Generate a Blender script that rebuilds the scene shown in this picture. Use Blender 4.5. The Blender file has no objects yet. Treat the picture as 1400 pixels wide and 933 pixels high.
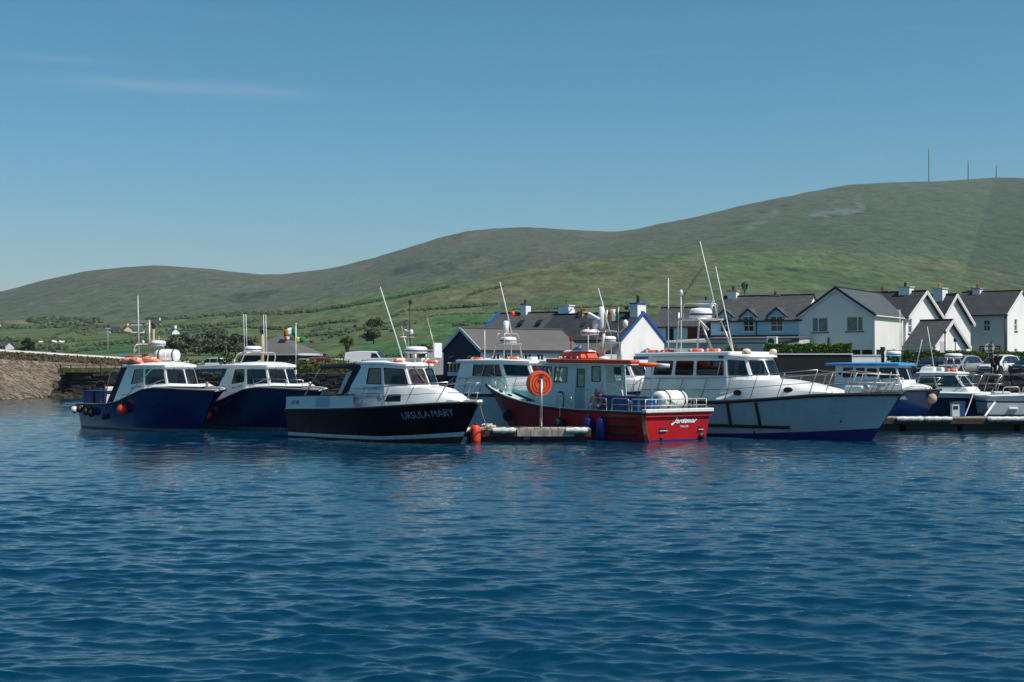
import bpy, bmesh, math, random
import numpy as np
from mathutils import Vector, Matrix

random.seed(7)
rng = np.random.default_rng(11)
SC = bpy.context.scene
COL = SC.collection
R = math.radians
F, CAMH, HOR = 1944.0, 3.0, 500.0          # focal length in photo pixels, eye height, horizon row

# ------------------------------------------------------------------ camera
cam = bpy.data.cameras.new('camera'); camo = bpy.data.objects.new('camera', cam)
COL.objects.link(camo); SC.camera = camo
cam.sensor_width = 36; cam.lens = F * 36 / 1400
cam.clip_start = 0.3; cam.clip_end = 20000
camo.location = (0, 0, CAMH); camo.rotation_euler = (R(90) + math.atan(33.5 / F), 0, 0)

# ------------------------------------------------------------------ sky, sun, exposure
SUN_EL, SUN_AZ = R(55), R(30)               # azimuth: from +X turning towards the viewer
sund = Vector((math.cos(SUN_EL) * math.cos(SUN_AZ), -math.cos(SUN_EL) * math.sin(SUN_AZ), math.sin(SUN_EL)))
W = bpy.data.worlds.new('World'); SC.world = W; W.use_nodes = True
nt = W.node_tree; nt.nodes.clear()
def N(tree, t, **k):
    n = tree.nodes.new(t)
    for a, b in k.items():
        if a.startswith('i_'):
            n.inputs[a[2:].replace('_', ' ')].default_value = b
        else: setattr(n, a, b)
    return n
sky = N(nt, 'ShaderNodeTexSky', sky_type='NISHITA', sun_disc=False, sun_elevation=SUN_EL,
        sun_rotation=math.atan2(sund.x, sund.y), altitude=0, air_density=1.0, dust_density=0.8, ozone_density=10.0)
# colour grade of the whole sky, channel by channel: k * (sky / 10) ** g
sep = N(nt, 'ShaderNodeSeparateColor'); com = N(nt, 'ShaderNodeCombineColor')
nt.links.new(sky.outputs[0], sep.inputs[0])
for ch, (kk, gg) in enumerate(((2.95, 1.8), (1.24, 1.14), (1.07, 1.26))):
    m1 = N(nt, 'ShaderNodeMath', operation='MULTIPLY'); m1.inputs[1].default_value = .1
    m2 = N(nt, 'ShaderNodeMath', operation='POWER'); m2.inputs[1].default_value = gg
    m3 = N(nt, 'ShaderNodeMath', operation='MULTIPLY'); m3.inputs[1].default_value = kk * 10
    nt.links.new(sep.outputs[ch], m1.inputs[0]); nt.links.new(m1.outputs[0], m2.inputs[0]); nt.links.new(m2.outputs[0], m3.inputs[0]); nt.links.new(m3.outputs[0], com.inputs[ch])
# thin streaks of high cloud
tc = N(nt, 'ShaderNodeTexCoord')
mp = N(nt, 'ShaderNodeMapping'); mp.inputs['Scale'].default_value = (9, 9, 95); mp.inputs['Rotation'].default_value = (0, R(2.5), 0)
cn = N(nt, 'ShaderNodeTexNoise'); cn.inputs['Scale'].default_value = 1.0; cn.inputs['Detail'].default_value = 6; cn.inputs['Distortion'].default_value = .6
cr = N(nt, 'ShaderNodeMapRange'); cr.inputs['From Min'].default_value = .60; cr.inputs['From Max'].default_value = .80
cr.inputs['To Max'].default_value = .04; cr.clamp = True
cm = N(nt, 'ShaderNodeMix', data_type='RGBA'); cm.inputs[7].default_value = (5.2, 5.6, 6.0, 1)
bg = N(nt, 'ShaderNodeBackground'); bg.inputs['Strength'].default_value = 0.1
out = N(nt, 'ShaderNodeOutputWorld')
L = nt.links.new
L(tc.outputs['Generated'], mp.inputs[0]); L(mp.outputs[0], cn.inputs['Vector']); L(cn.outputs[0], cr.inputs[0])
L(cr.outputs[0], cm.inputs[0]); L(com.outputs[0], cm.inputs[6])
# one fine streak of cirrus low in the sky
sx = N(nt, 'ShaderNodeSeparateXYZ'); L(tc.outputs['Generated'], sx.inputs[0])
def M(op, a, b=None, c=None):
    n = N(nt, 'ShaderNodeMath', operation=op)
    for i, q in enumerate((a, b, c)):
        if q is None: continue
        if isinstance(q, (int, float)): n.inputs[i].default_value = q
        else: L(q, n.inputs[i])
    return n.outputs[0]
sa = M('DIVIDE', sx.outputs[0], sx.outputs[1]); sb0 = M('DIVIDE', sx.outputs[2], sx.outputs[1])
mp2 = N(nt, 'ShaderNodeMapping'); mp2.inputs['Scale'].default_value = (22, 22, 150); wn = N(nt, 'ShaderNodeTexNoise'); wn.inputs['Detail'].default_value = 5; wn.inputs['Scale'].default_value = 1
L(tc.outputs['Generated'], mp2.inputs[0]); L(mp2.outputs[0], wn.inputs['Vector'])
wisp = None
for ca, cb, wa_, wb_, st in ((-.235, .1965, .085, .0045, .17), (-.33, .217, .05, .003, .09)):
    da = M('DIVIDE', M('ADD', sa, -ca), wa_); db = M('DIVIDE', M('ADD', M('MULTIPLY_ADD', sa, .055, sb0), -cb - .055 * ca), wb_)
    e_ = M('MULTIPLY', M('EXPONENT', M('MULTIPLY', M('ADD', M('POWER', M('ABSOLUTE', da), 2), M('POWER', M('ABSOLUTE', db), 2)), -1)), st)
    e_ = M('MULTIPLY', e_, M('MULTIPLY_ADD', wn.outputs[0], 1.6, .2)); front = M('GREATER_THAN', sx.outputs[1], 0); e_ = M('MULTIPLY', e_, front)
    wisp = e_ if wisp is None else M('ADD', wisp, e_)
cw = N(nt, 'ShaderNodeMix', data_type='RGBA'); cw.inputs[7].default_value = (5.2, 5.6, 6.0, 1)
L(wisp, cw.inputs[0]); L(cm.outputs[2], cw.inputs[6]); L(cw.outputs[2], bg.inputs[0]); L(bg.outputs[0], out.inputs[0])

sl = bpy.data.lights.new('sun', 'SUN'); so = bpy.data.objects.new('sun', sl); COL.objects.link(so)
sl.energy = 4.6; sl.angle = R(.53); sl.color = (1, .95, .87)
so.rotation_euler = sund.to_track_quat('Z', 'Y').to_euler(); so.location = (60, -30, 90)
vs = SC.view_settings
vs.view_transform = 'Standard'; vs.look = 'None'; vs.exposure = 0.12; vs.gamma = 1
SC.cycles.use_denoising = True; SC.cycles.caustics_reflective = False; SC.cycles.caustics_refractive = False
SC.cycles.max_bounces = 8; SC.cycles.transparent_max_bounces = 16

# ------------------------------------------------------------------ helpers
def at(px, py, d):
    """point at perpendicular distance d seen at photo pixel px,py"""
    return Vector(((px - 700) / F * d, d, CAMH - (py - HOR) / F * d))
def ax(px, d): return (px - 700) / F * d
def az(py, d): return CAMH - (py - HOR) / F * d

MATS = {}
def mat(name, col, rough=.6, metal=0, var=.0, vscale=3, bump=0, bscale=20, coat=0, spec=.5, dirt=None, dscale=1.2, dmin=.55, stretch=(1, 1, 1), transm=0):
    if name in MATS: return MATS[name]
    m = bpy.data.materials.new(name); m.use_nodes = True; t = m.node_tree; b = t.nodes['Principled BSDF']
    b.inputs['Base Color'].default_value = (*col, 1); b.inputs['Roughness'].default_value = rough; b.inputs['Metallic'].default_value = metal
    b.inputs['Coat Weight'].default_value = coat; b.inputs['Specular IOR Level'].default_value = spec
    b.inputs['Coat Roughness'].default_value = .12
    tc = N(t, 'ShaderNodeTexCoord'); mpn = N(t, 'ShaderNodeMapping'); mpn.inputs['Scale'].default_value = stretch
    t.links.new(tc.outputs['Object'], mpn.inputs[0])
    src = None
    if var:
        n = N(t, 'ShaderNodeTexNoise'); n.inputs['Scale'].default_value = vscale; n.inputs['Detail'].default_value = 6
        t.links.new(mpn.outputs[0], n.inputs['Vector'])
        r = N(t, 'ShaderNodeValToRGB')
        r.color_ramp.elements[0].position = .3; r.color_ramp.elements[1].position = .72
        r.color_ramp.elements[0].color = (*[c * (1 - var) for c in col], 1); r.color_ramp.elements[1].color = (*[min(1, c * (1 + var)) for c in col], 1)
        t.links.new(n.outputs[0], r.inputs[0]); src = r.outputs[0]
        rr = N(t, 'ShaderNodeMapRange'); rr.inputs['To Min'].default_value = max(.02, rough - .08); rr.inputs['To Max'].default_value = min(1, rough + .12)
        t.links.new(n.outputs[0], rr.inputs[0]); t.links.new(rr.outputs[0], b.inputs['Roughness'])
    if dirt:
        n2 = N(t, 'ShaderNodeTexNoise'); n2.inputs['Scale'].default_value = dscale; n2.inputs['Detail'].default_value = 8; n2.inputs['Roughness'].default_value = .65
        mp2 = N(t, 'ShaderNodeMapping'); mp2.inputs['Scale'].default_value = (1.6, 1.6, .45); mp2.inputs['Location'].default_value = (3.1, 7.7, 1.3)
        t.links.new(tc.outputs['Object'], mp2.inputs[0]); t.links.new(mp2.outputs[0], n2.inputs['Vector'])
        mr = N(t, 'ShaderNodeMapRange'); mr.inputs['From Min'].default_value = dmin; mr.inputs['From Max'].default_value = dmin + .25; mr.inputs['To Max'].default_value = .7
        t.links.new(n2.outputs[0], mr.inputs[0])
        mx = N(t, 'ShaderNodeMix', data_type='RGBA'); mx.inputs[6].default_value = (*col, 1); mx.inputs[7].default_value = (*dirt, 1)
        if src: t.links.new(src, mx.inputs[6])
        t.links.new(mr.outputs[0], mx.inputs[0]); src = mx.outputs[2]
    if src: t.links.new(src, b.inputs['Base Color'])
    if bump:
        n3 = N(t, 'ShaderNodeTexNoise'); n3.inputs['Scale'].default_value = bscale; n3.inputs['Detail'].default_value = 5
        t.links.new(mpn.outputs[0], n3.inputs['Vector'])
        bp = N(t, 'ShaderNodeBump'); bp.inputs['Strength'].default_value = bump; bp.inputs['Distance'].default_value = .05
        t.links.new(n3.outputs[0], bp.inputs['Height']); t.links.new(bp.outputs[0], b.inputs['Normal'])
    MATS[name] = m
    return m

def glassmat(name, tint, gloss=.05):
    if name in MATS: return MATS[name]
    m = bpy.data.materials.new(name); m.use_nodes = True; t = m.node_tree; t.nodes.clear()
    o = N(t, 'ShaderNodeOutputMaterial'); tr = N(t, 'ShaderNodeBsdfTransparent'); gl = N(t, 'ShaderNodeBsdfGlossy')
    tr.inputs[0].default_value = (*tint, 1); gl.inputs['Roughness'].default_value = .03; gl.inputs[0].default_value = (.9, .95, 1, 1)
    lw = N(t, 'ShaderNodeLayerWeight'); lw.inputs[0].default_value = .5; pw = N(t, 'ShaderNodeMath', operation='POWER'); pw.inputs[1].default_value = 5
    ma = N(t, 'ShaderNodeMath', operation='MULTIPLY_ADD'); ma.inputs[1].default_value = .9; ma.inputs[2].default_value = gloss; mx = N(t, 'ShaderNodeMixShader')
    t.links.new(lw.outputs['Facing'], pw.inputs[0]); t.links.new(pw.outputs[0], ma.inputs[0])
    t.links.new(ma.outputs[0], mx.inputs[0]); t.links.new(tr.outputs[0], mx.inputs[1]); t.links.new(gl.outputs[0], mx.inputs[2]); t.links.new(mx.outputs[0], o.inputs[0])
    MATS[name] = m
    return m

class MB:
    """collects polygons, then becomes ONE mesh object"""
    def __init__(s): s.v = []; s.f = []; s.m = []; s.cur = 0
    def pt(s, p): s.v.append(tuple(p)); return len(s.v) - 1
    def face(s, *pts):
        s.f.append([s.pt(p) for p in pts]); s.m.append(s.cur)
    def grid(s, rows, close=False):
        idx = [[s.pt(p) for p in r] for r in rows]
        for i in range(len(idx) - 1):
            n = len(idx[i])
            for j in range(n if close else n - 1):
                k = (j + 1) % n
                s.f.append([idx[i][j], idx[i][k], idx[i + 1][k], idx[i + 1][j]]); s.m.append(s.cur)
        return idx
    def hexa(s, p):   # 8 points: bottom 4 ccw, top 4 ccw
        i = [s.pt(q) for q in p]
        for f in ((3, 2, 1, 0), (4, 5, 6, 7), (0, 1, 5, 4), (1, 2, 6, 5), (2, 3, 7, 6), (3, 0, 4, 7)):
            s.f.append([i[k] for k in f]); s.m.append(s.cur)
        return s
    def box(s, x0, x1, y0, y1, z0, z1):
        return s.hexa([(x0, y0, z0), (x1, y0, z0), (x1, y1, z0), (x0, y1, z0), (x0, y0, z1), (x1, y0, z1), (x1, y1, z1), (x0, y1, z1)])
    def bar(s, a, b, w, h=None, up=(0, 0, 1)):
        a, b = Vector(a), Vector(b); h = h or w; d = (b - a).normalized(); up = Vector(up)
        if abs(d.dot(up)) > .98: up = Vector((0, 1, 0)) if abs(d.y) < .9 else Vector((1, 0, 0))
        x = d.cross(up).normalized() * w / 2; y = x.cross(d).normalized() * h / 2
        return s.hexa([a - x - y, a + x - y, b + x - y, b - x - y, a - x + y, a + x + y, b + x + y, b - x + y])
    def tube(s, pts, r, n=6, r2=None, cap=True):
        pts = [Vector(p) for p in pts]; m = len(pts); rows = []; ref = None
        for i, p in enumerate(pts):
            d = (pts[min(i + 1, m - 1)] - pts[max(i - 1, 0)]).normalized()
            if ref is None: ref = Vector((0, 0, 1)) if abs(d.z) < .9 else Vector((1, 0, 0))
            x = d.cross(ref).normalized(); y = x.cross(d).normalized(); ref = y
            rr = r if r2 is None else r + (r2 - r) * i / max(1, m - 1)
            rows.append([p + (x * math.cos(2 * math.pi * k / n) + y * math.sin(2 * math.pi * k / n)) * rr for k in range(n)])
        idx = s.grid(rows, close=True)
        if cap:
            s.f.append(idx[0]); s.m.append(s.cur); s.f.append(idx[-1][::-1]); s.m.append(s.cur)
        return s
    def lathe(s, prof, c=(0, 0, 0), n=16, axis='z', ang=2 * math.pi):
        c = Vector(c); rows = []
        for r, h in prof:
            row = []
            for k in range(n):
                a = ang * k / n; u, w = r * math.cos(a), r * math.sin(a)
                row.append(c + (Vector((u, w, h)) if axis == 'z' else Vector((h, u, w)) if axis == 'x' else Vector((w, h, u))))
            rows.append(row)
        idx = s.grid(rows, close=True)
        s.f.append(idx[0][::-1]); s.m.append(s.cur); s.f.append(idx[-1]); s.m.append(s.cur)
        return s
    def prism(s, poly, z0, z1):
        n = len(poly); a = [s.pt((*p, z0)) for p in poly]; b = [s.pt((*p, z1)) for p in poly]
        s.f.append(a[::-1]); s.f.append(b); s.m += [s.cur] * 2
        for i in range(n):
            j = (i + 1) % n; s.f.append([a[i], a[j], b[j], b[i]]); s.m.append(s.cur)
        return s
    def extr(s, poly, vec):  # 3-D polygon swept along vec
        vec = Vector(vec); n = len(poly); a = [s.pt(p) for p in poly]; b = [s.pt(Vector(p) + vec) for p in poly]
        s.f.append(a); s.f.append(b[::-1]); s.m += [s.cur] * 2
        for i in range(n):
            j = (i + 1) % n; s.f.append([a[j], a[i], b[i], b[j]]); s.m.append(s.cur)
        return s
    def mesh(s, name, mats, smooth=False):
        me = bpy.data.meshes.new(name); me.from_pydata(s.v, [], s.f)
        for m in (mats if isinstance(mats, (list, tuple)) else [mats]): me.materials.append(m)
        if any(s.m): me.polygons.foreach_set('material_index', s.m)
        if smooth: me.polygons.foreach_set('use_smooth', [True] * len(me.polygons))
        return me
    def build(s, name, mats, parent=None, smooth=False, bevel=0, weld=False, auto=None, solid=0):
        me = s.mesh(name, mats, smooth)
        bm = bmesh.new(); bm.from_mesh(me)
        if weld: bmesh.ops.remove_doubles(bm, verts=bm.verts, dist=.0008)
        if not solid: bmesh.ops.recalc_face_normals(bm, faces=bm.faces)
        bm.to_mesh(me); bm.free()
        o = bpy.data.objects.new(name, me); COL.objects.link(o); o.parent = parent
        if solid:
            md = o.modifiers.new('solid', 'SOLIDIFY'); md.thickness = solid; md.offset = -1
        if bevel:
            md = o.modifiers.new('bevel', 'BEVEL'); md.width = bevel; md.segments = 2; md.limit_method = 'ANGLE'; md.angle_limit = R(35)
        if auto: me.set_sharp_from_angle(angle=R(auto))
        return o

def tag(o, label=None, cat=None, group=None, kind=None):
    if label: o['label'] = label
    if cat: o['category'] = cat
    if group: o['group'] = group
    if kind: o['kind'] = kind
    return o
def thing(name, label, cat, loc=(0, 0, 0), rz=0, group=None):
    o = bpy.data.objects.new(name, None); COL.objects.link(o); o.empty_display_size = .2
    o.location = loc; o.rotation_euler = (0, 0, rz)
    return tag(o, label, cat, group)
def link_mesh(name, me, parent=None, loc=(0, 0, 0), rot=(0, 0, 0), scale=(1, 1, 1)):
    o = bpy.data.objects.new(name, me); COL.objects.link(o); o.parent = parent
    o.location = loc; o.rotation_euler = rot; o.scale = scale
    return o

def text_mesh(body, size=1.0, shear=0, bold=0, ext=0.004):
    c = bpy.data.curves.new('lettering', 'FONT'); c.body = body; c.size = size; c.shear = shear; c.offset = bold; c.extrude = ext
    c.align_x = 'LEFT'; c.resolution_u = 3
    o = bpy.data.objects.new('tmp', c); COL.objects.link(o); bpy.context.view_layer.update()
    me = bpy.data.meshes.new_from_object(o.evaluated_get(bpy.context.evaluated_depsgraph_get()))
    bpy.data.objects.remove(o); bpy.data.curves.remove(c)
    return me

# value noise (numpy) for terrain and water
def vnoise(x, y, seed=0):
    xi = np.floor(x).astype(np.int64); yi = np.floor(y).astype(np.int64); fx = x - xi; fy = y - yi
    fx = fx * fx * (3 - 2 * fx); fy = fy * fy * (3 - 2 * fy)
    def h(a, b):
        n = (a * 374761393 + b * 668265263 + seed * 1442695041) & 0x7fffffff
        n = ((n ^ (n >> 13)) * 1274126177) & 0x7fffffff
        return ((n ^ (n >> 16)) & 0xffff) / 65535.0
    return (h(xi, yi) * (1 - fx) + h(xi + 1, yi) * fx) * (1 - fy) + (h(xi, yi + 1) * (1 - fx) + h(xi + 1, yi + 1) * fx) * fy
def fbm(x, y, o=4, seed=0):
    t = 0; a = 1; s = 0
    for k in range(o):
        t = t + a * (vnoise(x, y, seed + k * 17) - .5); s += a; a *= .5; x = x * 2.03 + 5.1; y = y * 2.03 + 3.7
    return t / s * 2

def grid_object(name, X, Y, Z, m, smooth=True, colattr=None):
    r, c = X.shape
    v = np.stack([X, Y, Z], -1).reshape(-1, 3)
    i = (np.arange(r - 1)[:, None] * c + np.arange(c - 1)[None, :]).reshape(-1)
    q = np.stack([i, i + 1, i + c + 1, i + c], -1).astype(np.int32)
    me = bpy.data.meshes.new(name); me.vertices.add(len(v)); me.vertices.foreach_set('co', v.astype(np.float32).ravel())
    me.loops.add(q.size); me.loops.foreach_set('vertex_index', q.ravel())
    me.polygons.add(len(q)); me.polygons.foreach_set('loop_start', np.arange(0, q.size, 4, dtype=np.int32))
    me.update(calc_edges=True); me.materials.append(m)
    if smooth: me.polygons.foreach_set('use_smooth', np.ones(len(q), bool))
    if colattr is not None:
        a = me.attributes.new('ground', 'FLOAT_COLOR', 'POINT')
        cc = np.concatenate([colattr.reshape(-1, 3), np.ones((r * c, 1))], 1).astype(np.float32); a.data.foreach_set('color', cc.ravel())
    o = bpy.data.objects.new(name, me); COL.objects.link(o)
    return o

# ------------------------------------------------------------------ terrain
SKYL = np.array([(-1500, 470), (-700, 455), (-300, 437), (-120, 420), (0, 402), (60, 384), (130, 370.5), (200, 363.5), (270, 364.5), (330, 372), (385, 375), (440, 367.5),
                 (500, 354), (560, 337), (620, 320.5), (680, 312.5), (740, 313), (800, 316.5), (850, 316.5), (920, 303), (1000, 284), (1080, 268), (1160, 254.5),
                 (1230, 247), (1300, 244), (1360, 243), (1420, 245), (1600, 262), (2000, 320), (3000, 400)], float)
SHLD = np.array([(-1500, 470), (-300, 450), (0, 441), (120, 440), (220, 437), (330, 427), (420, 415), (500, 403), (600, 388), (690, 374), (770, 361), (850, 352), (950, 345), (1080, 341),
                 (1200, 346), (1300, 356), (1420, 372), (2000, 420), (3000, 440)], float)
def prof(tab, u):
    ys = np.interp(u, tab[:, 0], tab[:, 1]); e = 0
    for k in (-24, -12, 0, 12, 24): e = e + np.interp(u + k, tab[:, 0], tab[:, 1])
    return HOR - e / 5
D0, D1, D2, D3 = 205.0, 900.0, 1120.0, 2600.0
def elev(u, d):
    """height above the eye level in photo pixels of the bare ground, column u, distance d"""
    eS, eH = prof(SHLD, u), prof(SKYL, u)
    eD = eS - 5 - 5 * np.clip((u - 250) / 300, 0, 1) * np.clip((1150 - u) / 200, 0, 1)
    near = (2.35 - CAMH) * F / d
    s = np.clip((d - 150) / (D0 - 150), 0, 1); e0 = near * (1 - s) + 9 * s
    s = np.clip((d - D0) / (D1 - D0), 0, 1); e = e0 + (eS - 9) * s ** .8 * (d > D0)
    s = np.clip((d - D1) / (D2 - D1), 0, 1); e = np.where(d > D1, eS + (eD - eS) * s, e)
    s = np.clip((d - D2) / (D3 - D2), 0, 1); e = np.where(d > D2, eD + (eH - eD) * np.sin(s * math.pi / 2) ** .95, e)
    return np.where(d > D3, eH - (d - D3) * .05, e)
def ground_d(u, y):
    lo, hi = D0, D1
    for _ in range(40):
        m = (lo + hi) / 2
        if float(elev(np.array(float(u)), np.array(m))) < HOR - y: lo = m
        else: hi = m
    return lo
def ground_z(u, d): return float(CAMH + elev(np.array(float(u)), np.array(float(d))) * d / F)

us = np.concatenate([np.arange(-1400, -80, 30), np.arange(-80, 1482, 2.0), np.arange(1490, 2800, 30)])
ds = np.concatenate([np.array([133.5, 136, 140, 150, 165, 180, 195]), np.linspace(D0, D1, 120), np.linspace(D1 + 15, D2, 12),
                     D2 + (D3 - D2) * np.linspace(0.01, 1, 120) ** 1.0, np.array([2650, 2750, 2900, 3200, 3600, 4200])])
UU, DD = np.meshgrid(us, ds)
EE = elev(UU, DD)
XX = (UU - 700) / F * DD; ZZ = CAMH + EE * DD / F
ZZ = np.where((UU < 90) & (DD < 162), np.minimum(ZZ, -.9), ZZ)
hillw = np.clip((DD - D2) / 500, 0, 1) * np.clip((D3 + 300 - DD) / 500, .15, 1)
ZZ = ZZ + hillw * (fbm(XX / 260, DD / 700, 5, 3) * 15 + fbm(XX / 55 + 2, DD / 260, 4, 9) * 3.0)
fieldw = np.clip((DD - D0) / 60, 0, 1) * np.clip((D1 - DD) / 200, .3, 1) * (DD < D2)
ZZ = ZZ + fieldw * fbm(XX / 45, DD / 60, 4, 5) * 1.0
PY = HOR - EE
def inpoly(poly):
    ins = np.zeros(UU.shape, bool); n = len(poly)
    ju = UU + fbm(XX / 20, DD / 30, 2, 31) * 3; jy = PY + fbm(XX / 25, DD / 25, 2, 41) * 1.2
    for i in range(n):
        x1, y1 = poly[i]; x2, y2 = poly[(i + 1) % n]
        ins ^= ((y1 > jy) != (y2 > jy)) & (ju < (x2 - x1) * (jy - y1) / (y2 - y1 + 1e-9) + x1)
    return ins
def linemask(pts, wpx):
    mk = np.zeros(UU.shape)
    for (x1, y1), (x2, y2) in zip(pts[:-1], pts[1:]):
        dx, dy = x2 - x1, y2 - y1; t = np.clip(((UU - x1) * dx + (PY - y1) * dy) / (dx * dx + dy * dy), 0, 1)
        mk = np.maximum(mk, np.clip(1.4 - np.hypot(UU - x1 - t * dx, PY - y1 - t * dy) / wpx, 0, 1))
    return mk
def mixc(c, col, k): return c * (1 - k[..., None]) + np.array(col) * k[..., None]
C_ = np.ones(UU.shape + (3,)) * np.array((.098, .120, .066))          # open hill heath
n1 = fbm(XX / 150, DD / 1100, 6, 21); n2 = fbm(XX / 34, DD / 320, 5, 22); n3 = fbm(XX / 420, DD / 1200, 3, 27)
C_ = mixc(C_, (.062, .088, .050), np.clip(n1 * 1.3 + .15, 0, .85))
C_ = mixc(C_, (.135, .128, .078), np.clip(n2 * 1.4 - .1, 0, .55))
C_ = mixc(C_, (.075, .115, .047), np.clip(n3 * 1.6, 0, .7) * np.clip((UU - 700) / 300, 0, 1))
top = np.clip((EE - prof(SKYL, UU) + 22) / 22, 0, 1) * (DD > D2)
C_ = mixc(C_, (.120, .108, .068), top * .55)
scrub = np.clip(fbm(XX / 45, DD / 240, 4, 33) * 2.6 - .75, 0, 1) * (DD > D2)
band = np.exp(-((PY - (402 - (UU - 360) * .13)) / 16) ** 2) * ((UU > 300) & (UU < 640)) + np.exp(-((PY - 408) / 9) ** 2) * (UU < 90) \
    + .5 * np.exp(-((PY - (330 - (UU - 900) * .12)) / 22) ** 2) * ((UU > 640) & (UU < 1110))
C_ = mixc(C_, (.028, .046, .034), np.clip(scrub * band * 1.6, 0, .85))
# lower slope: rough pasture
fl = (DD <= D2) & (DD >= D0 - 1)
P_ = np.ones(UU.shape + (3,)) * np.array((.094, .126, .048))
P_ = mixc(P_, (.138, .126, .066), np.clip(fbm(XX / 38, DD / 330, 5, 51) * 1.9, 0, .8))
P_ = mixc(P_, (.055, .090, .032), np.clip(fbm(XX / 14 + 9, DD / 140, 5, 52) * 1.9 - .05, 0, .7))
C_ = np.where(fl[..., None], P_, C_)
C_ = np.where(fl[..., None], mixc(C_, (.082, .108, .056), .5 * np.clip((UU - 820) / 200, 0, 1)), C_)
C_ = np.where((DD > D2)[..., None], mixc(C_, (.080, .118, .055), .35 * np.clip((UU - 900) / 300, 0, 1)), C_)
def paint(poly, col, k=.85, mot=.25):
    global C_
    mk = inpoly(poly) * np.clip(k + fbm(XX / 12, DD / 110, 4, 61) * mot, 0, 1); C_ = mixc(C_, col, mk)
GREEN = (.046, .128, .034)
paint([(415, 427), (500, 409), (560, 398.5), (590, 397), (560, 406), (520, 413), (470, 421), (430, 429)], (.040, .150, .036), 1.0, .1)
paint([(577, 445), (600, 433), (700, 429), (780, 428), (780, 441), (680, 442)], GREEN)
paint([(561, 459), (580, 446), (690, 443), (780, 442), (780, 458), (640, 462)], (.050, .134, .036))
paint([(484, 477), (510, 466), (612, 463), (700, 462), (690, 486), (480, 486)], GREEN)
paint([(100, 474), (160, 466), (240, 468), (200, 480), (110, 482)], (.048, .122, .038), .8)
paint([(80, 462), (180, 452), (200, 458), (110, 470)], (.085, .130, .044), .7)
paint([(200, 468), (330, 447), (380, 452), (300, 470)], (.090, .140, .046), .7)
paint([(560, 413), (620, 396), (700, 383), (770, 372), (790, 400), (700, 414)], (.132, .122, .058), .7, .5)
paint([(700, 384), (860, 362), (960, 356), (930, 405), (800, 410)], (.100, .118, .052), .6, .6)
paint([(0, 440), (40, 439), (36, 443), (0, 444)], (.20, .17, .09), .8)
paint([(990, 352), (1090, 350), (1250, 372), (1200, 392), (1010, 398), (965, 400)], (.082, .128, .044), .7, .4)
paint([(1046, 361), (1110, 366), (1230, 392), (1180, 402), (1100, 385)], (.052, .086, .034), .6, .3)
plant = inpoly([(1361, 244), (1330, 345), (1312, 388), (1420, 420), (1600, 430), (1600, 240)])
C_ = mixc(C_, (.045, .072, .036), plant * .55)
for pts, w, col, k in ([(933, 408), (960, 367), (985, 352)], 1.8, (.045, .065, .03), .8), ([(1046, 362), (1104, 373), (1175, 393)], 1.7, (.04, .06, .03), .8), \
        ([(1313, 358), (1400, 377)], 1.6, (.035, .06, .03), .7), ([(555, 405), (620, 391), (690, 378), (770, 366), (850, 356)], 1.3, (.16, .14, .085), .55), \
        ([(1010, 345), (1045, 342), (1078, 341)], 1.8, (.04, .055, .03), .8), ([(700, 378), (760, 372), (850, 369), (940, 373)], 1.2, (.05, .08, .03), .6), \
        ([(1130, 300), (1250, 320), (1330, 340)], 1.2, (.06, .085, .04), .5):
    C_ = mixc(C_, col, linemask(pts, w) * k * np.clip(.8 + fbm(XX / 18, DD / 25, 3, 71), 0, 1))
rk = np.clip(fbm(XX / 14, DD / 60, 4, 81) * 3 + .35, 0, 1)
C_ = mixc(C_, (.20, .20, .175), np.clip(linemask([(1114, 288), (1145, 276), (1155, 281), (1176, 274)], 7) * rk, 0, .85))
C_ = mixc(C_, (.030, .042, .03), np.clip(linemask([(1112, 292), (1150, 285), (1178, 279)], 4) * np.clip(fbm(XX / 11, DD / 40, 3, 83) * 3 - .3, 0, 1), 0, .8))
C_ = mixc(C_, (.18, .18, .15), np.clip(linemask([(1018, 307), (1046, 291), (1062, 284)], 4) * (rk * .6 + .3), 0, .7))
C_ = mixc(C_, (.04, .055, .04), np.clip(linemask([(965, 318), (1000, 300), (1080, 274)], 4) * scrub * 2, 0, .7))
nearg = DD < D0
C_ = np.where(nearg[..., None], np.array((.085, .115, .045)), C_)
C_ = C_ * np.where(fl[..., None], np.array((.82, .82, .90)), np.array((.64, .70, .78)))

gm = bpy.data.materials.new('hill_ground'); gm.use_nodes = True; t = gm.node_tree; b = t.nodes['Principled BSDF']; b.inputs['Roughness'].default_value = .95
b.inputs['Specular IOR Level'].default_value = .15
at_ = N(t, 'ShaderNodeAttribute', attribute_name='ground'); tcg = N(t, 'ShaderNodeTexCoord')
mg = N(t, 'ShaderNodeMapping'); mg.inputs['Scale'].default_value = (.10, .008, .20)
ng = N(t, 'ShaderNodeTexNoise'); ng.inputs['Scale'].default_value = 1; ng.inputs['Detail'].default_value = 9; ng.inputs['Roughness'].default_value = .68
rg = N(t, 'ShaderNodeMapRange'); rg.inputs['From Min'].default_value = .32; rg.inputs['From Max'].default_value = .68; rg.inputs['To Min'].default_value = .56; rg.inputs['To Max'].default_value = 1.44
mm = N(t, 'ShaderNodeMix', data_type='RGBA', blend_type='MULTIPLY'); mm.inputs[0].default_value = 1
t.links.new(tcg.outputs['Object'], mg.inputs[0]); t.links.new(mg.outputs[0], ng.inputs['Vector']); t.links.new(ng.outputs[0], rg.inputs[0])
t.links.new(at_.outputs['Color'], mm.inputs[6]); t.links.new(rg.outputs[0], mm.inputs[7]); t.links.new(mm.outputs[2], b.inputs['Base Color'])
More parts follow.
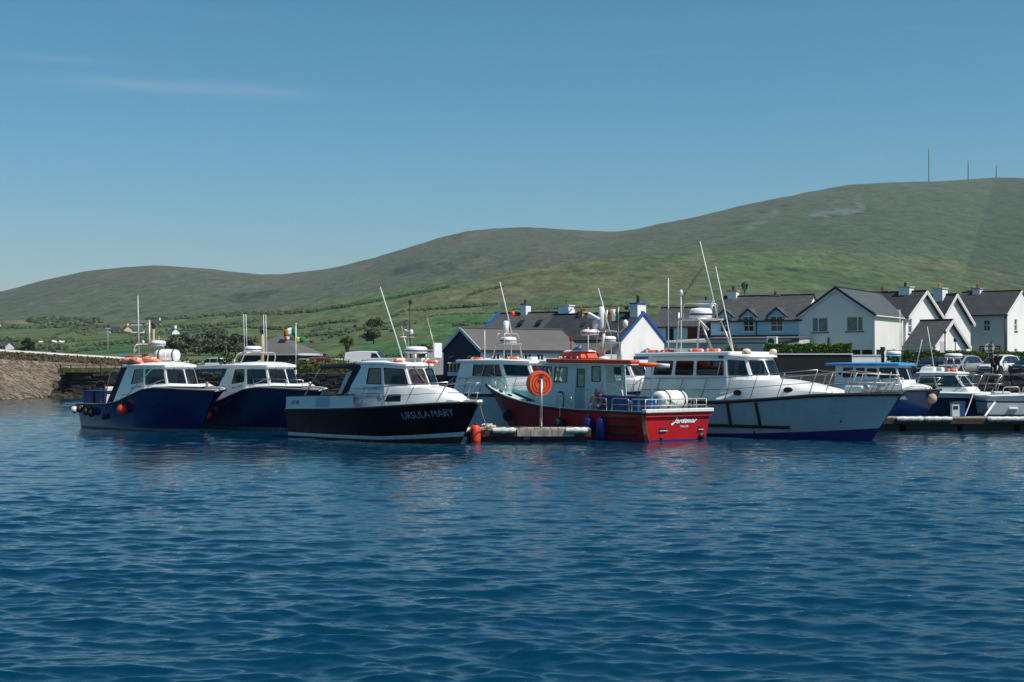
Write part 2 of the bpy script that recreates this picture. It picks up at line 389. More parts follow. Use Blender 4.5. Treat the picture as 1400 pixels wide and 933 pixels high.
mg2 = N(t, 'ShaderNodeMapping'); mg2.inputs['Scale'].default_value = (.42, .03, .8); ng2 = N(t, 'ShaderNodeTexNoise'); ng2.inputs['Scale'].default_value = 1; ng2.inputs['Detail'].default_value = 5
rg2 = N(t, 'ShaderNodeMapRange'); rg2.inputs['From Min'].default_value = .35; rg2.inputs['From Max'].default_value = .65; rg2.inputs['To Min'].default_value = .74; rg2.inputs['To Max'].default_value = 1.26
mm2 = N(t, 'ShaderNodeMix', data_type='RGBA', blend_type='MULTIPLY'); mm2.inputs[0].default_value = 1
t.links.new(tcg.outputs['Object'], mg2.inputs[0]); t.links.new(mg2.outputs[0], ng2.inputs['Vector']); t.links.new(ng2.outputs[0], rg2.inputs[0]); t.links.new(mm.outputs[2], mm2.inputs[6]); t.links.new(rg2.outputs[0], mm2.inputs[7]); t.links.new(mm2.outputs[2], b.inputs['Base Color'])
bg_ = N(t, 'ShaderNodeBump'); bg_.inputs['Strength'].default_value = .5; bg_.inputs['Distance'].default_value = 1.2
t.links.new(ng.outputs[0], bg_.inputs['Height']); t.links.new(bg_.outputs[0], b.inputs['Normal'])
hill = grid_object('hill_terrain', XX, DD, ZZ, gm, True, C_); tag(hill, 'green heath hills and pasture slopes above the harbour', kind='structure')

# ------------------------------------------------------------------ water
wm = bpy.data.materials.new('sea_water'); wm.use_nodes = True; t = wm.node_tree; b = t.nodes['Principled BSDF']
b.inputs['Base Color'].default_value = (.0002, .028, .060, 1); b.inputs['Roughness'].default_value = .03; b.inputs['IOR'].default_value = 1.333
tcw = N(t, 'ShaderNodeTexCoord'); mw = N(t, 'ShaderNodeMapping'); mw.inputs['Scale'].default_value = (1, 1.5, 1)
nw = N(t, 'ShaderNodeTexNoise'); nw.inputs['Scale'].default_value = 4.5; nw.inputs['Detail'].default_value = 5; nw.inputs['Roughness'].default_value = .6
bw = N(t, 'ShaderNodeBump'); bw.inputs['Strength'].default_value = .18; bw.inputs['Distance'].default_value = .05
t.links.new(tcw.outputs['Object'], mw.inputs[0]); t.links.new(mw.outputs[0], nw.inputs['Vector']); t.links.new(nw.outputs[0], bw.inputs['Height']); t.links.new(bw.outputs[0], b.inputs['Normal'])
wu = np.linspace(-300, 1700, 740)
wd = [8.0]
while wd[-1] < 150: wd.append(wd[-1] + min(max(.030, wd[-1] * .0026), .26))
wd = np.array(wd)
WU, WD = np.meshgrid(wu, wd); WX = (WU - 700) / F * (WD + 16)
gust = np.clip(.85 + .7 * fbm(WX / 9, WD / 16, 3, 91), .35, 1.6)
WZ = np.zeros_like(WX); SX = np.zeros_like(WX)
cell = np.gradient(wd)[:, None] * np.ones_like(WX)
for k in range(130):
    lam = .16 * (7.5 ** (rng.random() ** 1.2)) if k > 14 else rng.uniform(1.2, 2.6)
    a = rng.normal(R(84), R(25)); kx, ky = math.cos(a) * 2 * math.pi / lam, math.sin(a) * 2 * math.pi / lam
    ph = kx * WX + ky * WD + rng.random() * 6.283; amp = (.0044 if k > 14 else .0030) * lam * np.clip(lam / (2.2 * cell) - .3, 0, 1)
    WZ += amp * np.sin(ph); SX += amp * np.cos(ph) * math.sin(a)
gust = gust * (1 - .48 * np.clip((WD - 16) / 22, 0, 1)); WZ *= gust; SX *= gust
water = grid_object('sea_water', WX, WD + SX * 1.25, WZ - .01, wm); tag(water, 'rippled deep blue harbour water', kind='structure')
far = MB(); far.face((-3000, -200, -.35), (3000, -200, -.35), (3000, 160, -.35), (-3000, 160, -.35))
tag(far.build('open_water', wm), 'calm open water beyond the harbour view', kind='structure')

# ================================================================== boats
WHITE = mat('white_gelcoat', (.82, .82, .79), .32, var=.05, vscale=2, coat=.3, dirt=(.50, .47, .40), dscale=2.2, dmin=.58)
OFFWH = mat('aged_white_paint', (.70, .70, .66), .45, var=.07, vscale=4, dirt=(.42, .39, .32), dscale=2.5, dmin=.55)
GREYWH = mat('grey_white_paint', (.60, .66, .66), .4, var=.06, vscale=3, dirt=(.40, .40, .36), dscale=2.0, dmin=.56)
BLUEH = mat('royal_blue_gelcoat', (.004, .013, .105), .16, var=.25, vscale=1.2, coat=.6, dirt=(.02, .035, .09), dscale=1.4, dmin=.55)
NAVYH = mat('navy_gelcoat', (.006, .018, .075), .18, var=.25, vscale=1.2, coat=.5)
TEALH = mat('mid_blue_gelcoat', (.012, .085, .260), .25, var=.2, vscale=1.2, coat=.4)
BLACKH = mat('black_gelcoat', (.0018, .0026, .005), .25, var=.3, vscale=1.3, coat=0, spec=.16)
REDH = mat('red_hull_paint', (.44, .010, .012), .32, var=.2, vscale=1.1, coat=.08, spec=.35, dirt=(.27, .012, .012), dscale=1.3, dmin=.52)
WHULL = mat('pale_grey_hull', (.50, .56, .58), .25, var=.06, vscale=1.0, coat=.4, dirt=(.36, .38, .37), dscale=.9, dmin=.52)
ANTIF = mat('dark_antifoul', (.03, .012, .010), .7, var=.3)
BOOTB = mat('blue_boot_paint', (.010, .020, .16), .4, var=.2)
BOOTW = mat('white_boot_stripe', (.50, .58, .60), .4, var=.15, vscale=6)
BOOTG = mat('weathered_boot_stripe', (.10, .16, .20), .5, var=.4, vscale=8)
RUBBER = mat('black_rubber', (.010, .010, .011), .6, var=.3, vscale=6)
STEEL = mat('stainless_steel', (.42, .42, .41), .32, metal=.8, var=.1)
ALLOY = mat('aged_alloy_tube', (.55, .50, .42), .4, metal=.5, var=.2, vscale=5)
DECKM = mat('nonslip_deck', (.42, .44, .42), .8, var=.12, vscale=8)
INTER = mat('cabin_interior', (.10, .10, .095), .8, var=.2)
TRIM = mat('window_rubber', (.02, .022, .024), .5)
ORANGE = mat('orange_plastic', (.72, .085, .012), .45, var=.12, vscale=6)
ORANGER = mat('orange_red_paint', (.60, .062, .016), .45, var=.18, vscale=3, dirt=(.36, .045, .02), dscale=2.5)
BUOYO = mat('orange_buoy_vinyl', (.74, .060, .020), .38, var=.12, vscale=5)
NAVYC = mat('navy_canvas', (.006, .011, .030), .8, var=.25, vscale=8, bump=.15, bscale=30)
BLUEC = mat('blue_canvas', (.012, .045, .15), .75, var=.25, vscale=8, bump=.15, bscale=30)
BLUEP = mat('blue_plastic', (.008, .045, .19), .4, var=.15)
LBLUE = mat('light_blue_plastic', (.10, .36, .58), .4, var=.1)
SKYROOF = mat('sky_blue_roof_paint', (.05, .33, .62), .3, var=.12, coat=.3)
WPLAST = mat('white_plastic', (.80, .80, .78), .35, var=.03)
ROPEW = mat('white_rope', (.62, .58, .50), .9, var=.2, vscale=20)
ROPEG = mat('green_rope', (.03, .30, .22), .9)
DARKM = mat('dark_metal', (.03, .03, .032), .5, metal=.3)
TEALDK = mat('pale_teal_deck', (.36, .55, .52), .6, var=.1)
INK = mat('dark_blue_lettering', (.05, .10, .17), .6)
PALEINK = mat('pale_blue_lettering', (.22, .38, .50), .5)
WINK = mat('white_lettering', (.75, .76, .78), .5)
BLACKINK = mat('black_lettering', (.012, .012, .015), .5)
TIMBER = mat('weathered_timber', (.17, .12, .07), .85, var=.35, vscale=9, bump=.3, bscale=25)
GL_CLEAR = glassmat('boat_glass', (.42, .56, .54)); GL_DARK = glassmat('tinted_glass', (.05, .07, .09)); GL_TEAL = glassmat('teal_glass', (.22, .42, .42))

def pchip(pts):
    x = np.array([p[0] for p in pts], float); y = np.array([p[1] for p in pts], float)
    h = np.diff(x); dl = np.diff(y) / h; m = np.zeros(len(x)); m[0], m[-1] = dl[0], dl[-1]
    for i in range(1, len(x) - 1):
        if dl[i - 1] * dl[i] > 0:
            w1, w2 = 2 * h[i] + h[i - 1], h[i] + 2 * h[i - 1]; m[i] = (w1 + w2) / (w1 / dl[i - 1] + w2 / dl[i])
    def f(q):
        q = min(max(q, x[0]), x[-1]); i = int(min(np.searchsorted(x, q, 'right') - 1, len(x) - 2)); t = (q - x[i]) / h[i]
        return float((1 + 2 * t) * (1 - t) ** 2 * y[i] + t * (1 - t) ** 2 * h[i] * m[i] + t * t * (3 - 2 * t) * y[i + 1] + t * t * (t - 1) * h[i] * m[i + 1])
    return f

class Boat:
    def __init__(s, name, label, O, head, Lg, Lw, gun, wl, sheer, p=1.5, xt=-.25, group='boats moored in the harbour'):
        s.root = thing(name, label, 'boat', (O[0], O[1], 0), R(head), group)
        s.O = O; s.a = R(head); s.Lg, s.Lw, s.xt, s.p = Lg, Lw, xt, p
        s.bg, s.bw, s.zg = pchip(gun), pchip(wl), pchip(sheer)
    def world(s, p):
        c, n = math.cos(s.a), math.sin(s.a)
        return Vector((s.O[0] + p[0] * c - p[1] * n, s.O[1] + p[0] * n + p[1] * c, p[2]))
    def pt(s, t, z, side=-1, off=0):
        zg = s.zg(t); v = max(z, 0) / zg; bw, bgn = s.bw(t), s.bg(t)
        y = bw + (bgn - bw) * v ** s.p; xg = s.xt * (1 - t) + s.Lg * t; xw = s.Lw * t; x = xw + (xg - xw) * v
        if z < 0: y = bw * max(0, 1 + z / .8) ** .6; x = xw + z * .5 * t * t
        return Vector((x, side * (y + off), z))
    def at_x(s, x, z, side=-1, off=0):
        lo, hi = 0, 1
        for _ in range(26):
            m = (lo + hi) / 2
            if s.pt(m, z).x < x: lo = m
            else: hi = m
        return s.pt(lo, z, side, off)
    def edge(s, x, inset=.1, dz=0, side=-1):
        t = min(max((x - s.xt) / (s.Lg - s.xt), 0), 1)
        return Vector((x, side * max(.02, s.bg(t) - inset), s.zg(t) + dz))
    def loc(s, p):
        q = Vector((p[0] - s.O[0], p[1] - s.O[1])); c, n = math.cos(s.a), math.sin(s.a)
        return Vector((q.x * c + q.y * n, -q.x * n + q.y * c, p[2]))
    def hull(s, mats, bands, transom_mats=None, cap=None, deck=DECKM, strake=RUBBER, sr=.045, n=40, cock=.22):
        """bands: list of (material index, z-top function of t); the last runs to the gunwale"""
        ts = [1 - (1 - k / n) ** 1.35 for k in range(n + 1)]
        mb = MB()
        for side in (-1, 1):
            lo = lambda t: -.5
            for bi, (mi, zt) in enumerate(bands):
                last = bi == len(bands) - 1; k = 8 if last else 2
                up = (lambda t: s.zg(t)) if last else zt
                mb.cur = mi
                rows = [[s.pt(t, lo(t) + (up(t) - lo(t)) * j / k, side) for t in ts] for j in range(k + 1)]
                mb.grid(rows if side < 0 else [r[::-1] for r in rows]); lo = up
        mb.cur = 0
        h = mb.build('hull', mats, s.root, smooth=True, weld=True, auto=50)
        tr = MB(); lo = -.5
        for bi, (mi, zt) in enumerate(bands):
            last = bi == len(bands) - 1; zt0 = s.zg(0) if last else zt(0); tr.cur = mi; k = 4
            tr.grid([[s.pt(0, lo + (zt0 - lo) * j / k, -1) * (1 - w) + s.pt(0, lo + (zt0 - lo) * j / k, 1) * w for w in (0, .25, .5, .75, 1)] for j in range(k + 1)]); lo = zt0
        tr.build('transom', transom_mats or mats, s.root)
        for side in (-1, 1):
            MB().tube([s.pt(t, s.zg(t), side, .015) - Vector((0, 0, sr * .6)) for t in ts], sr, 8).build('rubbing_strake', strake, s.root, smooth=True)
        cm_ = cap or WHITE
        for side in (-1, 1):
            g = MB(); g.grid([[Vector((p.x, side * max(.01, abs(p.y) - o), p.z + dz)) for p in (s.pt(t, s.zg(t), side) for t in ts)] for o, dz in ((.0, .0), (.0, .035), (.09, .035), (.10, -.03))])
            g.build('toe_rail', cm_, s.root)
        d = MB(); d.grid([[Vector((s.pt(t, s.zg(t)).x, w * max(.0, s.bg(t) - .05), s.zg(t) - (cock if t < .5 else .06) + (1 - w * w) * .03)) for w in (-1, -.5, 0, .5, 1)] for t in ts])
        d.build('deck', deck, s.root)
        return h
    def letters(s, body, x0, x1, z0, z1, m, side=-1, ht=.26, shear=0, bold=.0, name='lettering', off=.022):
        me = text_mesh(body, 1, shear, bold, .004)
        vs_ = np.array([v.co[:] for v in me.vertices]); mn, mx = vs_.min(0), vs_.max(0)
        for v in me.vertices:
            u = (v.co.x - mn[0]) / (mx[0] - mn[0]); w = (v.co.y - mn[1]) / (mx[1] - mn[1])
            z = z0 + (z1 - z0) * u + w * ht; v.co = s.at_x(x0 + (x1 - x0) * u, z, side, off + v.co.z)
        me.materials.append(m)
        return link_mesh(name, me, s.root)
    def rails(s, xs, h=.6, lean=.12, mid=True, side=-1, r=.016, inset=.12, end0=True, m=None, bow=False):
        m = m or STEEL; top = [s.edge(x + lean, inset, h, side) for x in xs]
        g = MB()
        if end0: g.tube([s.edge(xs[0] - .25, inset, .02, side), s.edge(xs[0] - .08, inset, h * .7, side), top[0]], r)
        g.tube(top, r)
        if mid: g.tube([s.edge(x + lean / 2, inset, h * .5, side) for x in xs], r * .75)
        o = g.build('guard_rail', m, s.root, smooth=True)
        for x, tp in zip(xs, top):
            MB().tube([s.edge(x, inset, .0, side), tp], r).build('stanchion', m, o, smooth=True)
        return o
    def pulpit(s, x0, h=.62, m=None, r=.018):
        m = m or STEEL; a, b = s.edge(x0, .1, h, -1), s.edge(x0, .1, h, 1); nx = s.Lg + .05
        nose = [Vector((nx - .25, -.22, a.z)), Vector((nx, -.1, a.z)), Vector((nx, .1, a.z)), Vector((nx - .25, .22, a.z))]
        g = MB().tube([a] + nose + [b], r)
        dz = Vector((0, 0, -h * .5)); g.tube([a + dz] + [q + dz for q in nose] + [b + dz], r * .8)
        o = g.build('pulpit', m, s.root, smooth=True)
        for q, x in ((nose[1], nx - .45), (nose[2], nx - .45)):
            MB().tube([s.edge(x, .1, .02, -1 if q.y < 0 else 1), q], r).build('stanchion', m, o, smooth=True)

def quadmap(a, b, c, d):
    """bilinear patch: a,b bottom edge, d,c top edge"""
    n = ((b - a).cross(d - a)).normalized()
    return (lambda u, v, o=0: (a * (1 - u) + b * u) * (1 - v) + (d * (1 - u) + c * u) * v + n * o), n

def ring_pts(u0, u1, v0, v1, ru, rv, k=4):
    pts = []
    for cu, cv, a0 in ((u1 - ru, v1 - rv, 0), (u0 + ru, v1 - rv, 90), (u0 + ru, v0 + rv, 180), (u1 - ru, v0 + rv, 270)):
        for j in range(k + 1):
            a = R(a0 + 90 * j / k); pts.append((cu + ru * math.cos(a), cv + rv * math.sin(a)))
    return pts

def cabin(root, base, top, z0, z1, wins, wallm=None, glass=None, framem=None, roofm=None, over=(.12, .10, .10), roof_h=.07, crown=.07, name='cabin_wall', solid=.035, shade=None, roof_aft=None, rz=.10, aft=True, dy=0):
    """plan points run from aft to the centre of the front on the starboard side; mirrored to port.
       wins: {edge: [(u0,u1,za,zb)]}"""
    wallm = wallm or WHITE; glass = glass or GL_CLEAR; framem = framem or TRIM
    zf0 = z0 if callable(z0) else (lambda i: z0)
    pb = [Vector((x, -abs(y), zf0(i))) for i, (x, y) in enumerate(base)]; pt_ = [Vector((x, -abs(y), z1 if not isinstance(z1, (list, tuple)) else z1[i])) for i, (x, y) in enumerate(top)]
    mir = lambda v: Vector((v.x, -v.y, v.z))
    edges = [(pb[i], pb[i + 1], pt_[i + 1], pt_[i], i, 1) for i in range(len(pb) - 1)]
    edges += [(mir(pb[i + 1]), mir(pb[i]), mir(pt_[i]), mir(pt_[i + 1]), i, -1) for i in range(len(pb) - 2, -1, -1)]
    if aft: edges.append((mir(pb[0]), pb[0], pt_[0], mir(pt_[0]), 'aft', 1))
    wall = MB(); panes = []
    for a, b, c, d, i, sg in edges:
        f, n = quadmap(a, b, c, d); ws = []
        for w in wins.get(i, []):
            u0, u1, za, zb = w
            if sg < 0: u0, u1 = 1 - u1, 1 - u0
            zlo = (a.z + b.z) / 2; zhi = (c.z + d.z) / 2
            ws.append((u0, u1, (za - zlo) / (zhi - zlo), (zb - zlo) / (zhi - zlo)))
        uc = sorted({0, 1, *[q for w in ws for q in w[:2]]}); vc = sorted({0, 1, *[q for w in ws for q in w[2:]]})
        for u0, u1 in zip(uc[:-1], uc[1:]):
            for v0, v1 in zip(vc[:-1], vc[1:]):
                um, vm = (u0 + u1) / 2, (v0 + v1) / 2
                if any(w[0] < um < w[1] and w[2] < vm < w[3] for w in ws): continue
                wall.face(f(u0, v0), f(u1, v0), f(u1, v1), f(u0, v1))
        for w in ws: panes.append((f, w, (b - a).length, (d - a).length, i))
    wo = wall.build(name, wallm, root, solid=solid); wo.location.y = dy
    for f, (u0, u1, v0, v1), lu, lv, ei in panes:
        p = MB(); p.face(f(u0, v0, -.015), f(u1, v0, -.015), f(u1, v1, -.015), f(u0, v1, -.015))
        win = p.build('window', glass if not isinstance(glass, dict) else glass.get(ei, GL_CLEAR), root); win.location.y = dy
        ru, rv = min(rz / lu, (u1 - u0) * .3), min(rz / lv, (v1 - v0) * .3); e = .028
        inner = ring_pts(u0 + e / lu * .3, u1 - e / lu * .3, v0 + e / lv * .3, v1 - e / lv * .3, ru, rv)
        outer = ring_pts(u0 - e / lu, u1 + e / lu, v0 - e / lv, v1 + e / lv, ru * .55, rv * .55)
        g = MB(); g.grid([[f(u, v, -.03) for u, v in inner], [f(u, v, .012) for u, v in inner], [f(u, v, .012) for u, v in outer], [f(u, v, -.002) for u, v in outer]], close=True)
        g.build('window_frame', framem, win)
    # roof: slightly crowned slab
    if roofm is not None:
        oa, os_, of = over
        loop = [p.copy() for p in pt_]
        loop[0].x -= oa if roof_aft is None else loop[0].x - roof_aft
        for k, p in enumerate(loop):
            p.y -= os_ if k < len(loop) - 1 else 0
            if k >= len(loop) - 2: p.x += of
        r = MB(); m_ = len(loop)
        def row(sc_, dz):
            full = loop + [mir(p) for p in loop[-2::-1]]
            cx = sum(p.x for p in full) / len(full)
            return [Vector((cx + (p.x - cx) * sc_, p.y * sc_, p.z + dz)) for p in full]
        rows = [row(.96, -.004), row(1, .0), row(1, roof_h), row(.97, roof_h + .02), row(.6, roof_h + crown * .8), row(.2, roof_h + crown)]
        r.grid(rows, close=True); r.face(*rows[-1]); r.face(*rows[0][::-1])
        r.build('cabin_roof', roofm, root, smooth=True, auto=40)
    return wo

def radome(root, x, y, z, r=.3, h=.24, m=None):
    o = MB().lathe([(r * .75, 0), (r * .97, .03), (r, h * .45), (r * .96, h * .75), (r * .8, h * .95), (r * .4, h)], (x, y, z), 20).build('radar_dome', m or WPLAST, root, smooth=True, auto=60)
    MB().lathe([(r * 1.01, h * .30), (r * 1.012, h * .42), (r * 1.0, h * .46)], (x, y, z), 20).build('radar_band', BOOTB, o, smooth=True)
    return o
def whip(root, a, b, r=.014, m=None, r2=None):
    return MB().tube([a, b], r, 6, r2 if r2 else r * .55).build('aerial', m or WPLAST, root, smooth=True)
def tubepart(root, name, pts, r, m, n=6):
    return MB().tube(pts, r, n).build(name, m, root, smooth=True)
def arc(p0, p1, p2, k=6):
    p0, p1, p2 = Vector(p0), Vector(p1), Vector(p2)
    return [p0 * (1 - t) ** 2 + p1 * 2 * t * (1 - t) + p2 * t * t for t in [i / k for i in range(k + 1)]]
def bend(pts, r=.15, k=4):
    pts = [Vector(p) for p in pts]; o = [pts[0]]
    for a, b, c in zip(pts[:-2], pts[1:-1], pts[2:]):
        q0 = b + (a - b).normalized() * min(r, (a - b).length * .45); q1 = b + (c - b).normalized() * min(r, (c - b).length * .45)
        o += arc(q0, b, q1, k)
    return o + [pts[-1]]
def ticks(root, f, u0, u1, v0, v1, n, m, name='lettering', seed=1, gap=None):
    """small unreadable marks standing for worn lettering on a surface f(u,v,offset)"""
    rr = random.Random(seed); mb = MB(); w = (u1 - u0) / n
    for k in range(n):
        if k == gap: continue
        a = u0 + w * (k + .12); b = u0 + w * (k + .82); vm = (v0 + v1) / 2
        segs = rr.sample([(a, v0, a + w * .25, v1), (b - w * .25, v0, b, v1), (a, v1 - (v1 - v0) * .22, b, v1), (a, v0, b, v0 + (v1 - v0) * .22), (a, vm - (v1 - v0) * .1, b, vm + (v1 - v0) * .1)], 3)
        for q0, r0, q1, r1 in segs: mb.face(f(q0, r0, .006), f(q1, r0, .006), f(q1, r1, .006), f(q0, r1, .006))
    return mb.build(name, m, root)
def wipers(root, f, u, v0, v1, tilt=.1):
    MB().tube([f(u, v1, .02), f(u + tilt, v0, .03)], .012, 4).build('wiper', TRIM, root)

def lifering(label, pos, r=.3, tilt=(0, 0, 0), group='life rings lying on wheelhouse roofs', m=None):
    t = thing('life_ring', label, 'life ring', pos, 0, group); t.rotation_euler = tilt
    k = 20; mb = MB(); rows = []
    for i in range(k):
        a = 2 * math.pi * i / k; rows.append([Vector(((r + .065 * math.cos(b)) * math.cos(a), (r + .065 * math.cos(b)) * math.sin(a), .065 + .065 * math.sin(b))) for b in [2 * math.pi * j / 8 for j in range(8)]])
    mb.grid(rows + [rows[0]], close=True); mb.build('ring', m or ORANGE, t, smooth=True)
    for i in range(4):
        a = R(45 + 90 * i); b = MB(); rw = []
        for da in (-.16, .16):
            rw.append([Vector(((r + .07 * math.cos(q)) * math.cos(a + da), (r + .07 * math.cos(q)) * math.sin(a + da), .065 + .07 * math.sin(q))) for q in [2 * math.pi * j / 8 for j in range(8)]])
        b.grid(rw, close=True); b.build('reflective_band', WPLAST, t, smooth=True)
    return t
def raft(label, pos, rz, L=1.1, r=.3, m=None):
    t = thing('life_raft', label, 'life raft', pos, rz)
    pr = [(r * .55, -L / 2), (r * .82, -L / 2 + .04), (r * .95, -L / 2 + .12), (r, -L / 4), (r * 1.03, -L / 4 + .02), (r, -L / 4 + .05), (r, -.03), (r * 1.05, -.02), (r * 1.05, .02), (r, .03), (r, L / 4 - .05), (r * 1.03, L / 4 - .02), (r, L / 4), (r * .95, L / 2 - .12), (r * .82, L / 2 - .04), (r * .55, L / 2)]
    MB().lathe(pr, (0, 0, r + .08), 24, 'x').build('canister', m or WPLAST, t, smooth=True, auto=50)
    for x in (-L * .3, L * .3):
        MB().box(x - .05, x + .05, -r * .8, r * .8, 0, .1).build('cradle', WPLAST, t)
        MB().lathe([(r * 1.04, x - .03), (r * 1.055, x - .03), (r * 1.055, x + .03), (r * 1.04, x + .03)], (0, 0, r + .08), 24, 'x').build('strap', DARKM, t, smooth=True)
    return t
def ball_fender(label, pos, r, m, rope_to=None, ropem=ROPEG, group=None):
    t = thing('ball_fender', label, 'fender', pos, 0, group)
    MB().lathe([(r * math.sin(a) if 0 < a < math.pi else .02, -r * math.cos(a) * 1.08) for a in [math.pi * k / 12 for k in range(13)]], (0, 0, 0), 20).build('ball', m, t, smooth=True)
    MB().lathe([(r * .3, r * .98), (r * .26, r * 1.2), (r * .12, r * 1.3)], (0, 0, 0), 10).build('eye', DARKM, t, smooth=True)
    if rope_to is not None: MB().tube(arc((0, 0, r * 1.25), (Vector(rope_to) - Vector(pos)) * .5 + Vector((0, 0, -.05)), Vector(rope_to) - Vector(pos)), .014, 5).build('lanyard', ropem, t)
    return t
def long_fender(label, pos, r, L, m, rope_up=.4, group=None, tilt=None):
    t = thing('long_fender', label, 'fender', pos, 0, group)
    MB().lathe([(.03, -L / 2), (r * .6, -L / 2 + r * .12), (r * .9, -L / 2 + r * .45), (r, -L / 2 + r), (r, L / 2 - r), (r * .9, L / 2 - r * .45), (r * .6, L / 2 - r * .12), (.03, L / 2)], (0, 0, 0), 18).build('body', m, t, smooth=True)
    MB().lathe([(r * .35, L / 2 - .02), (r * .3, L / 2 + .07), (r * .1, L / 2 + .09)], (0, 0, 0), 10).build('eye', DARKM, t, smooth=True)
    MB().tube([(0, 0, L / 2 + .05), (0, 0, L / 2 + rope_up)], .013, 5).build('lanyard', DARKM, t)
    if tilt: t.rotation_euler = tilt
    return t

S_ = lambda *p: list(p)
# ---------------------------------------------------------------- blue day boats with raised foredecks (two sisters)
def blue_boat(name, label, O, head, canopy):
    b = Boat(name, label, O, head, 9.75, 8.3,
             [(0, 1.42), (.2, 1.58), (.45, 1.68), (.65, 1.66), (.8, 1.45), (.9, 1.08), (.96, .66), (1, .12)],
             [(0, 1.36), (.3, 1.42), (.55, 1.30), (.75, .88), (.9, .36), (1, .02)],
             [(0, 1.13), (.3, 1.18), (.42, 1.32), (.55, 1.66), (.66, 1.92), (.74, 1.98), (1, 1.90)], p=1.9, xt=-.35)
    b.hull([BLUEH, BOOTG, ANTIF], [(2, lambda t: -.02), (1, lambda t: .09 + .03 * t), (0, None)], cap=OFFWH)
    r = b.root
    base = [(2.75, 1.30), (5.7, 1.30), (7.2, .84), (7.6, 0)]; top = [(3.95, 1.16), (5.5, 1.16), (6.6, .76), (6.95, 0)]
    cabin(r, base, top, lambda i: 1.05 if i < 1 else 1.5, 2.92, {0: [(.48, .93, 2.15, 2.80)], 1: [(.08, .90, 2.15, 2.80)], 2: [(.07, .94, 2.15, 2.80)]}, WHITE,
          GL_CLEAR if not canopy else GL_TEAL, roofm=WHITE, over=(.15, .08, .12), roof_aft=3.6, crown=.16, roof_h=.10)
    MB().box(4.3, 6.6, -.75, .75, 1.4, 2.0).build('helm_console', INTER, r, bevel=.05)
    MB().box(4.4, 4.9, -.3, .3, 1.4, 2.45).build('helm_seat', INTER, r, bevel=.08)
    # low coaming along the foredeck
    c = MB(); c.grid([[Vector((x, s_ * y, z)) for x, y, z in ((5.3, 1.42, 1.72), (6.5, 1.35, 2.02), (7.6, 1.12, 2.07), (8.4, .7, 2.06), (8.75, 0, 2.05))][::s_] for s_ in (1,)] +
                     [[Vector((x, y, z)) for x, y, z in ((5.3, 1.25, 1.9), (6.5, 1.2, 2.15), (7.5, .98, 2.2), (8.25, .6, 2.16), (8.5, 0, 2.15))]])
    c.grid([[Vector((x, -y, z)) for x, y, z in q] for q in (((5.3, 1.42, 1.72), (6.5, 1.35, 2.02), (7.6, 1.12, 2.07), (8.4, .7, 2.06), (8.75, 0, 2.05)), ((5.3, 1.25, 1.9), (6.5, 1.2, 2.15), (7.5, .98, 2.2), (8.25, .6, 2.16), (8.5, 0, 2.15)))])
    c.face(*[Vector((x, y, z)) for x, y, z in ((5.3, 1.25, 1.9), (6.5, 1.2, 2.15), (7.5, .98, 2.2), (8.25, .6, 2.16), (8.5, 0, 2.15), (8.25, -.6, 2.16), (7.5, -.98, 2.2), (6.5, -1.2, 2.15), (5.3, -1.25, 1.9))])
    c.build('foredeck_coaming', WHITE, r, smooth=True, auto=35)
    # bow fittings
    MB().lathe([(.06, 0), (.06, .22), (.09, .24), (.09, .3)], (8.9, 0, 1.95), 10).build('samson_post', STEEL, r, smooth=True)
    tubepart(r, 'grab_rail', bend([(5.9, -1.22, 2.0), (5.95, -1.26, 2.06), (7.0, -1.12, 2.36), (7.3, -1.02, 2.28)], .1), .016, STEEL)
    f1, _ = quadmap(Vector((5.7, -1.30, 1.5)), Vector((7.2, -.84, 1.5)), Vector((6.6, -.76, 2.92)), Vector((5.5, -1.16, 2.92)))
    f2, _ = quadmap(Vector((7.2, -.84, 1.5)), Vector((7.6, 0, 1.5)), Vector((6.95, 0, 2.92)), Vector((6.6, -.76, 2.92)))
    wipers(r, f1, .3, .45, .97, .02); wipers(r, f2, .5, .5, .99, -.06)
    wipers(r, lambda u, v, o: Vector((f2(u, v, o).x, -f2(u, v, o).y, f2(u, v, o).z)), .5, .5, .99, -.06)
    f0, _ = quadmap(Vector((2.75, -1.30, 1.05)), Vector((5.7, -1.30, 1.5)), Vector((5.5, -1.16, 2.92)), Vector((3.95, -1.16, 2.92)))
    ticks(r, f0, .52, .90, .37, .43, 9, INK, seed=4, gap=3)
    if not canopy:
        ticks(r, f0, .22, .42, .14, .18, 7, INK, seed=5); ticks(r, f0, .55, .85, .14, .22, 7, INK, seed=6); ticks(r, f0, .22, .40, .24, .27, 6, INK, seed=8)
    return b

bA = blue_boat('day_boat', 'royal blue day boat with white life raft canister on its wheelhouse roof', (-20.01, 70.25), -45, False)
r = bA.root
# canvas back to the wheelhouse, cockpit frame
g = MB(); g.face((2.2, -1.22, 1.2), (2.75, -1.28, 1.2), (3.95, -1.16, 2.92), (3.5, -1.16, 2.98)); g.face((2.2, 1.22, 1.2), (2.75, 1.28, 1.2), (3.95, 1.16, 2.92), (3.5, 1.16, 2.98)); g.face((2.2, -1.22, 1.2), (2.2, 1.22, 1.2), (3.5, 1.16, 2.98), (3.5, -1.16, 2.98))
g.build('canvas_back', NAVYC, r, solid=.02)
tubepart(r, 'cockpit_hoop', bend([(2.0, -1.25, 1.2), (2.5, -1.2, 2.75), (3.7, -1.1, 2.85)], .35), .022, ALLOY)
tubepart(r, 'aft_rail', bend([(-.1, -1.15, 1.2), (.1, -1.1, 1.75), (1.4, -1.1, 1.75), (1.45, -1.1, 1.2)], .12), .028, OFFWH)
MB().box(1.55, 1.75, -1.0, -.45, 1.15, 1.98).build('pot_hauler_box', OFFWH, r, bevel=.05)
